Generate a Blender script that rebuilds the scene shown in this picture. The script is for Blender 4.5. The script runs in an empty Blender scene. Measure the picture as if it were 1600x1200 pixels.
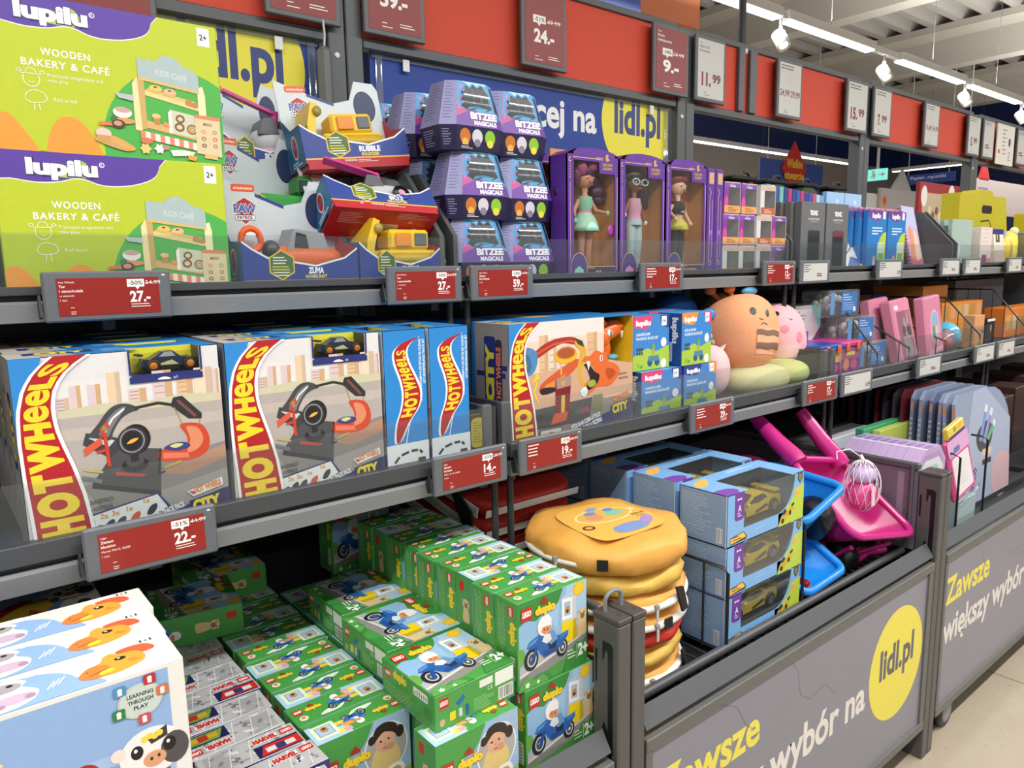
import bpy, math, random
from math import sin, cos, pi, radians as R_
from mathutils import Vector as V, Matrix

random.seed(7)
SC = bpy.context.scene
COL = SC.collection

# ------------------------------------------------------------------ camera
EYE = V((0.0, 0.0, 1.62))
ROT = Matrix(((0.77516187, 0.11150323, -0.62184493),
              (-0.63151567, 0.10923694, -0.76762963),
              (-0.01766475, 0.98774203, 0.15509234)))
# camera columns: right, up, back (world axes of the shop: x along the shelves, y into them)
cam = bpy.data.cameras.new('camera'); cam.sensor_width = 36.0; cam.lens = 1160.0 / 1600.0 * 36.0
cam.clip_start = 0.02; cam.clip_end = 200
camo = bpy.data.objects.new('camera', cam); COL.objects.link(camo)
camo.matrix_world = Matrix.Translation(EYE) @ ROT.to_4x4()
SC.camera = camo

# ------------------------------------------------------------------ light
SC.view_settings.view_transform = 'Standard'
SC.view_settings.look = 'None'
SC.view_settings.gamma = 1.0
SC.view_settings.use_curve_mapping = False
SC.view_settings.exposure = 0.0
w = bpy.data.worlds.new('store_air'); SC.world = w; w.use_nodes = True
w.node_tree.nodes['Background'].inputs[0].default_value = (1.0, 0.985, 0.96, 1)
w.node_tree.nodes['Background'].inputs[1].default_value = 0.25

def strip_light(name, loc, lx, ly, energy, rotz=0.0):
    l = bpy.data.lights.new(name, 'AREA'); l.shape = 'RECTANGLE'; l.size = lx; l.size_y = ly
    l.energy = energy; l.color = (1.0, 0.975, 0.94); l.spread = R_(170)
    o = bpy.data.objects.new(name, l); COL.objects.link(o); o.location = loc; o.rotation_euler = (0, 0, rotz)
    return o
LED_Y = -0.22
strip_light('ceiling_led_and_fill_light', (4.0, LED_Y, 3.26), 16.0, 0.10, 385)
strip_light('ceiling_led_and_fill_light', (6.0, 3.05, 3.24), 16.0, 0.10, 170)
strip_light('ceiling_led_and_fill_light', (4.0, -3.5, 3.26), 16.0, 0.10, 265)
strip_light('ceiling_led_and_fill_light', (8.0, 6.6, 3.24), 18.0, 0.10, 130)

for yy in (LED_Y, 3.05):                       # added upward fill above the lamps, brightens the roof in place of floor bounce
    o = strip_light('ceiling_led_and_fill_light', (5.0, yy, 3.40), 18.0, 0.10, 330); o.rotation_euler = (pi, 0, 0)

# ------------------------------------------------------------------ materials
_M = {}
def _lin(c):
    c = c / 255.0
    return c / 12.92 if c <= 0.04045 else ((c + 0.055) / 1.055) ** 2.4
def hexc(h):
    h = h.lstrip('#')
    return tuple(_lin(int(h[i:i + 2], 16)) for i in (0, 2, 4)) + (1.0,)
def mat(h, rough=0.42, metal=0.0, grain=0.05, scale=90.0, emit=0.0, bump=0.0, spec=0.5):
    """opaque procedural surface: colour with a fine noise grain, optional bump"""
    key = (h, rough, metal, grain, scale, emit, bump, spec)
    if key in _M: return _M[key]
    m = bpy.data.materials.new('surface_' + h.lstrip('#')); m.use_nodes = True
    nt = m.node_tree; b = nt.nodes['Principled BSDF']
    col = hexc(h)
    b.inputs['Roughness'].default_value = rough
    b.inputs['Metallic'].default_value = metal
    b.inputs['Specular IOR Level'].default_value = spec
    if grain > 0 or bump > 0:
        tc = nt.nodes.new('ShaderNodeTexCoord'); no = nt.nodes.new('ShaderNodeTexNoise')
        no.inputs['Scale'].default_value = scale; no.inputs['Detail'].default_value = 2.0
        nt.links.new(tc.outputs['Object'], no.inputs['Vector'])
    if grain > 0:
        mx = nt.nodes.new('ShaderNodeMix'); mx.data_type = 'RGBA'
        mx.inputs[6].default_value = tuple(c * (1 - grain) for c in col[:3]) + (1,)
        mx.inputs[7].default_value = tuple(min(1, c * (1 + grain)) for c in col[:3]) + (1,)
        nt.links.new(no.outputs['Fac'], mx.inputs[0]); nt.links.new(mx.outputs[2], b.inputs['Base Color'])
    else:
        b.inputs['Base Color'].default_value = col
    if bump > 0:
        bp = nt.nodes.new('ShaderNodeBump'); bp.inputs['Strength'].default_value = bump
        bp.inputs['Distance'].default_value = 0.004
        nt.links.new(no.outputs['Fac'], bp.inputs['Height']); nt.links.new(bp.outputs['Normal'], b.inputs['Normal'])
    if emit > 0:
        b.inputs['Emission Color'].default_value = col; b.inputs['Emission Strength'].default_value = emit
    _M[key] = m
    return m
def clear(tint='#ffffff', fac=0.08, rough=0.05, haze=0.0):
    """thin see-through plastic: transparent with a facing-dependent gloss and a little haze"""
    key = ('clear', tint, fac, rough, haze)
    if key in _M: return _M[key]
    m = bpy.data.materials.new('clear_plastic'); m.use_nodes = True
    nt = m.node_tree; nt.nodes.remove(nt.nodes['Principled BSDF'])
    out = nt.nodes['Material Output']
    tr = nt.nodes.new('ShaderNodeBsdfTransparent'); tr.inputs[0].default_value = hexc(tint)
    gl = nt.nodes.new('ShaderNodeBsdfGlossy'); gl.inputs['Roughness'].default_value = rough
    lw = nt.nodes.new('ShaderNodeLayerWeight'); lw.inputs['Blend'].default_value = 0.25
    ml = nt.nodes.new('ShaderNodeMath'); ml.operation = 'MULTIPLY_ADD'
    ml.inputs[1].default_value = 0.16; ml.inputs[2].default_value = fac
    nt.links.new(lw.outputs['Fresnel'], ml.inputs[0])
    mx = nt.nodes.new('ShaderNodeMixShader')
    nt.links.new(ml.outputs[0], mx.inputs[0])
    base = tr.outputs[0]
    if haze > 0:
        df = nt.nodes.new('ShaderNodeBsdfDiffuse'); df.inputs[0].default_value = (0.8, 0.82, 0.85, 1)
        m2 = nt.nodes.new('ShaderNodeMixShader'); m2.inputs[0].default_value = haze
        nt.links.new(tr.outputs[0], m2.inputs[1]); nt.links.new(df.outputs[0], m2.inputs[2]); base = m2.outputs[0]
    nt.links.new(base, mx.inputs[1]); nt.links.new(gl.outputs[0], mx.inputs[2])
    nt.links.new(mx.outputs[0], out.inputs[0])
    _M[key] = m
    return m
def glow(h, s):
    return mat(h, emit=s, grain=0)
# ------------------------------------------------------------------ mesh helpers
class MB:
    """collects shapes and links them as ONE mesh object"""
    def __init__(self):
        self.v = []; self.f = []; self.fm = []; self.fs = []; self.mats = []
    def mi(self, m):
        if isinstance(m, str): m = mat(m)
        if m not in self.mats: self.mats.append(m)
        return self.mats.index(m)
    def add(self, vs, fs, m, smooth=False):
        o = len(self.v); k = self.mi(m)
        self.v += [tuple(p) for p in vs]
        for f in fs:
            self.f.append([o + i for i in f]); self.fm.append(k); self.fs.append(smooth)
    def box(self, a, b, m, faces=None):
        """axis box a..b; faces: {'-y': mat,...} overrides"""
        x0, y0, z0 = a; x1, y1, z1 = b
        vs = [(x0, y0, z0), (x1, y0, z0), (x1, y1, z0), (x0, y1, z0), (x0, y0, z1), (x1, y0, z1), (x1, y1, z1), (x0, y1, z1)]
        fd = {'-z': (3, 2, 1, 0), '+z': (4, 5, 6, 7), '-y': (0, 1, 5, 4), '+y': (2, 3, 7, 6), '-x': (3, 0, 4, 7), '+x': (1, 2, 6, 5)}
        for k, f in fd.items():
            self.add([vs[i] for i in f], [(0, 1, 2, 3)], (faces or {}).get(k, m))
    def cbox(self, a, b, m, c=0.0015, faces=None):
        """box with chamfered edges"""
        x = (a[0], b[0]); y = (a[1], b[1]); z = (a[2], b[2])
        def P(i, j, k, ax):
            q = [x[i] + (c if i == 0 else -c), y[j] + (c if j == 0 else -c), z[k] + (c if k == 0 else -c)]
            q[ax] = (x, y, z)[ax][(i, j, k)[ax]]
            return tuple(q)
        fc = faces or {}
        for ax, nm in ((0, 'x'), (1, 'y'), (2, 'z')):
            for s in (0, 1):
                ids = [(0, 0), (1, 0), (1, 1), (0, 1)]
                quad = []
                for p, q in ids:
                    t = [0, 0, 0]; t[ax] = s; t[(ax + 1) % 3] = p; t[(ax + 2) % 3] = q
                    quad.append(P(*t, ax))
                if s == 0: quad.reverse()
                self.add(quad, [(0, 1, 2, 3)], fc.get('-+'[s] + nm, m))
        for ax in range(3):          # edge chamfers
            b1, b2 = (ax + 1) % 3, (ax + 2) % 3
            for p in (0, 1):
                for q in (0, 1):
                    t0 = [0, 0, 0]; t1 = [0, 0, 0]; t1[ax] = 1
                    for t in (t0, t1): t[b1] = p; t[b2] = q
                    quad = [P(*t0, b1), P(*t1, b1), P(*t1, b2), P(*t0, b2)]
                    if p != q: quad.reverse()
                    self.add(quad, [(0, 1, 2, 3)], m)
        for i in (0, 1):
            for j in (0, 1):
                for k in (0, 1):
                    tri = [P(i, j, k, 0), P(i, j, k, 1), P(i, j, k, 2)]
                    if (i + j + k) % 2 == 0: tri.reverse()
                    self.add(tri, [(0, 1, 2)], m)
    def prism(self, pts, d, m, side=None):
        """closed polygon pts (3D, planar) extruded by vector d"""
        n = len(pts); d = V(d); A = [V(p) for p in pts]; B = [p + d for p in A]
        self.add(A, [tuple(range(n))[::-1]], m); self.add(B, [tuple(range(n))], m)
        for i in range(n):
            j = (i + 1) % n
            self.add([A[i], A[j], B[j], B[i]], [(0, 1, 2, 3)], side or m)
    def tube(self, pts, r, m, n=8, closed=False, cap=True):
        pts = [V(p) for p in pts]; N = len(pts); rings = []
        up = V((0.13, 0.21, 0.97)).normalized()
        for i, p in enumerate(pts):
            a = pts[(i - 1) % N] if (closed or i > 0) else p
            b = pts[(i + 1) % N] if (closed or i < N - 1) else p
            t = (b - a).normalized()
            e1 = t.cross(up)
            if e1.length < 1e-3: e1 = t.cross(V((1, 0, 0)))
            e1.normalize(); e2 = t.cross(e1)
            rr = r[i] if isinstance(r, (list, tuple)) else r
            rings.append([p + e1 * rr * cos(2 * pi * k / n) + e2 * rr * sin(2 * pi * k / n) for k in range(n)])
        vs = [q for rg in rings for q in rg]; fs = []
        L = N if closed else N - 1
        for i in range(L):
            for k in range(n):
                j = (i + 1) % N; k2 = (k + 1) % n
                fs.append((i * n + k, i * n + k2, j * n + k2, j * n + k))
        self.add(vs, fs, m, True)
        if cap and not closed:
            self.add(rings[0], [tuple(range(n))], m); self.add(rings[-1], [tuple(range(n))[::-1]], m)
    def rod(self, a, b, r, m, n=8): self.tube([a, b], r, m, n)
    def bar(self, a, b, w, h, m, up=(0, 0, 1)):
        """rectangular bar from a to b, w sideways and h along up"""
        a, b = V(a), V(b); t = (b - a).normalized(); s = t.cross(V(up)).normalized(); u = s.cross(t)
        P = [a + s * x + u * y for x, y in ((-w / 2, -h / 2), (w / 2, -h / 2), (w / 2, h / 2), (-w / 2, h / 2))]
        self.prism(P, b - a, m)
    def lathe(self, prof, c, ax, m, n=24, smooth=True):
        """profile (r, h) turned about axis ax through c"""
        c = V(c); ax = V(ax).normalized()
        e1 = ax.cross(V((0, 0, 1)));
        if e1.length < 1e-3: e1 = V((1, 0, 0))
        e1.normalize(); e2 = ax.cross(e1)
        vs = []; fs = []
        for r, h in prof:
            for k in range(n):
                a = 2 * pi * k / n
                vs.append(c + ax * h + (e1 * cos(a) + e2 * sin(a)) * r)
        for i in range(len(prof) - 1):
            for k in range(n):
                k2 = (k + 1) % n
                fs.append((i * n + k, i * n + k2, (i + 1) * n + k2, (i + 1) * n + k))
        self.add(vs, fs, m, smooth)
    def blob(self, c, r, m, rot=None, n=20, pw=2.0, fn=None):
        """super-ellipsoid; rot = 3x3; fn(dir)->scale"""
        c = V(c); vs = []; fs = []; nn = n; h = n // 2
        def sp(t): return math.copysign(abs(t) ** (2.0 / pw), t)
        for i in range(h + 1):
            th = -pi / 2 + pi * i / h
            for k in range(nn):
                ph = 2 * pi * k / nn
                d = V((sp(cos(th)) * sp(cos(ph)), sp(cos(th)) * sp(sin(ph)), sp(sin(th))))
                s = fn(d) if fn else 1.0
                p = V((d.x * r[0] * s, d.y * r[1] * s, d.z * r[2] * s))
                vs.append(c + (rot @ p if rot else p))
        for i in range(h):
            for k in range(nn):
                k2 = (k + 1) % nn
                fs.append((i * nn + k, i * nn + k2, (i + 1) * nn + k2, (i + 1) * nn + k))
        self.add(vs, fs, m, True)
    def build(self, name, parent=None, M=None):
        me = bpy.data.meshes.new(name)
        vs = self.v if M is None else [tuple(M @ V(p)) for p in self.v]
        me.from_pydata(vs, [], self.f)
        for m in self.mats: me.materials.append(m)
        me.polygons.foreach_set('material_index', self.fm)
        me.polygons.foreach_set('use_smooth', self.fs)
        me.update()
        o = bpy.data.objects.new(name, me); COL.objects.link(o)
        if parent is not None: o.parent = parent
        return o

# ------------------------------------------------------------------ scene graph helpers
def tag(o, label=None, cat=None, group=None, kind=None):
    if label: o['label'] = label
    if cat: o['category'] = cat
    if group: o['group'] = group
    if kind: o['kind'] = kind
    return o
def thing(name, label, cat, loc=(0, 0, 0), rotz=0.0, group=None, rot=None):
    o = bpy.data.objects.new(name, None); o.empty_display_size = 0.05; COL.objects.link(o)
    o.location = loc; o.rotation_euler = rot or (0, 0, rotz)
    return tag(o, label, cat, group)
def single(name, mb, label, cat, group=None, loc=(0, 0, 0), rotz=0.0, rot=None):
    o = mb.build(name); o.location = loc; o.rotation_euler = rot or (0, 0, rotz)
    return tag(o, label, cat, group)
def struct(name, mb, parent=None):
    o = mb.build(name, parent)
    if parent is None: o['kind'] = 'structure'
    return o
_kids = {}
def dup(root, loc, rotz=None, label=None, group=None, rot=None, scale=None):
    """a copy of a thing with copies of its parts and sub-parts"""
    r = root.copy(); COL.objects.link(r); r.location = loc
    if rot is not None: r.rotation_euler = rot
    elif rotz is not None: r.rotation_euler = (0, 0, rotz)
    if scale is not None: r.scale = scale
    if label: r['label'] = label
    if group: r['group'] = group
    for ch in list(root.children):
        c = ch.copy(); COL.objects.link(c); c.parent = r
        for g in list(ch.children):
            d = g.copy(); COL.objects.link(d); d.parent = c
    return r

# ------------------------------------------------------------------ lettering and print
_G = {}
def glyphs(s, bold=0.0, shear=0.0, spacing=1.0):
    key = (s, bold, shear, spacing)
    if key in _G: return _G[key]
    if 'ę' in s:                                  # the tail of this letter is added by hand so that it stays clean when bold
        vs, fs = glyphs(s.replace('ę', 'e'), bold, shear, spacing); vs, fs = list(vs), list(fs)
        xr = max(p[0] for p in glyphs(s[:s.index('ę')] + 'e', bold, shear, spacing)[0]); o = len(vs)
        vs += [(xr - 0.20, 0.01), (xr - 0.06, 0.03), (xr - 0.15, -0.08), (xr - 0.13, -0.13), (xr - 0.03, -0.12), (xr - 0.04, -0.19), (xr - 0.17, -0.20), (xr - 0.25, -0.13)]
        fs += [(o, o + 7, o + 2, o + 1), (o + 7, o + 6, o + 3, o + 2), (o + 6, o + 5, o + 4, o + 3)]
        _G[key] = (vs, fs); return _G[key]
    cu = bpy.data.curves.new('lettering', 'FONT'); cu.body = s; cu.offset = bold; cu.shear = shear
    cu.space_character = spacing; cu.resolution_u = 4
    ob = bpy.data.objects.new('lettering', cu)
    me = ob.to_mesh()
    vs = [(p.co.x, p.co.y) for p in me.vertices]; fs = [tuple(p.vertices) for p in me.polygons]
    ob.to_mesh_clear(); bpy.data.objects.remove(ob); bpy.data.curves.remove(cu)
    _G[key] = (vs, fs)
    return _G[key]
CAP = max(p[1] for p in glyphs('H')[0])

def smooth_loop(pts, k=6):
    """closed Catmull-Rom curve through pts"""
    n = len(pts); out = []
    for i in range(n):
        p0, p1, p2, p3 = pts[i - 1], pts[i], pts[(i + 1) % n], pts[(i + 2) % n]
        for j in range(k):
            t = j / k
            out.append(tuple(0.5 * ((2 * p1[a]) + (-p0[a] + p2[a]) * t + (2 * p0[a] - 5 * p1[a] + 4 * p2[a] - p3[a]) * t * t
                                    + (-p0[a] + 3 * p1[a] - 3 * p2[a] + p3[a]) * t ** 3) for a in (0, 1)))
    return out

class Art:
    """flat print on a face: o lower-left corner, U and V the full width and height vectors, W x H drawing units"""
    def __init__(self, mb, o, U, Vv, W=100.0, H=100.0, eps=3e-5):
        self.mb = mb; self.o = V(o); self.u = V(U) / W; self.v = V(Vv) / H
        self.W = W; self.H = H; self.n = self.u.cross(self.v).normalized(); self.l = 1; self.eps = eps
    def P(self, x, y): return self.o + self.u * x + self.v * y + self.n * (self.l * self.eps)
    def poly(self, pts, m, clip=True):
        if clip: pts = self.clip(pts)
        if len(pts) < 3: return
        a = sum(pts[i - 1][0] * pts[i][1] - pts[i][0] * pts[i - 1][1] for i in range(len(pts)))
        if a < 0: pts = pts[::-1]
        self.mb.add([self.P(*p) for p in pts], [tuple(range(len(pts)))], m); self.l += 1
    def clip(self, pts):
        for ax, lim, sg in ((0, 0, 1), (0, self.W, -1), (1, 0, 1), (1, self.H, -1)):
            out = []
            for i in range(len(pts)):
                a, b = pts[i - 1], pts[i]
                da, db = (a[ax] - lim) * sg, (b[ax] - lim) * sg
                if (da >= 0) != (db >= 0):
                    t = da / (da - db); out.append((a[0] + (b[0] - a[0]) * t, a[1] + (b[1] - a[1]) * t))
                if db >= 0: out.append(b)
            pts = out
            if not pts: break
        return pts
    def rect(self, x, y, w, h, m): self.poly([(x, y), (x + w, y), (x + w, y + h), (x, y + h)], m)
    def rr(self, x, y, w, h, r, m, n=4):
        pts = []
        for cx, cy, a0 in ((x + w - r, y + r, -90), (x + w - r, y + h - r, 0), (x + r, y + h - r, 90), (x + r, y + r, 180)):
            for i in range(n + 1):
                a = R_(a0 + 90 * i / n); pts.append((cx + r * cos(a), cy + r * sin(a)))
        self.poly(pts, m)
    def ell(self, cx, cy, rx, ry, m, n=20, rot=0.0):
        c, s = cos(R_(rot)), sin(R_(rot))
        self.poly([(cx + rx * cos(t) * c - ry * sin(t) * s, cy + rx * cos(t) * s + ry * sin(t) * c)
                   for t in (2 * pi * i / n for i in range(n))], m)
    def ring(self, cx, cy, rx, ry, th, m, n=20, a0=0, a1=360):
        vs = []; fs = []
        for i in range(n + 1):
            t = R_(a0 + (a1 - a0) * i / n)
            vs += [self.P(cx + rx * cos(t), cy + ry * sin(t)), self.P(cx + (rx - th) * cos(t), cy + (ry - th) * sin(t))]
        for i in range(n): fs.append((2 * i, 2 * i + 2, 2 * i + 3, 2 * i + 1))
        self.mb.add(vs, fs, m); self.l += 1
    def star(self, cx, cy, r1, r2, k, m):
        self.poly([(cx + (r1 if i % 2 == 0 else r2) * cos(pi * i / k), cy + (r1 if i % 2 == 0 else r2) * sin(pi * i / k)) for i in range(2 * k)], m)
    def cloud(self, pts, m, k=6): self.poly(smooth_loop(pts, k), m)
    def line(self, pts, w, m):
        for (x0, y0), (x1, y1) in zip(pts, pts[1:]):
            dx, dy = x1 - x0, y1 - y0; L = math.hypot(dx, dy) or 1; nx, ny = -dy / L * w / 2, dx / L * w / 2
            self.poly([(x0 + nx, y0 + ny), (x1 + nx, y1 + ny), (x1 - nx, y1 - ny), (x0 - nx, y0 - ny)], m)
            self.l -= 1
        self.l += 1
    def text(self, s, x, y, h, m, w=None, al='l', rot=0.0, bold=0.0, shear=0.0, spacing=1.0):
        vs, fs = glyphs(s, bold, shear, spacing)
        if not vs: return
        x0 = min(p[0] for p in vs); x1 = max(p[0] for p in vs)
        ky = h / CAP; kx = ky if w is None else w / max(1e-6, x1 - x0)
        ww = (x1 - x0) * kx; dx = {'l': 0, 'c': -ww / 2, 'r': -ww}[al]
        c, sn = cos(R_(rot)), sin(R_(rot))
        P = []
        for px, py in vs:
            a = (px - x0) * kx + dx; b = py * ky
            P.append(self.P(x + a * c - b * sn, y + a * sn + b * c))
        self.mb.add(P, fs, m); self.l += 1
    def quad(self, s, q, m, bold=0.03):
        """one string warped into the quad q = (ll, lr, ur, ul)"""
        vs, fs = glyphs(s, bold)
        x0 = min(p[0] for p in vs); x1 = max(p[0] for p in vs); y0 = min(p[1] for p in vs); y1 = max(p[1] for p in vs)
        P = []
        for px, py in vs:
            a = (px - x0) / (x1 - x0); b = (py - y0) / (y1 - y0)
            P.append(self.P(*[(q[0][i] * (1 - a) + q[1][i] * a) * (1 - b) + (q[3][i] * (1 - a) + q[2][i] * a) * b for i in (0, 1)]))
        self.mb.add(P, fs, m); self.l += 1
    def lines(self, x, y, w, n, dy, th, m, seed=1):
        """block of print too small to read"""
        rnd = random.Random(seed)
        for i in range(n):
            self.rect(x, y - i * dy, w * rnd.uniform(0.55, 1.0), th, m); self.l -= 1
        self.l += 1
    def bars(self, x, y, w, h, m, n=16):
        rnd = random.Random(3)
        for i in range(n):
            self.rect(x + w * i / n, y, w / n * rnd.uniform(0.25, 0.8), h, m); self.l -= 1
        self.l += 1

def front_art(mb, x0, x1, y, z0, z1, W=100.0, H=None, eps=3e-5):
    """print on the face of a box that looks towards the aisle (-y)"""
    H = H or W * (z1 - z0) / (x1 - x0)
    return Art(mb, (x0, y, z0), (x1 - x0, 0, 0), (0, 0, z1 - z0), W, H, eps)
def top_art(mb, x0, x1, y0, y1, z, W=100.0, H=None, eps=3e-5):
    H = H or W * (y1 - y0) / (x1 - x0)
    return Art(mb, (x0, y0, z), (x1 - x0, 0, 0), (0, y1 - y0, 0), W, H, eps)
def left_art(mb, y0, y1, x, z0, z1, W=100.0, H=None, eps=3e-5):
    """print on the -x side: reads from the back (left) to the front (right)"""
    H = H or W * (z1 - z0) / (y1 - y0)
    return Art(mb, (x, y1, z0), (0, y0 - y1, 0), (0, 0, z1 - z0), W, H, eps)
ORD = ['first', 'second', 'third', 'fourth', 'fifth', 'sixth', 'seventh', 'eighth', 'ninth', 'tenth', 'eleventh', 'twelfth',
       'thirteenth', 'fourteenth', 'fifteenth', 'sixteenth', 'seventeenth', 'eighteenth', 'nineteenth', 'twentieth']
# ------------------------------------------------------------------ the hall
GREY = '#5b5f64'; DARK = '#3a3d42'; RAIL = '#a3a6a8'; MID = '#6d7175'; BLACK = '#17181b'
def frame_metal(h=GREY): return mat(h, rough=0.45, metal=0.25, grain=0.06, scale=220)

def floor_material():
    m = bpy.data.materials.new('beige_stone_tile'); m.use_nodes = True; nt = m.node_tree; b = nt.nodes['Principled BSDF']
    tc = nt.nodes.new('ShaderNodeTexCoord'); mp = nt.nodes.new('ShaderNodeMapping')
    mp.inputs['Location'].default_value = (0.42, 0.05, 0)
    br = nt.nodes.new('ShaderNodeTexBrick'); br.offset = 0.5
    br.inputs['Scale'].default_value = 1.0; br.inputs['Brick Width'].default_value = 0.9; br.inputs['Row Height'].default_value = 0.6
    br.inputs['Mortar Size'].default_value = 0.003
    br.inputs['Color1'].default_value = hexc('#b7aa97'); br.inputs['Color2'].default_value = hexc('#b2a592'); br.inputs['Mortar'].default_value = hexc('#6f6759')
    no = nt.nodes.new('ShaderNodeTexNoise'); no.inputs['Scale'].default_value = 4.0; no.inputs['Detail'].default_value = 6
    sp = nt.nodes.new('ShaderNodeTexNoise'); sp.inputs['Scale'].default_value = 60.0
    rp = nt.nodes.new('ShaderNodeValToRGB'); rp.color_ramp.elements[0].position = 0.66; rp.color_ramp.elements[1].position = 0.74
    mx = nt.nodes.new('ShaderNodeMix'); mx.data_type = 'RGBA'; mx.blend_type = 'MULTIPLY'; mx.inputs[0].default_value = 0.25
    m2 = nt.nodes.new('ShaderNodeMix'); m2.data_type = 'RGBA'; m2.inputs[7].default_value = hexc('#8d7f6c')
    L = nt.links.new
    L(tc.outputs['Object'], mp.inputs[0]); L(mp.outputs[0], br.inputs[0]); L(tc.outputs['Object'], no.inputs[0]); L(tc.outputs['Object'], sp.inputs[0])
    L(br.outputs[0], mx.inputs[6]); L(no.outputs[0], mx.inputs[7]); L(sp.outputs[0], rp.inputs[0]); L(rp.outputs[0], m2.inputs[0]); L(mx.outputs[2], m2.inputs[6])
    L(m2.outputs[2], b.inputs['Base Color']); b.inputs['Roughness'].default_value = 0.2
    return m
b = MB(); b.box((-8, -8, -0.1), (32, 14, 0), floor_material()); struct('floor', b)
wallm = '#b8b0a6'; navy = '#22346f'
b = MB(); b.box((-8, 8.0, 0), (18.2, 8.2, 3.66), wallm); b.box((-8, 7.98, 3.66), (18.2, 8.2, 6.2), navy); struct('wall_back', b)
b = MB(); b.box((18.0, -8, 0), (18.2, 7.98, 6.2), navy); struct('wall_right', b)
# ceiling: trapezoid steel deck on white beams
b = MB(); deck = mat('#a9a6a1', rough=0.6)
y = -6.0
while y < 8.0:
    p = [(y, 4.95), (y + 0.16, 4.95), (y + 0.2, 4.83), (y + 0.3, 4.83), (y + 0.34, 4.95)]
    for (a, za), (c, zc) in zip(p, p[1:]):
        b.add([(-8, a, za), (18, a, za), (18, c, zc), (-8, c, zc)], [(0, 1, 2, 3)], deck)
    y += 0.34
struct('ceiling', b)
for i, x in enumerate((-1.0, 2.2, 5.4, 8.6, 11.8, 15.0)):
    b = MB(); bm = mat('#b9b5ac', rough=0.6)
    b.prism([(x - 0.28, -6, 4.83), (x + 0.28, -6, 4.83), (x + 0.28, -6, 4.74), (x + 0.13, -6, 4.66), (x + 0.13, -6, 4.3), (x - 0.13, -6, 4.3), (x - 0.13, -6, 4.66), (x - 0.28, -6, 4.74)], (0, 13.9, 0), bm)
    o = struct('trim_%d' % (i + 1), b); o['label'] = 'pale concrete roof beam spanning the hall'

# LED strips and spot lamps
LAMP = mat('#d8d8d6', rough=0.4); TUBE = glow('#f2fbf4', 6.0)
def led_module(x0, x1, y, z, label, rotz=0.0):
    """strip from x0 to x1 at y, z; with rotz = 90 degrees it starts at (x0, y) and runs along y"""
    L = x1 - x0
    t = thing('led_strip_lamp', label, 'lamp', (x0, y, z), rotz, 'ceiling LED strip lamps')
    h = MB(); h.cbox((0, -0.045, 0), (L, 0.045, 0.06), LAMP, 0.004); h.build('housing', t)
    d = MB(); d.box((0.02, -0.036, -0.012), (L - 0.02, 0.036, -0.0005), TUBE); d.build('diffuser', t)
    s = MB(); s.rod((L * 0.5, 0, 0.06), (L * 0.5, 0, 1.535), 0.002, '#77777a', 6); s.build('suspension_wire', t)
    return t
segs = [(2.55, 3.95), (3.95, 4.90), (4.97, 6.25), (6.72, 8.08), (8.24, 9.64), (9.8, 11.2), (11.3, 12.7)]
names = ['first', 'second', 'third', 'fourth', 'fifth', 'sixth', 'seventh']
for (x0, x1), n in zip(segs, names):
    led_module(x0, x1, 3.05, 3.29, '%s LED strip lamp from the left in the row above the red header' % n)
def spot(x, label):
    t = thing('spot_lamp', label, 'lamp', (x, 3.05, 3.29), 0, 'white spot lamps on the LED rail')
    a = MB(); a.rod((0, 0, 0), (0, 0, -0.09), 0.012, LAMP); a.cbox((-0.238, -0.02, 0.0), (0.238, 0.02, 0.05), LAMP, 0.004); a.build('mount', t)
    c = MB(); ax = V((-0.15, -0.55, -0.82)).normalized(); o = V((0, 0.02, -0.1))
    c.lathe([(0, -0.008), (0.044, -0.008), (0.048, 0.0), (0.048, 0.115), (0.043, 0.115), (0.04, 0.105), (0, 0.10)], o, ax, mat('#e2e1de', rough=0.4), 20); c.build('lamp_head', t)
    g = MB(); g.lathe([(0, 0.104), (0.038, 0.104)], o, ax, glow('#fff6e0', 5.0), 20, False); g.build('lens', t)
for x, n in ((4.93, 'nearest spot of the row, over the hanging rod'), (6.48, 'second spot along the rail'), (8.16, 'third spot along the rail'), (9.72, 'fourth spot, at the right edge')):
    spot(x, 'white spot lamp under the LED rail, ' + n)
led_module(1.0, 7.2, 6.6, 3.29, 'long LED strip lamp seen low behind the blue banners')
led_module(7.3, 13.3, 6.6, 3.29, 'long LED strip lamp behind the header, above the grand opening sign')
led_module(14.85, 16.15, 5.42, 3.29, 'far LED strip lamp between the two right header posts', pi / 2)
led_module(14.87, 15.13, 5.10, 3.29, 'short end of a far LED strip lamp right of the far header post', pi / 2)
# the lamps over our own aisle (outside the frame) are the same strips
b = MB(); b.cbox((-4, LED_Y - 0.05, 3.29), (12, LED_Y + 0.05, 3.35), LAMP, 0.004); tag(b.build('led_strip_lamp'), 'long white LED strip lamp housing over the aisle in front of the shelves', 'lamp')

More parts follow.
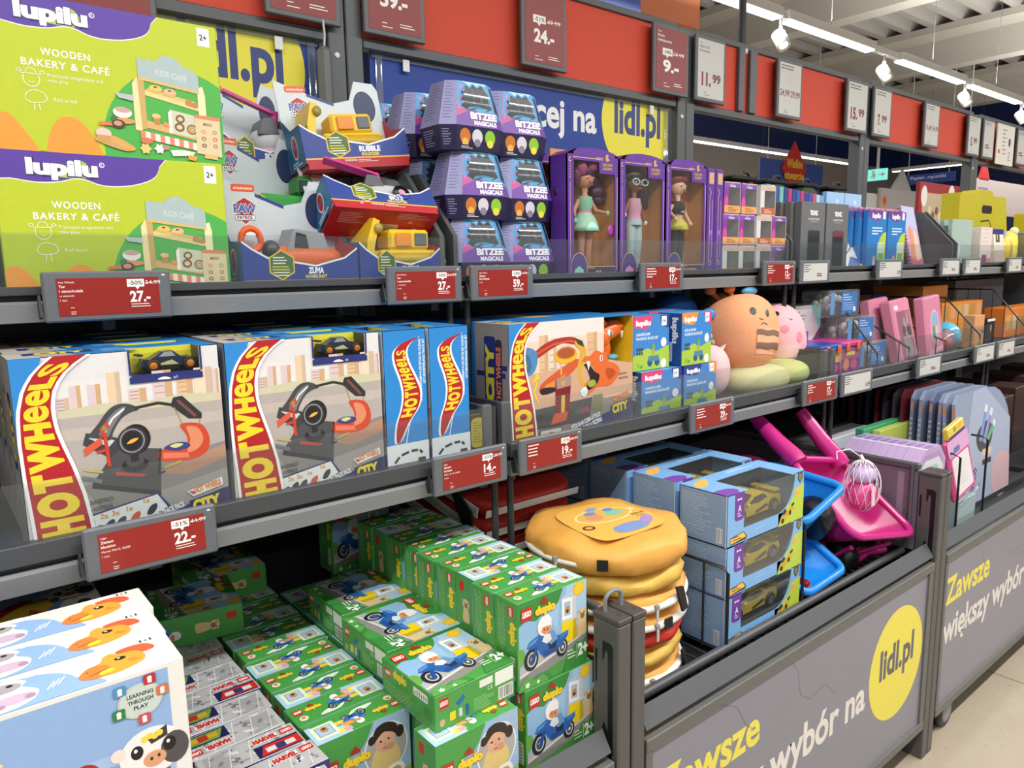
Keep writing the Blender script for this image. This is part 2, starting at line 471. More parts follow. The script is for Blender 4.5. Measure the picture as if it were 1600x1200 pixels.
# signs far behind
def hang_sign(name, x0, x1, y, z0, z1, col, label, art=None, rotz=0.0, cat='sign', rods=True):
    t = thing(name, label, cat, (x0, y, z0), rotz)
    L = x1 - x0; H = z1 - z0
    p = MB(); p.cbox((0, 0, 0), (L, 0.02, H), col, 0.002)
    if art: art(front_art(p, 0, L, 0, 0, H, 100, 100 * H / L))
    p.build('panel', t)
    if rods:
        for u in (0.12, 0.88):
            r = MB(); r.rod((L * u, 0.01, H), (L * u, 0.01, 4.9 - z0), 0.005, LAMP, 6); r.build('hanging_wire', t)
    return t
def a_paper(a):
    a.text('Papier, ręczniki', 50, 9, 6, '#d8dcec', w=66, al='c', bold=0.02)
hang_sign('aisle_sign', 12.0, 12.75, 5.28, 2.75, 2.89, '#2f4fa3', 'small blue hanging aisle sign with white words by the far header post', a_paper, -pi / 2)
t = hang_sign('opening_sign', 9.62, 11.35, 6.2, 2.57, 3.10, '#3d58a8', 'blue hanging board with a red diamond and yellow grand opening words')
m = MB(); m.prism([(0.52, -0.03, 0.42), (0.86, -0.03, 0.05), (1.2, -0.03, 0.42), (0.86, -0.03, 0.82)], (0, 0.02, 0), '#cf332b')
a = front_art(m, 0.5, 1.22, -0.0301, 0.0, 0.8, 100, 100)
a.text('Wielkie', 50, 55, 15, '#f2cf45', w=60, al='c', bold=0.03); a.text('otwarcie', 50, 34, 14, '#f2cf45', w=74, al='c', bold=0.03)
m.build('diamond_panel', t)
def a_exit(a):
    a.ell(30, 62, 7, 7, '#ffffff'); a.poly([(22, 50), (40, 54), (44, 30), (36, 12), (30, 12), (34, 30), (20, 20), (14, 24), (28, 36)], '#ffffff')
    a.poly([(56, 36), (56, 44), (76, 44), (76, 56), (92, 40), (76, 24), (76, 36)], '#ffffff')
t = thing('exit_sign', 'small lit mint green exit sign hanging right of the post', 'sign', (11.0, 5.33, 2.76), -pi / 2)
p = MB(); p.cbox((0, 0, 0), (0.28, 0.03, 0.16), glow('#7fe0d0', 0.9), 0.003); a_exit(front_art(p, 0, 0.28, 0, 0, 0.16, 100, 80)); p.build('panel', t)
p = MB(); p.rod((0.14, 0.015, 0.16), (0.14, 0.015, 1.6), 0.02, LAMP); p.build('hanger', t)
b = MB(); b.lathe([(0, 0.16), (0.03, 0.15), (0.06, 0.1), (0.13, 0.05), (0.15, 0), (0, 0)], (12.03, 4.4, 2.45), (0, 0, 1), mat('#b8b8b8'), 20); b.rod((12.03, 4.4, 2.6), (12.03, 4.4, 4.9), 0.006, LAMP)
single('pendant_lamp', b, 'small white bell shaped pendant lamp under the far blue aisle sign', 'lamp')
# blue and orange boards hanging high above the header
b = MB(); b.cbox((0.9, 3.3, 3.115), (3.76, 3.34, 4.1), '#2a4590', 0.003)
single('ceiling_banner', b, 'large blue banner hanging from the roof above the red price header', 'banner')
b = MB(); b.cbox((4.05, 3.6, 3.32), (4.75, 3.64, 4.2), '#d87f52', 0.003)
single('ceiling_banner', b, 'orange banner hanging from the roof at the top right of the blue one', 'banner')
# far market stands seen through the header gap
def far_stand(name, label, x0, x1, y, z0, z1, col, extra=None, cat='display board'):
    t = thing(name, label, cat, (x0, y, 0))
    p = MB(); p.cbox((0, 0, z0), (x1 - x0, 0.05, z1), col, 0.003)
    if extra: extra(p, x1 - x0, z0, z1)
    p.build('panel', t)
    for u in (0.08, 0.92):
        l = MB(); l.cbox(((x1 - x0) * u - 0.02, 0.06, 0), ((x1 - x0) * u + 0.02, 0.1, z0 + 0.1), GREY, 0.002); l.build('leg', t)
# far stands behind the gondola, seen through the gap under the price header
def fs_red(p, w, z0, z1):
    a = front_art(p, 0, w, 0, z0, z1, 100, 30)
    a.rect(6, 6, 52, 18, '#c9b79a'); a.rect(62, 6, 34, 18, '#d9c8ae'); a.ell(9, 22, 6, 6, '#f2ede6'); a.ell(64, 23, 7, 7, '#f2ede6')
    for k in range(6): a.ell(14 + k * 7, 11 + 3 * (k % 2), 3, 2.5, ('#8a5a3a', '#e7d9b5', '#6f7a3d')[k % 3])
    a.rect(4, 0, 54, 4, '#efe9e0')
far_stand('display_stand', 'red framed food poster stand behind the shelves, left of the yellow box', 10.07, 11.6, 4.2, 1.95, 2.60, '#a6373c', fs_red)
def fs_star(p, w, z0, z1):
    p.prism([(0.35, 0, z1), (0.95, 0, z1), (0.66, 0, z1 + 0.28)], (0, 0.04, 0), '#b5b3b0')
    a = front_art(p, 0, w, 0, z0, z1, 100, 40); a.rect(2, 10, 12, 22, '#d9a48c'); a.ell(9, 27, 4, 4, '#d9613a')
far_stand('display_stand', 'pale grey display header with a pointed top, beyond the spiral notebooks', 10.75, 12.05, 5.0, 2.1, 2.63, '#bdbab6', fs_star)
far_stand('display_stand', 'low white display board left of the pointed grey one, beyond the shelves', 10.0, 10.75, 5.05, 2.0, 2.55, '#d6d4d0')
def fs_right(p, w, z0, z1):
    p.prism([(0.12, -0.01, z1), (0.42, -0.01, z1), (0.27, -0.01, z1 + 0.22)], (0, 0.03, 0), '#c4363a')
    a = front_art(p, 0, w, 0, z0, z1, 100, 20); a.lines(4, 14, 22, 2, 3, 1.2, '#8a7fa8')
far_stand('display_stand', 'pale pink display board with a small red peak at the right edge', 9.85, 12.2, 3.5, 2.15, 2.56, '#c9bcb8', fs_right)

# ------------------------------------------------------------------ the shelving
XB = [-0.45, 1.0, 2.46, 3.92, 5.38, 6.84]
BAYN = ['left', 'middle', 'third', 'fourth', 'far']
YF_T, YF_M, YF_B, YB = 1.435, 1.26, 0.887, 1.92
ZT_DECK, ZM_DECK = 1.578, 1.200
def slab(a, b, m=None, c=0.0015):
    q = MB(); q.cbox(a, b, m or frame_metal(), c); return q
# back posts in pairs
for i, x in enumerate(XB[1:5]):
    t = thing('shelf_post', ['pair of tall dark grey posts between the two blue banners', 'tall dark grey posts right of the round yellow banner logo',
                             'tall dark grey posts behind the grey tablet boxes', 'far tall grey posts above the yellow box'][i], 'post', (x, YB, 0))
    for s in (-1, 1):
        p = MB(); p.cbox((s * 0.0265 - 0.0245, 0, 0), (s * 0.0265 + 0.0245, 0.06, 2.515), frame_metal('#5a5d60'), 0.003)
        if s < 0:
            p.lathe([(0, -0.004), (0.007, -0.003), (0.008, 0)], (-0.028, 0, 2.19), (0, -1, 0), '#dedede', 12, False)
            p.lathe([(0.008, 0), (0.007, 0.003), (0, 0.004)], (-0.028, 0, 2.19), (0, -1, 0), '#dedede', 12, False)
        p.build('post', t)
b = MB(); b.cbox((-0.02, 0, 0), (0.02, 0.03, 0.17), '#676a66', 0.012)
b.tube([(0, 0.012, 0.17), (0.003, 0.012, 0.2), (0, 0.012, 0.235)], 0.003, '#c9c9c9', 6)
single('key_box', b, 'small grey oval tag hanging on the left side of the post between the banners', 'tag', loc=(0.925, 1.885, 2.03))
# dark back wall of the lower and middle bins
back = mat('#1d1e21', rough=0.7)
for i in range(5):
    b = MB(); b.cbox((XB[i] + 0.03, 1.965, 0.1), (XB[i + 1] - 0.03, 1.985, 1.56), back, 0.002)
    single('back_panel', b, 'dark steel back panel behind the goods of the %s bay' % BAYN[i], 'panel')

ACR = clear('#f7fafa', 0.02, 0.03, 0.02)
def shelf(i, level):
    x0, x1 = XB[i] + 0.012, XB[i + 1] - 0.012
    yf, z = (YF_T, 1.545) if level == 't' else (YF_M, 1.156)
    hz = 0.033 if level == 't' else 0.044
    t = thing('shelf', 'grey %s shelf of the %s bay with a price rail and a clear front lip' % ('upper' if level == 't' else 'middle', BAYN[i]), 'shelf', (x0, yf, z), 0, 'grey shelves of the gondola')
    L = x1 - x0; D = YB - yf
    d = MB(); d.cbox((0, 0.02, hz - 0.035), (L, D, hz), frame_metal(DARK), 0.002); d.build('deck', t)
    r = MB()                                             # slanted pale rail, shadow groove above it
    r.prism([(0, 0.0, 0.034), (0, -0.006, 0.030), (0, -0.001, 0.0), (0, 0.02, 0.0), (0, 0.02, 0.034)], (L, 0, 0), mat('#85888b', rough=0.5, metal=0.2, grain=0.12, scale=400)); r.build('price_rail', t)
    g = MB(); g.cbox((0, 0.008, 0.034), (L, 0.02, 0.043), frame_metal('#222427'), 0.0005); g.build('groove', t)
    g_ = thing('shelf_guard', 'dark lip with a clear guard along the %s shelf of the %s bay' % ('upper' if level == 't' else 'middle', BAYN[i]), 'guard', (x0, yf, z), 0, 'clear guards on the shelf fronts')
    l = MB(); l.cbox((0, -0.004, 0.0435), (L, 0.0195, 0.075 if level == 'm' else 0.058), frame_metal('#4a4d51'), 0.0015); l.build('lip', g_)
    a = MB(); a.box((0.01, 0.006, 0.0755 if level == 'm' else 0.0585), (L - 0.01, 0.0085, 0.165 if level == 'm' else 0.145), ACR); a.build('clear_guard', g_)
    for k in (0.02, 0.5, 0.98):
        u = MB(); u.bar((L * k, 0.03, -0.006), (L * k, D, -0.006), 0.02, 0.03, frame_metal('#3b3d40')); u.build('bracket', t)
for i in range(5): shelf(i, 't'); shelf(i, 'm')

# solid side panels between the bays of the top shelf, and low ones on the middle shelf
def side_panel(x, label, z0, prof, th=0.012):
    b = MB(); b.prism([(x, y, z) for y, z in prof], (th, 0, 0), frame_metal('#54575a'))
    single('shelf_divider', b, label, 'divider', 'solid dividers at the bay ends')
PT = [(1.88, 1.580), (1.88, 1.85), (1.60, 1.85), (1.455, 1.695), (1.455, 1.580)]
side_panel(0.972, 'slanted dark grey divider right of the red toy box, the left one of the pair', 1.6, PT)
side_panel(1.010, 'slanted dark grey divider left of the faceted blue boxes, the right one of the pair', 1.6, PT)
side_panel(2.440, 'slanted dark grey divider at the right end of the small doll boxes', 1.6, PT)
side_panel(2.470, 'slanted dark grey divider at the left end of the grey tablet boxes', 1.6, PT)
side_panel(3.880, 'slanted dark grey divider behind the lilac notebook, the left one of the far pair', 1.6, PT)
side_panel(3.935, 'slanted dark grey divider left of the mint folders, the right one of the far pair', 1.6, PT)
PM = [(1.90, 1.2015), (1.90, 1.318), (1.285, 1.318), (1.285, 1.2015)]
def low_panel(x, label):
    t = thing('shelf_divider', label, 'divider', (x, 0, 0), 0, 'solid dividers at the bay ends')
    b = MB(); b.prism([(0, y, z) for y, z in PM], (0.01, 0, 0), frame_metal('#515457')); b.build('panel', t)
    b = MB(); b.cbox((-0.012, 1.2815, 1.2015), (0.014, 1.30, 1.322), frame_metal('#5f6265'), 0.002); b.build('end_post', t)
low_panel(0.966, 'low grey divider right of the small yellow packet on the middle shelf')
low_panel(1.020, 'low grey divider against the left side of the orange serpent track set box')
low_panel(2.424, 'low grey divider right of the plush toys on the middle shelf')
low_panel(2.476, 'low grey divider left of the purple toy tub on the middle shelf')
# struts between the shelf fronts
def strut(x, y, z0, z1, label):
    b = MB(); b.rod((x, y, z0), (x, y, z1), 0.008, frame_metal('#2f3134'), 10); single('shelf_strut', b, label, 'strut', 'round struts under the shelf fronts')
for x, n in ((0.985, 'left one under the fourteen price tag'), (1.03, 'right one under the nineteen price tag')):
    strut(x, 1.285, 0.66, 1.156, 'dark round strut in front of the red bags, ' + n)
for x, n in ((2.44, 'left one of the pair'), (2.49, 'right one of the pair')):
    strut(x, 1.29, 0.66, 1.156, 'dark round strut beside the stationery boxes, ' + n)
for x, n in ((0.99, 'left one'), (1.04, 'right one')):
    strut(x, 1.45, 1.2125, 1.545, 'dark round strut behind the blue track set spines, ' + n)
for x, n in ((2.43, 'left one'), (2.49, 'right one')):
    strut(x, 1.45, 1.2125, 1.545, 'dark round strut behind the pink plush toy, ' + n)
for x, n in ((3.90, 'left one'), (3.95, 'right one')):
    strut(x, 1.29, 0.66, 1.156, 'dark round strut above the pencil sets at the right edge, ' + n)

# ------------------------------------------------------------------ bins at the foot
def bin_post(x, label, hook=True, mirror=False):
    t = thing('bin_post', label, 'post', (x, YF_B, 0), 0, 'square front posts of the bins')
    p = MB(); p.cbox((0, 0, 0), (0.036, 0.068, 0.952), frame_metal('#5b5a59'), 0.003); p.build('post', t)
    c = MB(); c.cbox((-0.001, -0.001, 0.9525), (0.037, 0.069, 0.964), mat('#46413f', rough=0.5), 0.002)
    c.lathe([(0.004, 0.0115), (0.004, 0.0005), (0, 0.0005)], (0.022, 0.02, 0.9530), (0, 0, 1), BLACK, 10, False); c.build('cap', t)
    if hook:
        k = MB(); a = Art(k, (0, 0.068, 0), (0, -0.068, 0), (0, 0, 0.952), 68, 952)
        if True:
            a.poly([(26, 912), (48, 912), (54, 905), (54, 690), (48, 655), (38, 560), (26, 560), (26, 575), (40, 670), (40, 700), (26, 700), (26, 735), (31, 745), (40, 728), (40, 890), (34, 895), (30, 872), (26, 874)], '#0c0c0d')
            a.rect(7, 820, 6, 70, '#0c0c0d')
        k.build('hook_slot', t)
    return t
def loop(x, y, z, label):
    b = MB(); pts = [(0, 0, 0), (0, 0, 0.022)] + [(0.022 - 0.022 * cos(a), 0, 0.022 + 0.014 * sin(a)) for a in (0.4, 0.9, 1.57, 2.2, 2.75)] + [(0.044, 0, 0.022), (0.044, 0, 0)]
    b.tube(pts, 0.0045, '#7f8184', 8); return b
t = bin_post(0.964, 'square grey bin post with a loop handle beside the front green brick box')
loop(0, 0, 0, '').build('handle', t).location = (0.014, 0.048, 0.964)
bin_post(1.006, 'square grey bin post left of the yellow bag stack', False)
bin_post(2.418, 'square bin post at the right end of the middle bin, with hook slots')
bin_post(2.460, 'slim bin post at the left end of the right hand banner', False)
bin_post(3.882, 'square bin post at the right end of the third bin'); bin_post(3.924, 'square bin post at the left end of the fourth bin', False)

PANEL = mat('#83838f', rough=0.35, grain=0.04, scale=6)  # washed-out grey: glare off the floor is put into this banner colour
YEL = '#e9dc52'; CREAM = '#e2ddd6'
def bin_unit(i, panel=True):
    x0, x1 = XB[i] + 0.05, XB[i + 1] - 0.044
    t = thing('display_bin', 'grey open bin under the %s bay' % BAYN[i], 'bin', (x0, YF_B, 0), 0, 'open bins at the foot of the shelves')
    L = x1 - x0
    tr = MB(); tr.cbox((0, 0.075, 0.62), (L, 1.02, 0.65), frame_metal('#34363a'), 0.002); tr.build('tray', t)
    for xx in (0.1, L - 0.16):
        f = MB(); f.cbox((xx, 0.09, 0), (xx + 0.06, 0.15, 0.62), frame_metal('#4a4c4e'), 0.002); f.build('foot', t)
    t = thing('bin_fascia', 'grey front fascia of the %s bin%s' % (BAYN[i], ' with a printed banner' if panel else ''), 'bin fascia', (x0, YF_B, 0), 0, 'front frames of the bins')
    r = MB(); r.prism([(0.004, 0.006, 0.700), (0.004, 0.030, 0.738), (0.004, 0.033, 0.736), (0.004, 0.010, 0.697)], (L - 0.008, 0, 0), frame_metal('#5a5d60')); r.build('front_rail', t)
    g = MB(); m = frame_metal('#6a6b68')
    g.cbox((0, 0, 0.655), (L, 0.03, 0.682), m, 0.002); g.cbox((0, 0, 0.11), (L, 0.03, 0.14), m, 0.002)
    g.cbox((0, 0.002, 0.14), (0.02, 0.028, 0.655), m, 0.001); g.cbox((L - 0.03, 0.002, 0.14), (L, 0.028, 0.655), m, 0.001); g.build('panel_frame', t)
    w_ = MB()
    for k in range(24):
        w_.rod((L * (k + 0.5) / 24, 0.05, 0.15), (L * (k + 0.5) / 24, 0.05, 0.655), 0.002, frame_metal('#1f2022'), 5)
    for z in (0.2, 0.35, 0.5, 0.62): w_.rod((0, 0.05, z), (L, 0.05, z), 0.002, frame_metal('#1f2022'), 5)
    w_.build('wire_grid', t)
    if panel:
        p = MB(); p.box((0.02, 0.008, 0.14), (L - 0.03, 0.014, 0.655), PANEL)
        a = Art(p, (0.02, 0.0079, 0.14), (L - 0.05, 0, 0), (0, 0, 0.515), (L - 0.05) * 1000, 515)
        x_ = 10
        a.text('Zawsze', x_ + 1, 355, 88, YEL, w=385, bold=0.026, al='l')
        a.text('większy wybór na', x_, 215, 92, CREAM, w=925, bold=0.026)
        cx = 1130
        a.ell(cx, 282, 176, 176, YEL, 40)
        a.text('lidl.pl', cx, 262, 88, '#5d5b66', w=225, al='c', bold=0.035)
        a.line([(520, 515), (560, 470), (575, 400), (620, 370), (700, 380), (760, 330)], 1.6, '#6b6874')
        a.line([(230, 515), (300, 480), (330, 430), (360, 400)], 1.4, '#6b6874')
        p.build('banner_panel', t)
    if panel:
        c = MB(); c.lathe([(0.02, -0.012), (0.05, -0.012), (0.055, -0.006), (0.055, 0.006), (0.05, 0.012), (0.02, 0.012)], (0.16, 0.035, 0.0555), (0, 1, 0), mat('#38393b', rough=0.5), 24)
        c.lathe([(0, -0.016), (0.03, -0.015), (0.036, -0.0125)], (0.16, 0.035, 0.0555), (0, 1, 0), '#8b8e92', 20); c.build('caster', t)
bin_unit(0, False); bin_unit(1); bin_unit(2); bin_unit(3); bin_unit(4)
# panel between the middle and third bins
b = MB(); b.cbox((2.422, 0.958, 0.70), (2.432, 1.90, 0.965), mat('#6d6470', rough=0.3), 0.002)
b.cbox((2.415, 0.957, 0.965), (2.439, 1.90, 0.985), frame_metal('#55565a'), 0.003)
for k in range(5): b.box((2.4212, 1.0 + k * 0.1, 0.72), (2.4219, 1.02 + k * 0.1, 0.95), '#8d8190')
b.rod((2.415, 0.975, 0.75), (2.415, 0.975, 0.98), 0.007, frame_metal('#55565a'))
single('bin_divider', b, 'dark purple tinted panel between the wheelbarrows and the stationery boxes', 'divider')
# panel between the left and middle bins
b = MB()
b.cbox((0.985, 0.96, 0.945), (1.0, 1.90, 0.962), frame_metal('#55565a'), 0.003)
for k in range(14): b.rod((0.9925, 1.0 + k * 0.066, 0.651), (0.9925, 1.0 + k * 0.066, 0.945), 0.0025, frame_metal('#2b2c2f'), 6)
b.cbox((0.985, 0.957, 0.651), (1.0, 0.972, 0.945), frame_metal('#3d3f42'), 0.002)
single('bin_divider', b, 'dark wire fence between the green brick boxes and the bag stack', 'divider')

# ------------------------------------------------------------------ price header
SIGNZ0, SIGNZ1 = 2.253, 2.505
for i in range(5):
    x0, x1 = XB[i] + 0.055, XB[i + 1] - 0.055
    t = thing('price_header', ['red and grey header board at the top left, above the yellow round logo', 'long red header board above the blue banner with the round logo', 'red header board between the eleven and fifteen price cards',
                               'red header board right of the seven price card', 'last red header board at the right edge'][i], 'header board', (x0, 1.93, SIGNZ0), 0, 'red price header boards')
    L = x1 - x0; H = SIGNZ1 - SIGNZ0
    p = MB(); p.box((0, 0.004, 0.0), (L, 0.012, H), mat('#d04a35', rough=0.55, spec=0.3)); p.build('red_panel', t)
    f = MB(); f.cbox((0, -0.004, -0.03), (L, 0.03, 0.0), frame_metal('#55585b'), 0.003); f.cbox((0, -0.004, H), (L, 0.03, H + 0.025), frame_metal('#55585b'), 0.003); f.build('frame_rail', t)
    if i in (2, 3):
        q = MB(); q.cbox((-0.0, -0.006, 0), (0.035, 0.003, H), frame_metal('#5b5e60'), 0.002); q.build('end_strip', t)
b = MB(); b.rod((2.86, 1.95, 2.27), (2.86, 1.95, 4.3), 0.016, frame_metal('#2e3033'), 10)
b.cbox((2.80, 1.915, 2.253), (2.84, 1.933, 2.505), frame_metal('#5b5e60'), 0.002); b.cbox((2.88, 1.915, 2.253), (2.93, 1.933, 2.505), frame_metal('#5b5e60'), 0.002)
b.lathe([(0.012, 0.0), (0.011, 0.006), (0, 0.008)], (2.86, 1.93, 2.50), (0, -1, 0), '#e4e4e4', 12)
single('hanging_rod', b, 'black vertical rod from the roof to the header right of the eleven price card', 'rod')

# blue banners under the header
BLUE = mat('#2f4a9b', rough=0.5, spec=0.3)
def banner(i, label, words):
    x0, x1 = XB[i] + 0.09, XB[i + 1] - 0.07
    t = thing('banner', label, 'banner', (x0, 1.955, 1.60), 0)
    L = x1 - x0; H = 0.64
    p = MB(); p.box((0, 0, 0), (L, 0.004, H), BLUE)
    a = Art(p, (0, 0, 0), (L, 0, 0), (0, 0, H), L * 1000, H * 1000)
    words(a, L * 1000); p.build('printed_sheet', t)
    e = MB(); ac = clear('#f6fafa', 0.12, 0.05, 0.08)
    for xx in (0.012, L - 0.03): e.cbox((xx, -0.012, 0.12), (xx + 0.022, -0.004, H + 0.0), ac, 0.002)
    e.box((0.0, -0.010, H - 0.03), (L, -0.007, H + 0.004), ac)
    e.build('clear_holder', t)
    for xx in (0.10, L - 0.12):
        k = MB(); k.cbox((xx, -0.014, H - 0.055), (xx + 0.022, -0.0105, H - 0.022), mat('#e8e8e6'), 0.001); k.build('white_clip', t)
def words1(a, L):
    cx = 1062
    a.ell(cx, 545, 192, 192, '#ede23c', 48)
    a.text('lidl.pl', cx + 3, 505, 112, '#2b3c7e', w=258, al='c', bold=0.035)
    a.text('więcej na', 780, 490, 92, '#f1f1f0', w=470, al='r', bold=0.028)
def words2(a, L):
    cx = 1124
    a.ell(cx, 545, 192, 192, '#ede23c', 48)
    a.text('lidl.pl', cx + 3, 507, 112, '#2b3c7e', w=258, al='c', bold=0.035)
    a.text('więcej na', 905, 492, 92, '#f1f1f0', w=480, al='r', bold=0.028)
banner(0, 'blue banner with a round yellow logo behind the toy vehicles, left bay', words1)
banner(1, 'blue banner with white words and a round yellow logo behind the doll boxes', words2)
# ------------------------------------------------------------------ price displays
RED = mat('#932722', rough=0.3); EPAPER = mat('#c9cac6', rough=0.4); ESLF = frame_metal('#6a6f75')
WHITE = '#f0eeea'; MAROON = '#7d1f28'; INK = '#26262a'
def code(a, x, y, s): pass
def price_tag(x, w, z, yf, label, big, red=True, name=(), pct=None, old=None, up=False):
    """electronic shelf label clipped to a rail"""
    t = thing('price_tag', label, 'price tag', (x * 0.985, yf - 0.030, z), 0, 'electronic price tags on the shelf rails')
    w *= 0.985
    H = 0.082; scr = RED if red else EPAPER; tx = WHITE if red else INK
    f = MB(); f.cbox((0, 0, 0), (w, 0.012, H), ESLF, 0.003)
    f.box((w - 0.014, -0.0003, H - 0.009), (w - 0.009, 0.001, H - 0.0065), '#e8e8e8'); f.build('frame', t)
    k = MB(); k.cbox((0.01, 0.0125, 0.012), (w - 0.01, 0.0255, 0.05), frame_metal('#3a3d41'), 0.002)
    k.prism([(-0.006, 0.002, 0.01), (-0.006, 0.02, 0.006), (-0.006, 0.026, 0.03), (-0.006, 0.012, 0.045)], (0.004, 0, 0), frame_metal('#2e3033')); k.build('clip', t)
    s = MB(); mx = 0.020 if w > 0.17 else 0.012; sw = w - 2 * mx
    s.box((mx, -0.0008, 0.010), (w - mx, 0.002, H - 0.011), scr)
    a = Art(s, (mx, -0.00081, 0.010), (sw, 0, 0), (0, 0, H - 0.021), sw * 1000, 61)
    W = sw * 1000
    if not name: a.lines(3, 54, W * 0.28, 4, 7.5, 2.4, tx, int(x * 97))
    if name:
        y = 53
        for j, ln in enumerate(name):
            bo = 0.02 if j in (1, 2) else 0.0
            a.text(ln, 3, y, 4.0 if bo else 3.2, tx, bold=bo); y -= 7.2
    a.lines(17, 13, 9, 1, 4, 0.9, tx); a.lines(17, 6, 12, 2, 3.2, 0.9, tx, 4)
    px = W * 0.70 if w > 0.17 else W * 0.55
    if not big: a.lines(W * 0.55, 22, W * 0.3, 2, 7, 4, MAROON, 3)
    elif up: a.text(big, W - 4, 10, 15, MAROON if not red else WHITE, w=min(W * 0.5, 30), al='r', bold=0.03)
    else:
        if pct:
            a.rect(px - 4, 45, 27, 13, WHITE if red else RED); a.poly([(px + 8, 46), (px + 16, 46), (px + 12, 40)], WHITE if red else RED)
            a.text(pct, px - 1.5, 48.5, 6.4, INK, w=22, bold=0.012)
        if old:
            a.text(old, px + 25, 49, 6, tx, w=24); a.line([(px + 24, 50.5), (px + 50, 53)], 0.9, tx)
        a.text(big, px - 1, 20, 17, tx if red else MAROON, w=32, bold=0.035)
        a.lines(px, 15, 34, 2, 4, 1.3, tx, 5)
    s.build('screen', t)
    return t
NM1 = ('Hot Wheels', 'Tor', '1 samochodzik', 'w zestawie', '1 zest.')
yt, zt = YF_T - 0.004, 1.544
price_tag(0.175, 0.197, zt, yt, 'red price tag reading 27 under the lime green boxes', '27.-', name=NM1, pct='-50%', old='54.99')
price_tag(0.812, 0.197, zt, yt, 'red price tag reading 27 under the toy vehicle boxes', '27.-', name=NM1, pct='-50%', old='54.99')
price_tag(1.035, 0.193, zt, yt, 'red price tag reading 59 under the faceted blue boxes', '59.-', name=('Hot Wheels', 'Zestaw', 'Hot Wheels', '1 szt.'), pct='-50%', old='119.-')
price_tag(1.632, 0.193, zt, yt, 'red price tag reading 17 under the doll boxes', '17.-', pct='-50%', old='34.99')
price_tag(2.250, 0.200, zt, yt, 'red price tag reading 12 under the small doll boxes', '12.-', pct='-50%', old='24.99')
price_tag(2.482, 0.205, zt, yt, 'white price tag with two prices under the grey tablet boxes', '', red=False, up=True)
price_tag(3.065, 0.230, zt, yt, 'white price tag reading 5,99 under the blue books', '5,99', red=False, up=True)
price_tag(3.685, 0.220, zt, yt, 'white and red price tag under the far grey divider', '', red=False, pct='-30%')
price_tag(3.950, 0.215, zt, yt, 'white price tag right of the far divider, under the mint folders', '', red=False, up=True)
price_tag(4.530, 0.220, zt, yt, 'white price tag at the right edge of the top shelf', '', red=False, up=True)
ym, zm = YF_M - 0.004, 1.162
NM2 = ('Lego', 'Zestaw', 'klocków', 'Marvel 76312, 76308', '1 zest.')
price_tag(0.168, 0.197, zm, ym, 'red price tag reading 22 under the front track set box', '22.-', name=NM2, pct='-51%', old='44.99')
price_tag(0.800, 0.192, zm, ym, 'red price tag reading 14 at the end of the left middle shelf', '14.-', name=('Lego', 'Zestaw', 'klocków', '10967, 31145, 60430', '1 zest.'), pct='-53%', old='29.99')
price_tag(1.028, 0.195, zm, ym, 'red price tag reading 19 under the serpent track set', '19.-', pct='-52%', old='39.99')
price_tag(1.640, 0.202, zm, ym, 'red price tag reading 29 under the magnetic block boxes', '29.-', pct='-50%', old='59.99')
price_tag(2.222, 0.222, zm, ym, 'red price tag reading 17 under the plush toys', '17.-', pct='-50%', old='34.99')
price_tag(2.470, 0.225, zm, ym, 'white price tag reading 14,99 under the purple tub', '14,99', red=False, up=True)
price_tag(3.070, 0.230, zm, ym, 'white price tag under the pink stationery packs', '', red=False, up=True)
price_tag(3.655, 0.240, zm, ym, 'pink and white price tag under the glossy blue ball', '', red=False, pct='-20%')
price_tag(3.925, 0.235, zm, ym, 'white price tag under the orange boxes at the right edge', '', red=False, up=True)

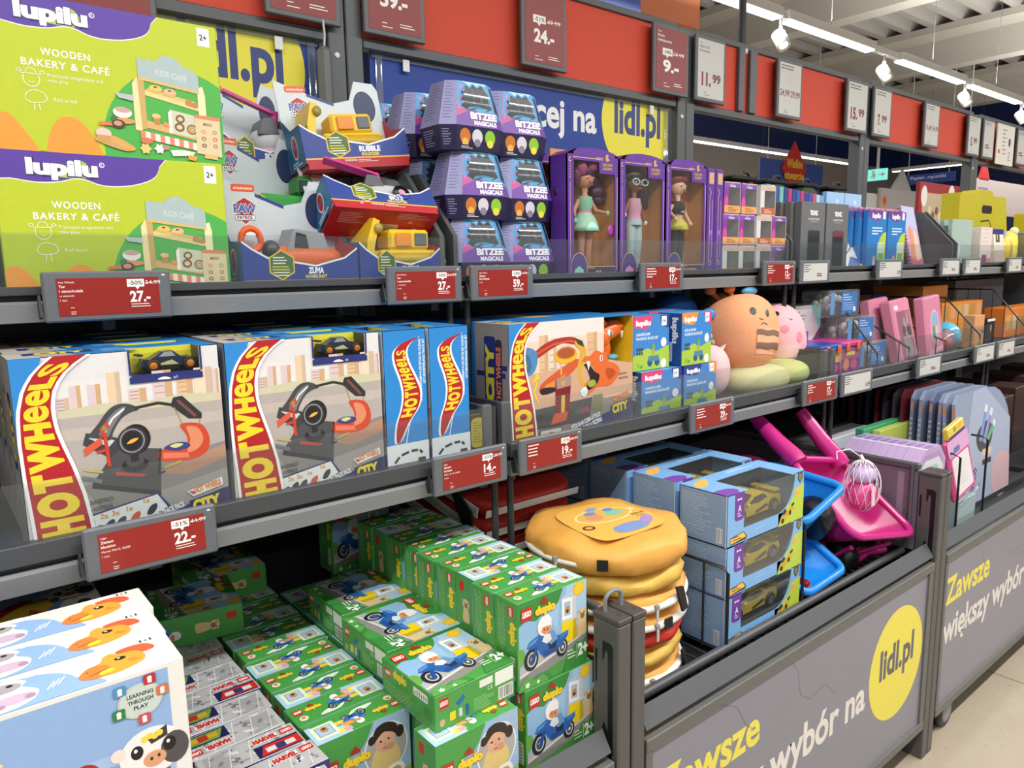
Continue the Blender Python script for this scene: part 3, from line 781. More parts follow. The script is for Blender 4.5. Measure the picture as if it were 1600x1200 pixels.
def price_card(x, w, label, big, red=True, head=(), pct=None, old=None, two=None, z0=2.255, h=0.245, y=1.895, big_w=0.6, bw=True):
    """upright price frame hung on the header"""
    t = thing('price_card', label, 'price card', (x, y, z0), 0, 'price cards on the red header')
    f = MB(); f.cbox((0, 0, 0), (w, 0.014, h), frame_metal('#5d6063'), 0.003); f.build('frame', t)
    k = MB(); k.cbox((0.02, 0.0145, h - 0.05), (w - 0.02, 0.032, h - 0.005), frame_metal('#45484b'), 0.002); k.build('hook', t)
    s = MB(); m = 0.014; m0 = mat('#872a28', rough=0.4) if red else mat('#c8c9c5', rough=0.45)
    s.box((m, -0.0008, m), (w - m, 0.002, h - m), m0)
    W = 100.0; H = 100.0 * (h - 2 * m) / (w - 2 * m)
    a = Art(s, (m, -0.00081, m), (w - 2 * m, 0, 0), (0, 0, h - 2 * m), W, H)
    tx = WHITE if red else INK
    y_ = H - 10
    for j, ln in enumerate(head): a.text(ln, 5, y_, 5.0 if j else 3.2, tx, bold=0.015 if j else 0.0); y_ -= 9
    if not head and not red: a.lines(6, H - 8, 60, 2, 7, 2.2, tx, 2)
    if not big and not two: a.lines(14, H * 0.3, 60, 2, 9, 5, tx if red else MAROON, 3)
    elif two:
        a.text(two[0], 3, H * 0.36, 15, MAROON, w=44, bold=0.025); a.text(two[1], 53, H * 0.36, 15, MAROON, w=44, bold=0.025); a.line([(50, 20), (50, H - 4)], 0.6, '#8f908d')
    else:
        bx, by, bh, bwid = (12, H * 0.22, 26, 72) if not red else (22, H * 0.30, 22, 52)
        if red: a.text(big, bx, by, bh, tx, w=bwid, bold=0.04)
        else:
            i, d = big.split('.')
            a.text(i + '.', 20 if len(i) < 2 else 14, by, 27, MAROON, w=18 + 16 * (len(i) - 1) * 1.1, bold=0.05)
            a.text(d, 46 if len(i) < 2 else 56, by + 9, 18, MAROON, w=32, bold=0.045)
    if pct:
        a.rect(20, H * 0.56, 32, 14, WHITE); a.poly([(30, H * 0.56 + 1), (40, H * 0.56 + 1), (35, H * 0.56 - 6)], WHITE); a.text(pct, 23, H * 0.56 + 3.5, 7, INK, w=26, bold=0.015)
    if old: a.text(old, 56, H * 0.57 + 1, 7.5, tx, w=34); a.line([(54, H * 0.57 + 2), (92, H * 0.57 + 7)], 1, tx)
    a.lines(24, 12, 16, 1, 4, 1.2, tx); a.lines(24, 6, 20, 1, 4, 1.2, tx, 2)
    if red: a.lines(58, 14, 36, 2, 4, 1.4, tx, 3)
    s.build('screen', t)
    return t
price_card(0.315, 0.203, 'red price card at the top left, above the lime green boxes', '', z0=2.13, h=0.37)
price_card(0.772, 0.205, 'red price card on the header left of the tall posts', '')
price_card(1.045, 0.195, 'red price card reading 59 right of the tall posts', '59.-', pct='-50%', old='119.-')
price_card(1.600, 0.195, 'red price card reading 24 above the doll boxes', '24.-', pct='-51%', old='49.99')
price_card(2.232, 0.205, 'red price card reading 9 left of the white eleven card', '9.-', head=('Figurka', 'Figurka', 'kolekcjonerska'), pct='-54%', old='19.99')
price_card(2.480, 0.195, 'white price card reading 11.99', '11.99', red=False, head=('Tablica', 'Tablica LCD', 'do rysowania'))
price_card(3.055, 0.200, 'white price card with two prices 24,99 and 29,99', '', red=False, two=('24,99', '29,99'))
price_card(3.665, 0.215, 'white price card reading 15.99 left of the third post', '15.99', red=False)
price_card(3.940, 0.200, 'white price card reading 7.99 right of the third post', '7.99', red=False)
price_card(4.545, 0.200, 'white price card with two prices 13,49 and 34,99', '', red=False, two=('13,49', '34,99'))
price_card(5.165, 0.200, 'white price card reading 5.99 near the right edge', '5.99', red=False)
price_card(5.410, 0.190, 'white price card with red figures right of the five card', '', red=False)
b = MB(); b.cbox((5.62, 1.885, 2.235), (5.93, 1.893, 2.49), '#e6e2da', 0.001)
a = front_art(b, 5.62, 5.93, 1.885, 2.235, 2.49, 100, 82)
for k in range(7): a.lines(30 + 0 * k, 70 - k * 8, 26, 1, 3, 2.2, ('#8d7f96', '#7a7478')[k % 2], k)
a.ell(72, 48, 7, 9, '#39406a'); a.rect(8, 22, 12, 8, '#df6b3c'); a.lines(66, 26, 20, 4, 5, 1.8, '#8a8288', 9)
single('paper_notice', b, 'white printed paper notice with small figures on the header at the right edge', 'notice')
price_card(6.02, 0.200, 'last white price card at the right edge of the frame', '', red=False)
# ================================================================== goods on the top shelf
ZT = 1.5785                                                   # deck of the top shelf
# ---- lime green wooden shop sets
LIME = mat('#bac930', rough=0.4); PURP = '#5a3fa0'; SHOPG = '#4fae4e'; ORNG = '#ee9a3d'; PLY = '#e6cf92'; PLY2 = '#c9a867'
def lime_box():
    b = MB(); w_, d, h = 0.357, 0.11, 0.241
    b.cbox((0, 0, 0), (w_, d, h), LIME, 0.0015, {'+x': mat('#b9c936'), '+z': LIME})
    a = front_art(b, 0, w_, 0, 0, h, 100, 67.5)
    a.ell(80, 6, 36.5, 38, SHOPG, 48)
    a.cloud([(-6, -4), (-2, 12), (5, 16), (11, 10), (17, -4)], ORNG); a.cloud([(21, -5), (22, 10), (29, 16.5), (37, 12), (43, -5)], ORNG)
    pb = [(-5, 75), (70, 75), (69, 64), (66, 58.5), (58, 55), (49, 53.6), (42, 54), (36, 56), (31, 56.2), (25, 54.6), (16, 54), (6, 55.2), (-5, 56)]
    a.cloud([(x, y - 0.5) for x, y in pb], '#eef0dc', 4); a.cloud(pb, PURP, 4)
    a.cloud([(24, 57), (29, 62.5), (33, 64.6), (37, 63), (39, 57)], '#a9cf49')
    a.text('lupilu', 12.3, 57.4, 6.6, '#2e2360', w=29.4, bold=0.085); a.text('lupilu', 12.5, 57.7, 6.4, '#f4f3f7', w=29, bold=0.055)
    a.ring(43.4, 63, 1.2, 1.2, 0.35, '#f4f3f7', 14); a.text('R', 42.9, 62.4, 1.1, '#f4f3f7')
    a.rect(90.3, 57.3, 6.0, 8.8, '#eeeef2'); a.text('2+', 93.3, 60.2, 2.7, '#1e1e22', w=3.6, al='c', bold=0.025)
    a.text('WOODEN', 31, 42.4, 3.0, '#f8faf0', w=20, al='c', bold=0.02, spacing=1.15)
    a.text('BAKERY & CAFÉ', 31, 37.2, 3.0, '#f8faf0', w=35.5, al='c', bold=0.02, spacing=1.15)
    a.text('Promotes imagination and', 23, 33.1, 1.6, '#f0f5d8', w=22.5); a.text('role-play', 23, 30.8, 1.6, '#f0f5d8')
    a.text('Real wood', 24.5, 22.6, 1.7, '#f0f5d8', w=9)
    I = '#eff4d6'
    a.ring(16.5, 31.5, 3.4, 3.6, 0.35, I, 20, 150, 390); a.line([(12.6, 33.6), (20.4, 33.6)], 0.35, I); a.ring(16.5, 34, 2.2, 2.2, 0.3, I, 12, 0, 180)
    a.ring(12.0, 34.6, 1.1, 0.8, 0.3, I, 10); a.ring(21.0, 34.6, 1.1, 0.8, 0.3, I, 10); a.ring(16.5, 30.6, 1.2, 0.9, 0.3, I, 8, 190, 350)
    lp = smooth_loop([(13.4, 22.9), (14.4, 25.4), (17.5, 26.6), (20.8, 25.5), (21.8, 23.2), (20.2, 21.6), (17.6, 21.3), (14.8, 21.4)], 5)
    a.line(lp + lp[:1], 0.35, I); a.line([(16.9, 21.4), (16.4, 18)], 0.35, I); a.line([(18.3, 21.4), (18.8, 18)], 0.35, I)
    # the toy shop front
    a.poly([(59, 37), (63.5, 39), (63.5, 14.5), (59, 13)], PLY2); a.poly([(58, 35), (60.5, 38.5), (61, 13), (58, 13.5)], '#efdca6')
    a.poly([(63.5, 14.8), (88, 10.5), (88, 14), (63.5, 18.4)], '#d8ae70')
    a.poly([(63.5, 30.2), (88.5, 25.2), (88.5, 27.6), (63.5, 32.4)], '#e8d08e'); a.poly([(63.5, 32.4), (88.5, 27.6), (87, 29.6), (65, 33.6)], '#d7bb78')
    a.poly([(88.3, 12), (88.3, 36.5), (91, 37.6), (92, 33), (92, 11)], '#efe2b4')
    a.poly([(61, 47.2), (61, 38.6), (89.3, 34.8), (89.3, 42), (87, 44.6), (82.5, 45.6), (80, 48.5), (76, 50), (72, 49.4), (69.4, 46.6)], '#a9bcbd')
    a.poly([(61, 38.6), (89.3, 34.8), (89.3, 33.6), (61, 37.2)], '#d9b96e')
    a.text('KIDS CAFÉ', 76.2, 39.6, 2.6, '#c3d2d2', w=14.5, al='c', rot=-7, bold=0.03)
    a.poly([(73.8, 13.5), (73.8, 22), (75.4, 24.5), (88.3, 22.5), (88.3, 11.4)], '#cfd0b6'); a.poly([(73.4, 13.5), (73.4, 23), (75, 25), (75, 13.3)], '#f4f0e2')
    for k, (x, y) in enumerate(((68.5, 33.6), (75, 32.6))):
        a.ell(x, y, 3.2, 1.9, '#d9b35a', 16); a.ell(x, y + 0.5, 2.8, 1.3, ('#e3c26c', '#e8b79a')[k], 16); a.ell(x, y + 0.9, 0.9, 0.4, '#5a4326', 10)
    a.cloud([(82, 28.6), (84, 31.3), (85.5, 29.2), (88, 29.2), (87.6, 26.8), (83, 27.6)], '#b98c4c')
    a.poly([(66.5, 17.2), (66, 20.6), (69.6, 20.2), (69.2, 16.8)], '#b98e48'); a.ell(67.8, 20.8, 2.1, 1.2, '#dcc08a', 12); a.poly([(70.5, 16.6), (71, 18.4), (73.6, 18), (73.6, 15.9)], '#e6945a')
    a.ring(79, 20.6, 2.2, 2, 0.9, '#8a5c33', 14); a.ring(78.4, 16.6, 2.4, 2.2, 1.0, '#8a5c33', 14); a.ring(84.4, 16, 2.6, 2.5, 0.8, '#9a6a3a', 16); a.ring(84.4, 16, 1.3, 1.2, 0.6, '#c08a52', 12)
    for k in range(13):
        x0 = 60 + k * 2.2; y0 = 13.4 - k * 0.34
        a.poly([(x0, y0 - 3.6), (x0 + 2.2, y0 - 3.95), (x0 + 2.2, y0 - 0.35), (x0, y0)], ('#e58a70', '#f3e7da')[k % 2])
    a.poly([(86, 4.5), (86, 23.6), (98.4, 23), (98.4, 3.2)], '#dcc9a2'); a.poly([(86, 23.6), (98.4, 23), (98.4, 21.2), (86, 21.8)], '#d98562')
    a.text('MENU', 92.2, 18.4, 1.4, '#7d6348', w=4.4, al='c', bold=0.02)
    for k, c in enumerate(('#d98a70', '#8fa84e', '#a87243', '#d0704e', '#6b4a2c', '#a97a4a')):
        a.ring(89.8 + 5.6 * (k % 2), 15.4 - 3.4 * (k // 2), 1.2, 1.0, 0.5, c, 12)
    a.poly([(89.5, 2.4), (89.8, 4.6), (96.2, 4.0), (96, 1.8)], '#e2b878')
    # plates, cutlery and biscuits
    a.ell(52.6, 20.8, 4.2, 2.6, '#e9e6df', 18); a.ell(52.8, 22, 3.4, 1.3, '#c9a39a', 14); a.ell(53, 17, 5, 1.4, '#d99a62', 14)
    a.line([(42, 14.8), (50, 15)], 1.5, '#e07a4c'); a.ell(50.4, 15.4, 3.0, 2.1, '#5d3b28', 16); a.ell(50.2, 15.6, 1.9, 1.2, '#c79a86', 12); a.ell(48.8, 18, 1.4, 1.0, '#3f7a45', 10)
    a.poly([(50, 29.8), (58, 29.4), (58, 26.6), (51.5, 27.6)], '#b5c0c0')
    a.cloud([(40, 7), (52, 3), (56, 4.6), (45, 9.4)], '#c9a468'); a.cloud([(46, 7.6), (55, 3.4), (56.4, 5.2), (48, 9.6)], '#dba55c'); a.ell(43.6, 10.4, 3.4, 2.4, '#e6c6be', 14); a.poly([(41.2, 6.4), (40.4, 9.6), (46.6, 9.4), (46, 6.2)], '#c99a5a')
    a.ell(62.4, 8.6, 2.8, 1.5, '#cf7a5c', 14); a.star(61.6, 4.8, 2.8, 1.9, 6, '#e9c877'); a.star(68, 5.2, 2.6, 1.7, 6, '#f3ece4'); a.ell(71, 6, 1.8, 1.1, '#c98a80', 12)
    for k in range(5): a.poly([(74 + k * 1.7, 2.2 + 0.5 * k), (73 + k * 2.4, 4.6 + (0.4, 0.7, 0.8, 0.7, 0.4)[k]), (76 + k * 2.2, 4.6 + (0.5, 0.8, 0.8, 0.6, 0.2)[k]), (77.4 + k * 1.5, 2.4)], ('#efe9dc', '#dfe6d8')[k % 2])
    a.poly([(81, 1.2), (82, 3.4), (86, 2.6), (85, 0.5)], '#e8a04c')
    s = Art(b, (w_, 0, 0), (0, d, 0), (0, 0, h), 40, 67.5); s.rect(0, 0, 40, 20, SHOPG); s.rect(1.2, 0, 0.5, 67.5, '#8f9c2a')
    return b
lb = lime_box()
single('toy_carton', lb, 'lime green wooden toy shop carton, lower one of the stack, with the price tag below', 'toy box', 'lime green shop set cartons', (0.130, 1.447, ZT))
o = dup(bpy.data.objects['toy_carton'], (0.138, 1.452, ZT + 0.2415), label='lime green wooden toy shop carton on top of the stack at the left')
o = dup(bpy.data.objects['toy_carton'], (-0.238, 1.447, ZT), label='lime green toy shop carton cut off by the left edge of the photo')
o = dup(bpy.data.objects['toy_carton'], (-0.230, 1.452, ZT + 0.2415), label='upper lime green toy shop carton beyond the left edge of the photo')

# ---- open boxes with toy vehicles
CARD = mat('#c9d3da', rough=0.35); PBLUE = '#27408f'; PRED = '#b3202a'
def shield(a, x, y, s):
    a.poly([(x - 15 * s, y + 9 * s), (x, y + 17 * s), (x + 15 * s, y + 9 * s), (x + 13 * s, y - 8 * s), (x, y - 19 * s), (x - 13 * s, y - 8 * s)], '#d5dbe2')
    a.poly([(x - 13 * s, y + 8 * s), (x, y + 15 * s), (x + 13 * s, y + 8 * s), (x + 11 * s, y - 8 * s), (x, y - 16 * s), (x - 11 * s, y - 8 * s)], '#b5322e')
    a.text('PAW', x, y - 3 * s, 10 * s, '#e9eef2', w=33 * s, al='c', bold=0.08); a.text('PAW', x, y - 2.6 * s, 9.4 * s, '#3f6fb5', w=31 * s, al='c', bold=0.045)
    a.rr(x - 14 * s, y - 12 * s, 28 * s, 7 * s, 2.5 * s, '#3a4352'); a.rr(x - 13.4 * s, y - 11.4 * s, 26.8 * s, 5.8 * s, 2.2 * s, '#eef1f3')
    a.text('PATROL', x, y - 10.4 * s, 3.8 * s, '#2b3550', w=22 * s, al='c', bold=0.03)
def vehicle_box(kind, name, sub, label, loc, rot, w_=0.245):
    t = thing('toy_vehicle_box', label, 'toy box', loc, 0, 'open boxes with toy vehicles', rot=rot)
    d = 0.10; k = w_ / 0.245
    tr = MB()
    tr.box((0.004, 0.0, 0), (w_ - 0.004, d, 0.012), PRED)
    fp = [(0, 0.012), (w_, 0.012), (w_, 0.078), (0.215 * k, 0.060), (0.15 * k, 0.046), (0.11 * k, 0.052), (0.055 * k, 0.058), (0.02 * k, 0.075), (0, 0.088)]
    tr.prism([(x, 0.0, z) for x, z in fp], (0, 0.002, 0), PBLUE)
    tr.prism([(0, 0.002, 0.012), (0, d, 0.012), (0, d, 0.12), (0, 0.06, 0.09), (0, 0.002, 0.088)], (0.002, 0, 0), '#2f6f9f')
    tr.prism([(w_ - 0.002, 0.002, 0.012), (w_ - 0.002, d, 0.012), (w_ - 0.002, d, 0.12), (w_ - 0.002, 0.06, 0.09), (w_ - 0.002, 0.002, 0.078)], (0.002, 0, 0), PRED)
    a = Art(tr, (0, 0, 0), (w_, 0, 0), (0, 0, 0.1), 245, 100)
    a.rect(0, 12, 245, 7, PRED); a.rect(0, 19, 245, 3, '#e7b53c')
    top = [(x / w_ * 245, z * 1000) for x, z in fp[2:]]
    a.line(top, 3.2, '#eef2f5')
    if name: a.text(name, 150, 33, 10, '#f3f5f8', w=len(name) * 8.4, al='c', bold=0.05); a.text(sub, 150, 24.5, 5.6, '#e9cf52', w=len(sub) * 4.7, al='c', bold=0.04)
    hx = [(78 + 30 * cos(R_(60 * i + 90)), 48 + 27 * sin(R_(60 * i + 90))) for i in range(6)]
    a.poly(hx, '#e2c043', False); a.poly([(78 + (x - 78) * 0.9, 48 + (y - 48) * 0.9) for x, y in hx], '#4c6b3c', False)
    a.lines(60, 60, 36, 3, 5, 2, '#e9ecd8', 3); a.lines(58, 44, 40, 3, 5, 2, '#d8cf3c', 5); a.lines(62, 34, 32, 2, 5, 2, '#e9ecd8', 6)
    a.text('3+', 62, 13.2, 4.6, '#f3e6e6', bold=0.02); a.text('WARNING:', 86, 13.4, 4, '#f3e6e6', bold=0.02); a.lines(118, 15, 50, 2, 3, 1.2, '#f0d5d5')
    u = Art(tr, (0, d, 0), (w_, 0, 0), (0, -d, 0), 245, 100)          # printed base
    u.rect(0, 0, 245, 100, PRED); u.lines(20, 84, 70, 7, 5, 1.4, '#d9a0a0', 4); u.rr(100, 40, 62, 16, 5, '#b9b3b0'); u.lines(104, 51, 52, 3, 4, 1.6, '#7b2a2a'); u.lines(150, 90, 70, 5, 4, 1.4, '#d9a0a0', 8)
    u.lines(60, 30, 130, 5, 5, 1.4, '#d98c8c', 7); u.rect(196, 12, 12, 34, '#e8e4e2'); u.text('CE', 180, 62, 6, '#f0dcdc'); u.rr(170, 74, 60, 8, 3, '#c45a5a')
    s_ = Art(tr, (0, d, 0.012), (0, -d, 0), (0, 0, 0.08), 100, 80); s_.ell(50, 42, 18, 24, '#d9dfe6'); s_.ell(50, 42, 14, 20, '#b5322e'); s_.text('PAW', 50, 38, 9, '#3f6fb5', w=28, al='c', bold=0.04); s_.lines(18, 12, 64, 2, 6, 3, '#d9dfe6')
    tr.build('tray', t)
    c = MB(); cp = [(0.0, 0.012), (w_, 0.012), (w_, 0.185), (w_ - 0.01, 0.20), (0.19 * k, 0.205), (0.17 * k, 0.165), (0.13 * k, 0.158), (0.07 * k, 0.178), (0, 0.205)]
    c.prism([(x, d, z) for x, z in cp], (0, 0.003, 0), CARD)
    a = Art(c, (0, d, 0), (w_, 0, 0), (0, 0, 0.2), 245, 200)
    shield(a, 48, 147, 1.5)
    a.rr(22, 180, 48, 13, 4, '#dd5a33'); a.text('nickelodeon', 46, 184, 5, '#f5e6df', w=38, al='c', bold=0.02)
    a.poly([(70, 178), (130, 158), (130, 152), (70, 172)], PBLUE)
    a.ell(205, 150, 27, 34, '#2b2b50', 24); a.ell(205, 150, 24, 31, '#23355f', 24)
    c.build('backing_card', t)
    v = MB(); G = '#6c7076'
    if kind == 'hover':
        v.blob((0.145, 0.05, 0.055), (0.085, 0.04, 0.03), '#d9622a', pw=2.6); v.blob((0.145, 0.05, 0.034), (0.095, 0.046, 0.02), '#3a3b3f', pw=2.6)
        v.prism([(0.10, 0.02, 0.075), (0.19, 0.02, 0.07), (0.18, 0.02, 0.105), (0.115, 0.02, 0.112)], (0, 0.06, 0), '#8a8f96'); v.prism([(0.115, 0.018, 0.08), (0.145, 0.018, 0.078), (0.14, 0.018, 0.102), (0.12, 0.018, 0.106)], (0, 0.062, 0), '#2e3034')
        for x, y in ((0.030, 0.03), (0.045, 0.07)):
            ring = [(x + 0.020 * cos(q), y, 0.092 + 0.020 * sin(q)) for q in (2 * pi * i / 16 for i in range(16))]
            v.tube(ring, 0.006, '#e2561f', 8, True); v.rod((x, y, 0.08), (x + 0.02, y, 0.04), 0.006, '#e2561f')
            v.bar((x - 0.02, y, 0.105), (x + 0.02, y, 0.105), 0.004, 0.008, '#f0ebe6')
        v.blob((0.075, 0.045, 0.075), (0.018, 0.02, 0.018), '#3a3b3f')
    elif kind == 'dozer':
        Y = '#e8c22e'
        v.cbox((0.06, 0.015, 0.03), (0.21, 0.085, 0.075), Y, 0.006); v.cbox((0.085, 0.02, 0.075), (0.19, 0.08, 0.115), Y, 0.006); v.cbox((0.15, 0.017, 0.083), (0.182, 0.083, 0.108), '#5c6468', 0.002)
        v.cbox((0.10, 0.0155, 0.082), (0.14, 0.018, 0.108), '#dc8a2a', 0.001)
        for y in (0.02, 0.08): v.tube([(0.06, y, 0.03), (0.2, y, 0.03), (0.21, y, 0.045), (0.2, y, 0.06), (0.06, y, 0.06), (0.05, y, 0.045)], 0.011, '#c9a422', 8, True)
        v.prism([(0.02, 0.005, 0.03), (0.035, 0.005, 0.03), (0.04, 0.005, 0.08), (0.055, 0.005, 0.13), (0.04, 0.005, 0.135), (0.022, 0.005, 0.09)], (0, 0.09, 0), Y); v.bar((0.04, 0.03, 0.07), (0.09, 0.03, 0.06), 0.01, 0.012, Y)
        v.lathe([(0, 0), (0.01, 0), (0.01, 0.01), (0, 0.01)], (0.05, 0.0, 0.115), (0, 1, 0), '#9c8a3a', 12)
    elif kind == 'heli':
        v.blob((0.155, 0.05, 0.07), (0.07, 0.038, 0.035), '#b9bcc2', pw=2.5); v.prism([(0.10, 0.015, 0.085), (0.15, 0.015, 0.085), (0.14, 0.015, 0.118), (0.115, 0.015, 0.118)], (0, 0.07, 0), '#5c6066'); v.cbox((0.155, 0.02, 0.085), (0.2, 0.08, 0.12), '#4a4d52', 0.008)
        v.blob((0.16, 0.05, 0.05), (0.075, 0.04, 0.018), '#d9a7c4', pw=2.5)
        v.lathe([(0, -0.004), (0.016, -0.004), (0.02, 0), (0.02, 0.008)], (0.175, 0.006, 0.055), (0, -1, 0), '#2c2c30', 16); v.lathe([(0, 0), (0.008, 0.0)], (0.175, -0.003, 0.055), (0, -1, 0), '#d58fbd', 12)
        v.bar((0.03, 0.03, 0.165), (0.15, 0.03, 0.128), 0.018, 0.006, '#c93d8e'); v.rod((0.145, 0.03, 0.10), (0.148, 0.03, 0.135), 0.008, '#c93d8e')
    elif kind == 'truck':
        v.cbox((0.07, 0.02, 0.03), (0.2, 0.085, 0.08), '#3b9a45', 0.008); v.cbox((0.16, 0.02, 0.08), (0.2, 0.08, 0.12), '#2f7f3a', 0.008); v.cbox((0.165, 0.018, 0.085), (0.195, 0.05, 0.11), '#28323a', 0.002)
        for x in (0.095, 0.175): v.lathe([(0, -0.004), (0.014, -0.004), (0.02, 0), (0.02, 0.014)], (x, 0.016, 0.032), (0, 1, 0), '#26272a', 16)
    v.build({'hover': 'toy_hovercraft', 'dozer': 'toy_bulldozer', 'heli': 'toy_helicopter', 'truck': 'toy_truck'}[kind], t)
    return t
VB = []
VB.append(vehicle_box('hover', 'ZUMA', 'HOVERCRAFT', 'open blue toy box with an orange hovercraft, front left of the vehicle pile', (0.512, 1.448, ZT), (0, 0, 0), 0.245))
VB.append(vehicle_box('dozer', 'RUBBLE', 'BULLDOZER', 'open toy box with a yellow bulldozer, low behind the right price tag', (0.762, 1.448, ZT), (0, 0, 0), 0.205))
vehicle_box('heli', 'SKYE', 'HELICOPTER', 'toy helicopter box tipped back on the pile, showing its red base', (0.712, 1.455, 1.752), (R_(-38), R_(2), R_(-3)), 0.255)
VB.append(vehicle_box('dozer', 'RUBBLE', 'BULLDOZER', 'toy bulldozer box highest on the pile, next to the faceted blue boxes', (0.728, 1.605, 1.842), (R_(-8), R_(-6), R_(-3)), 0.262))
VB.append(vehicle_box('truck', '', '', 'toy truck box with a green vehicle behind the hovercraft box', (0.548, 1.60, 1.705), (R_(-4), R_(2), 0), 0.2))
VB.append(vehicle_box('heli', 'SKYE', 'HELICOPTER', 'toy helicopter box at the back, beside the upper lime green carton', (0.575, 1.72, 1.84), (R_(-4), 0, 0), 0.19))
vehicle_box('hover', 'ZUMA', 'HOVERCRAFT', 'second orange hovercraft box, half hidden behind the tipped red box', (0.60, 1.575, ZT), (0, 0, 0), 0.22)
vehicle_box('truck', '', '', 'toy truck box at the bottom of the pile, behind the bulldozer box', (0.70, 1.70, ZT), (0, 0, 0), 0.22)
for o in VB: o.scale = (1, 1, 1.13)

# ---- faceted blue boxes
def facet_box():
    t = thing('faceted_box', 'faceted dark blue and purple toy box', 'toy box', (0, 0, 0), 0, 'faceted blue toy boxes')
    W_, D_, H_ = 0.192, 0.125, 0.158
    def ring(s, z):
        w2, d2 = W_ / 2 * s, D_ / 2 * s; c = 0.36
        return [V((x, y, z)) for x, y in ((-w2 * (1 - c), -d2), (w2 * (1 - c), -d2), (w2, -d2 * (1 - c)), (w2, d2 * (1 - c)), (w2 * (1 - c), d2), (-w2 * (1 - c), d2), (-w2, d2 * (1 - c)), (-w2, -d2 * (1 - c)))]
    R = [ring(0.90, 0), ring(1.0, 0.055), ring(0.70, H_)]
    b = MB(); low, up, txt = '#1f1b45', '#4f94cc', '#8486b4'
    for k in range(8):
        j = (k + 1) % 8
        b.add([R[0][k], R[0][j], R[1][j], R[1][k]], [(0, 1, 2, 3)], low); b.add([R[1][k], R[1][j], R[2][j], R[2][k]], [(0, 1, 2, 3)], txt if k in (6, 7, 3) else up)
    b.add(R[2], [tuple(range(8))], '#6fb4dd'); b.add(R[0], [tuple(range(8))[::-1]], low)
    # front upper facet
    def face(k, lo, hi, W=100, H=100):
        o = R[lo][k]; Uu = R[lo][(k + 1) % 8] - R[lo][k]; top = (R[hi][k] + R[hi][(k + 1) % 8]) / 2; mid = (R[lo][k] + R[lo][(k + 1) % 8]) / 2
        return Art(b, o, Uu, top - mid, W, H)
    def trapz(k, W=100.0, H=100.0):
        """drawing on an upper facet whose top is narrower: returns the Art and the half-width at height y"""
        a = face(k, 1, 2, W, H); r = (R[2][(k + 1) % 8] - R[2][k]).length / (R[1][(k + 1) % 8] - R[1][k]).length
        return a, lambda y: 0.5 * W * (1 - (1 - r) * y / H)
    a, hw = trapz(0)
    def tp(x, y): return (50 + x * hw(y) / 50.0, y)
    def P(pts, m): a.poly([tp(*q) for q in pts], m, False)
    P([(-50, 0), (50, 0), (50, 34), (20, 30), (-10, 40), (-50, 30)], '#6b3f9c'); P([(-50, 20), (-20, 34), (-50, 46)], '#b6508f')
    P([(-38, 44), (-30, 52), (-42, 60), (-30, 66), (-40, 76), (-26, 78), (-26, 92), (-8, 86), (0, 95), (14, 88), (30, 95), (38, 84), (47, 76), (42, 60), (48, 44), (30, 36), (10, 42), (-10, 36), (-24, 36)], '#1c2228')
    P([(-22, 37), (0, 42), (26, 37), (38, 42), (10, 47), (-14, 45)], '#3fa0c4')
    P([(-2, 50), (4, 50), (2, 82), (-6, 78)], '#3b444c'); P([(18, 56), (26, 56), (24, 76), (18, 76)], '#55606a')
    for x, y, c in ((-38, 86, '#e07aa0'), (-40, 60, '#c9507a'), (-44, 40, '#d95aa8')): P([(x - 4, y), (x, y - 6), (x + 4, y), (x, y + 6)], c)
    P([(-24, 97), (-10, 91), (0, 98), (14, 92), (26, 98), (40, 94), (46, 100), (-40, 100)], '#a9dcf2')
    vs = a.l; a.text('BiTZEE', 68, 17, 15, '#3d2a6c', w=66, al='c', bold=0.09); a.text('BiTZEE', 68, 17.6, 14, '#f0ecf6', w=64, al='c', bold=0.055); a.text('MAGICALS', 70, 4, 9, '#f0ecf6', w=54, al='c', bold=0.05)
    # front lower facet
    a = Art(b, R[0][0] - V((0.004, 0, 0)), R[0][1] - R[0][0] + V((0.008, 0, 0)), R[1][0] - R[0][0] + V((0.0032, 0, 0)), 100, 48)
    for x, c, c2 in ((22, '#c9762f', '#e8b45a'), (52, '#d3d0dc', '#8a8296'), (84, '#8fc43a', '#e6d84a')):
        a.ell(x, 28, 13, 15, c, 18); a.ell(x, 16, 8, 8, c2, 14)
    a.rect(8, 2, 40, 9, '#15152e'); a.lines(12, 7, 30, 2, 3, 1.4, '#c9c9da')
    # lavender side facets with small print
    for k in (7, 6):
        a, hw = trapz(k)
        for i in range(12):
            y = 92 - i * 7; h2 = hw(y) * 0.7; a.rect(50 - h2, y, h2 * (1.2 + 0.6 * ((i * 7) % 5) / 5), 2.2, '#5d5c92'); a.l -= 1
        a = Art(b, R[0][k], R[0][(k + 1) % 8] - R[0][k], R[1][k] - R[0][k], 100, 60); a.lines(14, 48, 66, 7, 6, 2, '#8d8cb4', k)
    a, hw = trapz(1); a.poly([(30, 40), (44, 70), (30, 92), (64, 96), (84, 60), (80, 30), (60, 36)], '#1c2228'); a.poly([(0, 0), (100, 0), (96, 24), (4, 30)], '#6b3f9c')
    b.build('carton', t)
    wd = MB(); n = (R[2][0] - R[1][0]); off = V((0, -0.0014, 0.0006))
    q = [R[1][0] * 0.62 + R[1][1] * 0.38, R[1][0] * 0.3 + R[1][1] * 0.7]
    lo = [R[1][0].lerp(R[2][0], 0.42) .lerp(R[1][1].lerp(R[2][1], 0.42), 0.12) + off, R[1][0].lerp(R[2][0], 0.42).lerp(R[1][1].lerp(R[2][1], 0.42), 0.92) + off]
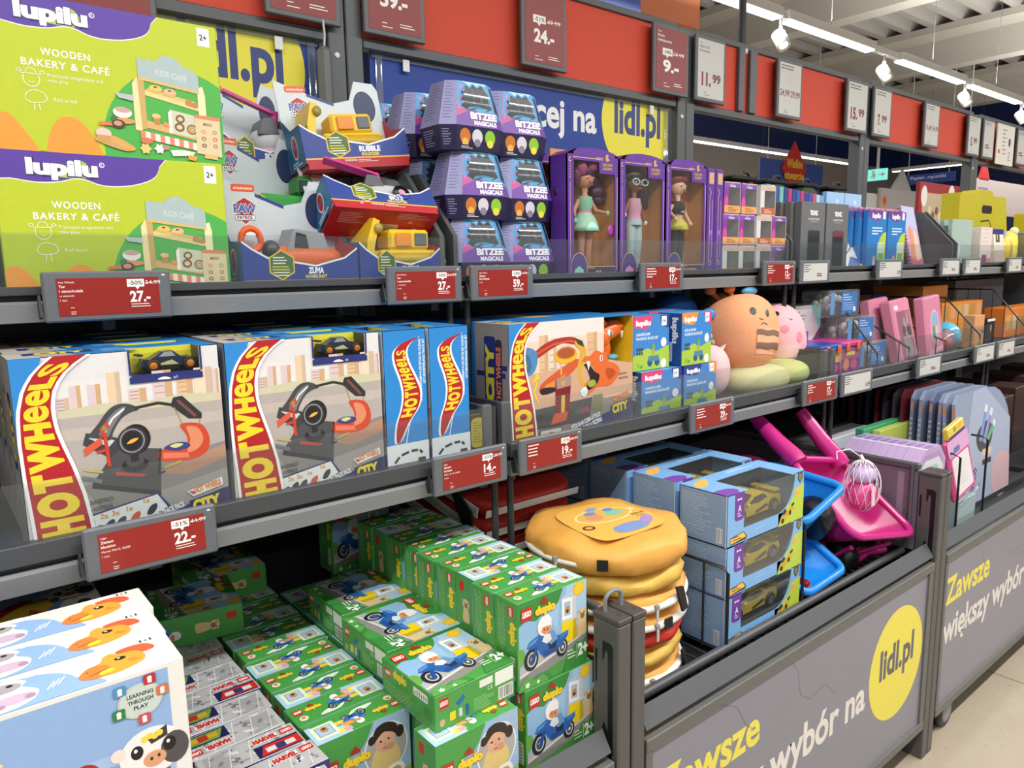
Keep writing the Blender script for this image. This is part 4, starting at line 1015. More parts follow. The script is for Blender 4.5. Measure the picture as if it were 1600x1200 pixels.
    hi = [R[1][0].lerp(R[2][0], 0.86).lerp(R[1][1].lerp(R[2][1], 0.86), 0.16) + off, R[1][0].lerp(R[2][0], 0.86).lerp(R[1][1].lerp(R[2][1], 0.86), 0.9) + off]
    mid = [lo[i].lerp(hi[i], 0.5) + V((0, -0.007, 0.003)) for i in (0, 1)]
    wd.add([lo[0], lo[1], mid[1], mid[0], hi[1], hi[0]], [(0, 1, 2, 3), (3, 2, 4, 5)], clear('#e8eef4', 0.16, 0.12, 0.04), True)
    wd.build('clear_window', t)
    return t
fb = facet_box()
LV = ['bottom', 'second', 'third']
spots = []
for lv in range(3):
    for r in range(3):
        for c in range(2):
            if c == 1 and r == 2: continue
            x = 1.106 + c * 0.170 + (0.0, 0.004, -0.008)[lv] + (0.0, -0.012, -0.02)[r] - (0.0 if c == 0 else 0.006 * lv)
            spots.append((x, 1.522 + r * 0.155 + 0.004 * lv + 0.02 * c, ZT + 0.1585 * lv, lv, r, c))
for i, (x, y, z, lv, r, c) in enumerate(spots):
    lab = 'faceted blue toy box in the %s layer, %s from the front in the %s column' % (LV[lv], ORD[r], 'left' if c == 0 else 'right')
    rz = R_(-4 + 5 * ((i * 37) % 7) / 7)
    if i == 0: fb.location = (x, y, z); fb['label'] = lab; fb.rotation_euler = (0, 0, rz)
    else: dup(fb, (x, y, z), rz, lab)
# ---- tall purple doll boxes
DOLLP = mat('#5b3092', rough=0.4); GOLD = '#e2b888'; BACKC = mat('#c98c52', rough=0.5); SKIN = ['#c98f6f', '#8a5a42', '#e8c2a8']
def limb(b, pts, rs, m): b.tube([V(p) for p in pts], list(rs), m, 10)
def make_doll(t, kind):
    """a fashion doll standing in its box; body one mesh, hair and clothes its own"""
    sk = SKIN[kind]
    b = MB()
    cx, cy = 0.088, 0.033
    b.blob((cx, cy, 0.272), (0.017, 0.017, 0.022), sk, n=16, fn=lambda d: 1.0 - 0.12 * max(0, -d.z))
    b.blob((cx + 0.004, cy - 0.017, 0.268), (0.003, 0.004, 0.004), sk, n=8)
    for s in (-1, 1):
        b.blob((cx + 0.003 + s * 0.007, cy - 0.0155, 0.2745), (0.0035, 0.002, 0.0028), '#f4efe9', n=8); b.blob((cx + 0.003 + s * 0.007, cy - 0.0172, 0.2743), (0.0018, 0.001, 0.0022), '#3a2a22', n=8)
    b.blob((cx + 0.004, cy - 0.0162, 0.2605), (0.005, 0.0016, 0.0018), '#b5485a', n=8)
    limb(b, [(cx, cy, 0.255), (cx, cy, 0.24), (cx, cy, 0.228), (cx, cy, 0.21), (cx, cy, 0.19), (cx, cy, 0.168), (cx, cy, 0.155)], [0.007, 0.0065, 0.016, 0.019, 0.014, 0.018, 0.02], sk)
    for s in (-1, 1):
        limb(b, [(cx + s * 0.009, cy, 0.165), (cx + s * 0.011, cy - 0.002, 0.125), (cx + s * 0.011, cy, 0.085), (cx + s * 0.011, cy + 0.002, 0.06), (cx + s * 0.010, cy, 0.022)], [0.0115, 0.0105, 0.0075, 0.0085, 0.005], sk)
        b.blob((cx + s * 0.010, cy - 0.006, 0.016), (0.006, 0.013, 0.007), ('#d98aa0', '#a9d3e6', '#a32c3c')[kind], n=10)
    arm = {0: (((-0.018, 0, 0.222), (-0.032, -0.002, 0.195), (-0.036, -0.01, 0.165)), ((0.018, 0, 0.222), (0.028, -0.008, 0.195), (0.056, -0.02, 0.188))),
           1: (((-0.018, 0, 0.222), (-0.034, -0.004, 0.198), (-0.046, -0.018, 0.186)), ((0.018, 0, 0.222), (0.026, 0, 0.195), (0.034, -0.008, 0.165))),
           2: (((-0.018, 0, 0.222), (-0.036, -0.004, 0.205), (-0.026, -0.02, 0.18)), ((0.018, 0, 0.222), (0.030, -0.002, 0.195), (0.036, -0.016, 0.166)))}[kind]
    for A in arm:
        p = [(cx + x, cy + y, z) for x, y, z in A]
        limb(b, p, [0.0065, 0.0055, 0.004], sk); b.blob(p[-1], (0.006, 0.005, 0.008), sk if kind == 2 else ('#8fd0c4', '#cfe6ee', sk)[kind], n=8)
    def puff(m, lo=0.247):
        m.v = [(cx + (x - cx) * 1.42, cy + (y - cy) * 1.15, 0.247 + (z - 0.247) * 1.28) if z > lo else (x, y, z) for x, y, z in m.v]
    puff(b); body = b.build('doll', t)
    h = MB()
    if kind == 0:
        h.blob((cx, cy + 0.006, 0.288), (0.030, 0.024, 0.022), '#4a2238', n=14); h.blob((cx - 0.014, cy - 0.012, 0.296), (0.011, 0.010, 0.017), '#a8487e', n=10); h.blob((cx + 0.010, cy - 0.013, 0.299), (0.011, 0.008, 0.010), '#a8487e', n=10); h.blob((cx - 0.021, cy - 0.006, 0.278), (0.008, 0.011, 0.022), '#6a2c52', n=10)
        for x, z, r in ((-0.032, 0.268, 0.019), (-0.040, 0.243, 0.021), (-0.034, 0.222, 0.017), (0.030, 0.270, 0.015), (0.036, 0.245, 0.018), (0.038, 0.226, 0.015)): h.blob((cx + x, cy + 0.008, z), (r, r * 0.8, r * 1.1), '#43203a', n=12)
    elif kind == 1:
        h.blob((cx, cy + 0.006, 0.288), (0.027, 0.023, 0.021), '#2b2127', n=14)
        for s in (-1, 1): limb(h, [(cx + s * 0.02, cy + 0.01, 0.285), (cx + s * 0.026, cy + 0.006, 0.25), (cx + s * 0.03, cy + 0.006, 0.205)], [0.013, 0.016, 0.008], '#2f252c')
    else:
        h.blob((cx - 0.001, cy + 0.005, 0.290), (0.025, 0.022, 0.018), '#7a3222', n=14); h.blob((cx - 0.008, cy + 0.008, 0.307), (0.014, 0.013, 0.012), '#6b2a1e', n=12); h.blob((cx + 0.01, cy - 0.012, 0.291), (0.01, 0.006, 0.009), '#8a3a28', n=10)
        limb(h, [(cx - 0.016, cy + 0.012, 0.29), (cx - 0.022, cy + 0.01, 0.262), (cx - 0.018, cy + 0.012, 0.238)], [0.009, 0.009, 0.004], '#7a3222')
    h.v = [(cx + (x - cx) * 1.36, cy + (y - cy) * 1.15, 0.247 + (z - 0.247) * (1.28 if z > 0.247 else 1.0)) for x, y, z in h.v]; h.build('hair', body)
    c = MB()
    if kind == 0:
        limb(c, [(cx, cy, 0.232), (cx, cy, 0.212), (cx, cy, 0.192)], [0.0185, 0.0205, 0.0155], '#8fcdb4'); limb(c, [(cx, cy, 0.194), (cx, cy, 0.186)], [0.017, 0.0175], '#e08aa8')
        c.lathe([(0.017, 0.188), (0.027, 0.172), (0.034, 0.150), (0.037, 0.136), (0.033, 0.137)], (cx, cy, 0), (0, 0, 1), '#a3dcc6', 18); c.blob((cx + 0.068, cy - 0.02, 0.14), (0.014, 0.006, 0.017), '#c44fc0', n=12)
    elif kind == 1:
        limb(c, [(cx, cy, 0.236), (cx, cy, 0.212), (cx, cy, 0.19), (cx, cy, 0.176)], [0.017, 0.0215, 0.0175, 0.021], '#d8a3c6')
        limb(c, [(cx, cy, 0.178), (cx, cy, 0.158)], [0.0205, 0.0225], '#b9d4e2')
        for s in (-1, 1): limb(c, [(cx + s * 0.010, cy, 0.165), (cx + s * 0.0115, cy - 0.002, 0.12), (cx + s * 0.0115, cy, 0.075), (cx + s * 0.0105, cy, 0.03)], [0.0135, 0.0125, 0.0105, 0.0095], '#b9d4e2')
        c.tube([(cx - 0.008 + 0.008 * cos(q), cy - 0.019, 0.275 + 0.007 * sin(q)) for q in (2 * pi * i / 10 for i in range(10))], 0.0018, '#bfe0ec', 6, True); c.tube([(cx + 0.013 + 0.008 * cos(q), cy - 0.019, 0.274 + 0.007 * sin(q)) for q in (2 * pi * i / 10 for i in range(10))], 0.0018, '#bfe0ec', 6, True)
    else:
        limb(c, [(cx, cy, 0.236), (cx, cy, 0.212), (cx, cy, 0.196)], [0.018, 0.022, 0.019], '#26252a'); limb(c, [(cx + 0.001, cy - 0.006, 0.234), (cx + 0.001, cy - 0.008, 0.2)], [0.009, 0.0135], '#b5cfd6')
        c.lathe([(0.016, 0.182), (0.028, 0.166), (0.034, 0.146), (0.03, 0.147)], (cx, cy, 0), (0, 0, 1), '#cfd24f', 18)
        for s in (-1, 1):
            limb(c, [(cx + s * 0.010, cy, 0.15), (cx + s * 0.012, cy - 0.002, 0.11), (cx + s * 0.0115, cy, 0.075), (cx + s * 0.010, cy, 0.045)], [0.012, 0.0115, 0.0085, 0.009], '#2c2a30'); limb(c, [(cx + s * 0.010, cy, 0.05), (cx + s * 0.010, cy, 0.02)], [0.0095, 0.009], '#9b2433')
        c.tube([(cx - 0.016, cy - 0.004, 0.24), (cx, cy + 0.012, 0.246), (cx + 0.016, cy - 0.004, 0.238)], 0.006, '#b3343c', 8)
    puff(c, 0.26); c.build('clothes', body)
    body.scale = (1.25, 1.0, 0.965); body.location = (0.098 - 0.088 * 1.25, 0.0, 0.004)
def doll_box(kind, name, label, loc, rotz=0.0, w_=0.199, doll=True):
    t = thing('doll_box', label, 'doll box', loc, rotz, 'tall purple doll boxes')
    d, h = 0.068, 0.352
    b = MB()
    b.box((0, 0.062, 0), (w_, d, h), BACKC); LIN = mat('#d9a266', rough=0.5); b.box((w_ - 0.0055, 0.002, 0.004), (w_ - 0.004, 0.062, h - 0.022), LIN); b.box((0.004, 0.002, 0.004), (0.0055, 0.062, h - 0.022), LIN); b.box((0.0055, 0.002, 0.004), (w_ - 0.0055, 0.062, 0.0055), LIN); b.box((0, 0, 0), (0.004, d, h - 0.02), DOLLP); b.box((w_ - 0.004, 0, 0), (w_, d, h - 0.02), DOLLP); b.box((0, 0, 0), (w_, d, 0.004), DOLLP)
    arc = [(w_ * i / 10, h - 0.02 + 0.02 * sin(pi * i / 10) ** 0.5) for i in range(11)]
    for (xa, za), (xb, zb) in zip(arc, arc[1:]): b.add([(xa, 0, za), (xb, 0, zb), (xb, d, zb), (xa, d, za)], [(0, 1, 2, 3)], DOLLP)
    # front frame around the window
    fx0, fx1, fz0, fz1 = 0.026, w_ - 0.016, 0.042, h - 0.034
    b.box((0, 0, 0), (fx0, 0.002, h - 0.02), DOLLP); b.box((fx1, 0, 0), (w_, 0.002, h - 0.02), DOLLP); b.box((fx0, 0, 0), (fx1, 0.002, fz0), '#3a2a58')
    b.prism([(fx0, 0, fz1), (fx1 - 0.062, 0, fz1), (fx1 - 0.06, 0, fz1 - 0.03), (fx1, 0, fz1 - 0.03), (fx1, 0, h - 0.012)] + [(x, 0, z) for x, z in arc[::-1] if fx0 < x < fx1] + [(fx0, 0, h - 0.014)], (0, 0.002, 0), DOLLP)
    a = Art(b, (0, 0, 0), (w_, 0, 0), (0, 0, h), w_ * 1000, h * 1000)
    W, H = w_ * 1000, h * 1000
    a.line([(W - 7, 30), (W - 7, H - 70)], 1.6, GOLD); a.line([(13, 60), (13, H - 90)], 1.2, GOLD)
    for k in range(7): a.ell(13, H - 80 + k * 7, 1.8 - 0.3 * (k % 3), 1.8, GOLD, 8)
    a.ring(13, H - 34, 5, 6, 1.6, GOLD, 14, 40, 320)
    a.line([(24, H - 27), (W - 76, H - 27)], 1.6, GOLD)
    for k in range(3): a.ring(W - 86 + k * 9, H - 26, 5, 3.6, 1.3, GOLD, 12)
    cx = W - 46
    a.poly([(cx - 8, H - 18), (cx - 2, H - 12), (cx + 6, H - 16), (cx, H - 20), (cx + 10, H - 28), (cx - 6, H - 32)], '#c9a24a')
    a.text('UNICORN', cx, H - 44, 7, '#c9a24a', w=38, al='c', bold=0.03); a.text('ACADEMY', cx, H - 54, 7, '#c9a24a', w=38, al='c', bold=0.03)
    for k in range(12): a.ell(20 + (k * 53) % (W - 30), H - 10 - (k * 7) % 9, 0.9, 0.9, '#b48ad0', 6)
    a.line([(76, 40), (W - 14, 40)], 2, GOLD)
    for k in range(3): a.ring(82 + k * 8, 38, 5, 3.6, 1.3, GOLD, 12)
    a.ell(44, 34, 32, 44, GOLD, 24); a.ell(44, 34, 30.5, 42, '#4b3a7e', 24)
    a.poly([(20, 0), (68, 0), (60, 32), (44, 42), (28, 32)], ('#8fc9b8', '#d38fb8', '#b9553f')[kind], False)
    if name: a.text(name, 118, 18, 11, GOLD, w=8.2 * len(name), al='c', bold=0.03)
    i = Art(b, (0.004, 0.0619, 0.004), (w_ - 0.008, 0, 0), (0, 0, h - 0.03), 100, 180)
    i.rect(62, 0, 22, 180, '#b9763e'); i.ell(34, 152, 19, 19, '#e2a13c', 24); i.ell(42, 158, 15, 15, '#c98c52', 24); i.star(50, 158, 5, 2, 4, '#f0c45a'); i.line([(60, 172), (66, 150), (86, 138)], 1, '#f0e2d0')
    b.build('carton', t)
    if doll: make_doll(t, kind)
    g = MB(); g.box((fx0, 0.0022, fz0), (fx1, 0.0028, fz1), clear('#fbfaf8', 0.05, 0.08, 0.0)); g.build('clear_window', t)
    return t
yd = 1.452
doll_box(0, 'AVA', 'tall purple doll box with a doll in a mint dress, leftmost of the three fronts', (1.371, yd, ZT), 0)
doll_box(1, '', 'tall purple doll box with a doll in white glasses and a lilac jacket', (1.5705, yd, ZT), 0)
doll_box(2, 'VALENTINA', 'tall purple doll box with a red haired doll in a black jacket', (1.770, yd, ZT), 0)
doll_box(1, '', 'doll box standing behind, left of the mint dress doll box', (1.36, 1.56, ZT), 0, doll=False)
def slim_side(x, label):
    t = thing('doll_box', label, 'doll box', (x, yd, ZT), 0, 'tall purple doll boxes')
    b = MB(); b.cbox((0, 0, 0), (0.04, 0.17, 0.335), DOLLP, 0.004)
    a = front_art(b, 0, 0.04, 0, 0, 0.335, 40, 335)
    a.line([(13, 50), (13, 250), (20, 262), (10, 275)], 1.8, GOLD); a.line([(26, 60), (26, 240)], 1.4, GOLD); a.ring(19, 46, 7, 8, 1.8, GOLD, 12); a.rect(8, 288, 24, 34, '#c9a27a'); a.ell(20, 140, 6, 8, '#8f63b8', 12)
    b.build('carton', t)
slim_side(1.972, 'slim purple side of a doll box, first right of the red haired doll')
slim_side(2.016, 'slim purple side of a doll box, beside the small doll boxes')

# ---- small doll boxes
def small_doll(white):
    t = thing('small_doll_box', '', 'doll box', (0, 0, 0), 0, 'small boxed dolls in three layers')
    w_, d, h = 0.092, 0.07, 0.1
    b = MB(); m = mat('#cfd0d2') if white else mat('#5d2c93')
    b.box((0, d - 0.003, 0), (w_, d, h), mat('#b9b4b4')); b.box((0, 0, 0), (0.003, d, h), m); b.box((w_ - 0.003, 0, 0), (w_, d, h), '#b9b0ae'); b.box((0, 0, 0), (w_, d, 0.003), m); b.box((0, 0, h - 0.003), (w_, d, h), mat('#d8b9a0'))
    b.box((0.003, 0, 0.003), (w_ - 0.003, 0.0015, 0.026), mat('#b5633c') if white else mat('#e0a05a')); b.box((0.003, 0, h - 0.018), (w_ - 0.003, 0.0015, h - 0.003), mat('#c9b3a6') if white else mat('#7a4fae'))
    b.box((0.003, 0, 0.026), (0.024, 0.0015, h - 0.018), mat('#d4d4d6') if white else mat('#8a2f96'))
    a = front_art(b, 0, w_, 0, 0, h, 92, 100)
    if not white: a.poly([(3, 26), (24, 26), (24, 46), (14, 58), (3, 44)], '#d14a9b'); a.text('Disney', 48, 92, 3, '#efe3f4', w=16, al='c'); a.text('Princess', 48, 85, 6, '#efe3f4', w=30, al='c', bold=0.03)
    else: a.text('Disney', 48, 87, 4, '#8a7f90', w=18, al='c')
    a.lines(24, 18, 50, 3, 5, 2, '#8a5a34' if not white else '#e6c2aa')
    s = Art(b, (0, d, 0), (0, -d, 0), (0, 0, h), 70, 100)
    if not white: s.poly([(0, 0), (70, 0), (70, 38), (30, 46), (0, 30)], '#c23a94'); s.text('Princess', 64, 44, 13, '#f0e6f4', w=58, al='r', bold=0.02); s.text('Disney', 60, 60, 6, '#f0e6f4', w=22, al='r')
    b.build('carton', t)
    f = MB(); x = 0.056
    f.blob((x, 0.04, 0.068), (0.011, 0.010, 0.012), '#c99a7e' if not white else '#8a5f48', n=10); f.blob((x, 0.045, 0.07), (0.0145, 0.011, 0.0145), '#33261f' if white else '#4a3a30', n=10)
    f.lathe([(0.006, 0.055), (0.011, 0.045), (0.019, 0.02), (0.02, 0.012)], (x, 0.04, 0), (0, 0, 1), '#5c5566' if not white else '#b8a48a', 12); f.build('doll', t)
    g = MB(); g.box((0.024, 0.0003, 0.026), (w_ - 0.003, 0.0009, h - 0.018), clear('#f4f4f4', 0.10, 0.1, 0.05)); g.build('clear_window', t)
    return t
sd = {True: small_doll(True), False: small_doll(False)}; used = set()
lay = [(0, [(2.066, 1), (2.161, 1), (2.256, 1), (2.351, 0)]), (1, [(2.062, 0), (2.158, 0), (2.254, 1), (2.350, 0)]), (2, [(2.066, 0), (2.165, 0), (2.272, 1)])]
LN = ['bottom', 'middle', 'top']
for lv, row in lay:
    for k, (x, wh) in enumerate(row):
        lab = 'small %s doll box in the %s layer, %s from the left' % ('white edged' if wh else 'purple', LN[lv], ORD[k])
        loc = (x, 1.458 + 0.003 * (k % 2), ZT + 0.1005 * lv); q = sd[bool(wh)]
        if wh not in used: q.location = loc; q['label'] = lab; used.add(wh)
        else: dup(q, loc, 0, lab)

# ---- dark bags standing at the back
def bag(x, w_, label, green=True):
    t = thing('school_bag', label, 'bag', (x, 1.845, ZT), 0, 'dark bags at the back of the shelf')
    b = MB(); b.blob((0, 0, 0.19), (w_ / 2, 0.05, 0.19), mat('#17181a', rough=0.8, bump=0.4, scale=40), pw=3.2, n=24); b.build('body', t)
    if green:
        p = MB(); p.blob((0.02, -0.022, 0.29), (w_ * 0.36, 0.035, 0.085), mat('#3c4a2c', rough=0.8), pw=2.6, n=18); p.build('pocket', t)
    k = MB(); k.cbox((-w_ * 0.36, -0.04, 0.374), (w_ * 0.36, 0.03, 0.392), mat('#101113', rough=0.7), 0.005); k.tube([(w_ * 0.1, 0, 0.39), (w_ * 0.16, 0, 0.412), (w_ * 0.3, 0, 0.412), (w_ * 0.36, 0, 0.39)], 0.006, mat('#101113')); k.build('handle', t)
bag(2.70, 0.25, 'black bag behind the small doll boxes, leftmost of the dark bags', False); bag(2.94, 0.24, 'black bag with a green pocket, second of the dark bags')
bag(3.18, 0.24, 'black bag with a green pocket, third of the dark bags'); bag(3.45, 0.26, 'black and green bag at the right end, beside the grey post')

# ---- thin folders behind the tablet boxes
cols = ['#6fb9b5', '#e6ecec', '#2f5c9c', '#7fc3bb', '#2a4b94', '#c8406f', '#2d4f9a', '#3a66b0', '#c93f6e', '#2c4d97', '#3260a8', '#d0507e', '#bcd8ec', '#7fb0dc']
for k, c in enumerate(cols):
    b = MB(); b.cbox((0, 0, 0), (0.026, 0.13, 0.342 - 0.002 * k), mat(c, rough=0.35), 0.002)
    single('folder', b, 'thin upright %s folder, %s from the left in the row behind the tablets' % ({'#6fb9b5': 'teal', '#e6ecec': 'white', '#7fc3bb': 'mint', '#c8406f': 'pink', '#c93f6e': 'pink', '#d0507e': 'pink', '#bcd8ec': 'pale blue', '#7fb0dc': 'light blue'}.get(c, 'blue'), ORD[k]), 'folder', 'folders behind the tablet boxes', (2.62 + k * 0.031, 1.655, ZT))
for k in range(2):
    b = MB(); b.cbox((0, 0, 0), (0.15, 0.02, 0.335), mat('#7fb2e0', rough=0.3), 0.002)
    a = front_art(b, 0, 0.15, 0, 0, 0.335, 100, 220); a.poly([(0, 150), (40, 190), (100, 160), (100, 220), (0, 220)], '#a8cdef'); a.star(60, 196, 10, 4, 5, '#e6f0fa')
    single('folder', b, ('light blue picture folder behind the right tablet box', 'light blue picture folder behind the blue books')[k], 'folder', 'folders behind the tablet boxes', (3.07 + k * 0.155, 1.655, ZT))

# ---- grey tablet boxes
def tablet_box(red):
    t = thing('tablet_box', '', 'tablet box', (0, 0, 0), 0, 'grey drawing tablet boxes')
    b = MB(); b.cbox((0, 0, 0), (0.165, 0.028, 0.258), mat('#66676a', rough=0.5), 0.0012)
    a = front_art(b, 0, 0.165, 0, 0, 0.258, 165, 258)
    a.text('TRONIC', 86, 212, 15, '#eef0f0', w=54, al='c', bold=0.06); a.text('LCD WRITING TABLET', 86, 194, 6, '#dfe2e2', w=78, al='c', bold=0.02); a.rect(62, 187, 50, 1.2, '#c9cccc')
    a.poly([(46, 4), (134, 4), (134, 152), (126, 158), (54, 158), (46, 150)], '#4e4f52'); a.poly([(50, 6), (130, 6), (130, 150), (50, 150)], '#1d2328'); a.poly([(48, 136), (132, 136), (128, 154), (56, 154)], '#7d2746' if red else '#26303a')
    b.build('carton', t); return t
for cx, red, n, dx in ((2.535, False, 6, -0.018), (2.712, True, 5, 0.0)):
    base = tablet_box(red)
    for k in range(n):
        lab = 'grey tablet box with a %s edge, %s from the front in the %s row' % ('dark red' if red else 'dark blue', ORD[k], 'right' if red else 'left')
        loc = (cx + dx * k, 1.458 + 0.0305 * k, ZT)
        if k == 0: base.location = loc; base['label'] = lab
        else: dup(base, loc, 0, lab)

# ---- white sticker pack, blue books, spiral pads, lilac pad
b = MB(); b.prism([(0, 0, 0), (0.26, 0.0, 0), (0.13, 0.115, 0.245), (0.02, 0.115, 0.245)], (0, 0.006, 0), mat('#dfe3e6', rough=0.2))
a = Art(b, (0, 0, 0), (0.26, 0, 0), (0, 0.115, 0.245), 100, 104)
a.poly([(2, 2), (96, 2), (90, 30), (50, 22), (30, 26)], '#3058b0', False); a.rect(50, 9, 30, 4, '#e8b24a')
a.line([(8, 30), (30, 70), (20, 92)], 2.2, '#e6c43c'); a.line([(14, 26), (48, 58), (30, 84)], 2, '#5a5c58'); a.ell(66, 52, 9, 8, '#e07838', 12); a.poly([(60, 34), (80, 30), (76, 50)], '#79b04a', False); a.line([(20, 30), (40, 40), (60, 60)], 2, '#4a4a48')
single('sticker_pack', b, 'slanted white craft pack with orange and blue print right of the tablet boxes', 'craft pack', loc=(2.893, 1.462, ZT))
def blue_book():
    t = thing('blue_book', '', 'book', (0, 0, 0), 0, 'blue activity books')
    b = MB(); b.cbox((0, 0, 0), (0.165, 0.02, 0.245), mat('#2f7fc8', rough=0.35), 0.0012)
    a = front_art(b, 0, 0.165, 0, 0, 0.245, 100, 148)
    a.cloud([(-5, 152), (105, 152), (105, 138), (70, 128), (40, 122), (-5, 136)], '#6a3f95'); a.text('lupilu', 44, 130, 11, '#f2f2f6', w=44, al='c', bold=0.05); a.rect(78, 128, 14, 18, '#eef0f2')
    a.lines(24, 104, 56, 3, 7, 3, '#d8e8f4', 2); a.ell(98, 48, 42, 48, '#b6cf3a', 28); a.rect(56, 0, 38, 70, '#cfe0d0'); a.rect(60, 4, 30, 40, '#7fae62'); a.ell(40, 30, 8, 8, '#d9a27a', 12); a.poly([(30, 0), (50, 0), (46, 26), (34, 26)], '#c9cfe0')
    b.build('cover', t); return t
bb = blue_book(); first = True
for c, x in ((0, 3.045), (1, 3.222)):
    for k in range(4):
        lab = 'blue book with a lime green spot, %s from the front in the %s row' % (ORD[k], ('left', 'right')[c]); loc = (x - 0.022 * k, 1.462 + 0.023 * k, ZT)
        if first: bb.location = loc; bb['label'] = lab; first = False
        else: dup(bb, loc, 0, lab)
def spiral_pad(m1, pic):
    t = thing('spiral_pad', '', 'notepad', (0, 0, 0), 0, 'spiral notepads')
    b = MB(); b.cbox((0, 0, 0), (0.2, 0.014, 0.275), mat(m1, rough=0.3), 0.001)
    if pic:
        a = front_art(b, 0, 0.2, 0, 0, 0.275, 100, 138); a.rect(0, 90, 100, 48, '#b5b9e0'); a.cloud([(16, 20), (24, 78), (42, 96), (56, 70), (50, 16)], '#d98a66'); a.cloud([(52, 14), (58, 70), (76, 86), (88, 60), (84, 14)], '#e8c3ae'); a.poly([(0, 0), (100, 0), (100, 26), (50, 18), (0, 30)], '#c9577a');
    b.build('cover', t)
    s = MB()
    for k in range(18): s.tube([(-0.002 + 0.007 * cos(q), 0.007 + 0.011 * sin(q), 0.012 + k * 0.0148) for q in (2 * pi * i / 8 for i in range(8))], 0.0016, mat('#8e2f66', rough=0.3), 5, True)
    s.build('spiral_binding', t); return t
sp = spiral_pad('#d9a3c0', False); N = 9
for k in range(N):
    lab = 'pink spiral notepad behind the blue books, %s from the left' % ORD[k]; loc = (3.23 + k * 0.05, 1.60 + 0.0, ZT)
    if k == 0: sp.location = loc; sp['label'] = lab; sp.rotation_euler = (0, 0, R_(66))
    else: dup(sp, loc, R_(66), lab)
lp = spiral_pad('#c9a6c4', True); lp.location = (3.50, 1.47, ZT); lp.rotation_euler = (R_(-13), 0, R_(8)); lp.scale = (1, 1, 1.06); lp['label'] = 'lilac spiral notepad with a pink picture, leaning left of the grey divider'
lp2 = dup(lp, (3.655, 1.535, ZT), label='second picture notepad leaning behind the lilac one, against the grey divider', rot=(R_(-15), 0, R_(8)))

# ---- fourth bay of the top shelf
def simple_box(name, label, cat, x, y, z, w_, d, h, m, art=None, group=None, rot=None, c=0.0015):
    b = MB(); b.cbox((0, 0, 0), (w_, d, h), mat(m) if isinstance(m, str) else m, c)
    if art: art(front_art(b, 0, w_, 0, 0, h, 100, 100.0 * h / w_), b)
    return single(name, b, label, cat, group, (x, y, z), 0, rot)
for k in range(6):
    b = MB(); b.cbox((0, 0, 0), (0.25, 0.02, 0.235), mat(('#a8bdb4', '#9fb5ac')[k % 2]), 0.0015)
    a = left_art(b, 0, 0.02, 0, 0, 0.235, 20, 235)
    single('mint_folder', b, 'mint green folder right of the far divider, %s from the front' % ORD[k], 'folder', 'mint green folders', (3.985 + 0.03 * k, 1.50 + 0.05 * k, ZT))
def a_wb(a, b): a.rect(0, 0, 100, 30, '#d98a9c'); a.rect(20, 12, 40, 30, '#8a4a5c'); a.lines(15, 140, 60, 5, 14, 4, '#d9c3c0')
simple_box('pencil_set', 'white and pink tall pack right of the mint folders', 'pencil set', 4.27, 1.47, ZT, 0.15, 0.05, 0.20, '#e6d6d0', a_wb)
def a_pen(a, b):
    for k in range(6): a.rect(4 + k * 16, 0, 13, 150, ('#d8b27a', '#c9906a', '#d9a0a0', '#b9b9c9', '#d6c07a', '#3a4a90')[k])
simple_box('pencil_set', 'pack of striped pencils behind the white and pink pack', 'pencil set', 4.44, 1.53, ZT, 0.17, 0.03, 0.205, '#d9c49a', a_pen)
def a_win(a, b): a.rect(18, 92, 40, 34, '#4a3a30'); a.rect(30, 100, 10, 22, '#e8c040'); a.rect(0, 0, 100, 62, '#d8bfb6')
simple_box('pencil_set', 'white pack with a small dark window, leaning before the pencils', 'pencil set', 4.47, 1.462, ZT, 0.14, 0.03, 0.17, '#e9e1d4', a_win, rot=(R_(-6), 0, 0))
b = MB()
for k in range(6): b.blob((0.03 + 0.022 * k, 0.02 + 0.01 * (k % 2), 0.07 + 0.012 * (k % 3)), (0.022, 0.02, 0.07), mat(('#e8c23a', '#e0a23a', '#efe060')[k % 3], rough=0.3), n=12)
single('craft_set', b, 'bunch of shiny yellow wrapped crafts left of the brown packs', 'craft set', loc=(4.62, 1.47, ZT))
b = MB(); b.blob((0.05, 0.03, 0.1), (0.05, 0.03, 0.1), mat('#efe65a', rough=0.3), n=14, pw=2.6); b.blob((0.05, 0.02, 0.19), (0.03, 0.022, 0.025), '#efe9b0', n=10)
single('craft_set', b, 'pale yellow glossy pack beside the bunch of yellow crafts', 'craft set', loc=(4.78, 1.48, ZT))
def a_br(a, b): a.poly([(0, 30), (100, 60), (100, 100), (0, 100)], '#8d8166'); a.poly([(40, 40), (90, 56), (60, 90), (30, 80)], '#b9ad95'); a.rect(0, 0, 100, 30, '#4a5a9c')
for k in range(3): simple_box('stationery_pack', 'brown and blue flat pack at the right edge, %s from the left' % ORD[k], 'stationery pack', 4.92 + 0.19 * k, 1.47 + 0.01 * k, ZT, 0.18, 0.05, 0.17, ('#7d7a55', '#8a8fa6', '#a693b5')[k], a_br, 'flat packs at the right edge')
for k in range(4): simple_box('stationery_pack', 'small blue and white pack behind the yellow crafts, %s from the left' % ORD[k], 'stationery pack', 4.60 + 0.17 * k, 1.58, ZT, 0.15, 0.04, 0.215 - 0.008 * k, ('#9fb6d8', '#2f3f8c', '#c9c2d2', '#3d55a8')[k], None, 'flat packs at the right edge')
YBX = mat('#c9bd20', rough=0.45)
t = thing('handle_carton', 'large yellow carton with a black hand hole on the far top shelf', 'carton', (4.86, 1.80, ZT)); b = MB()
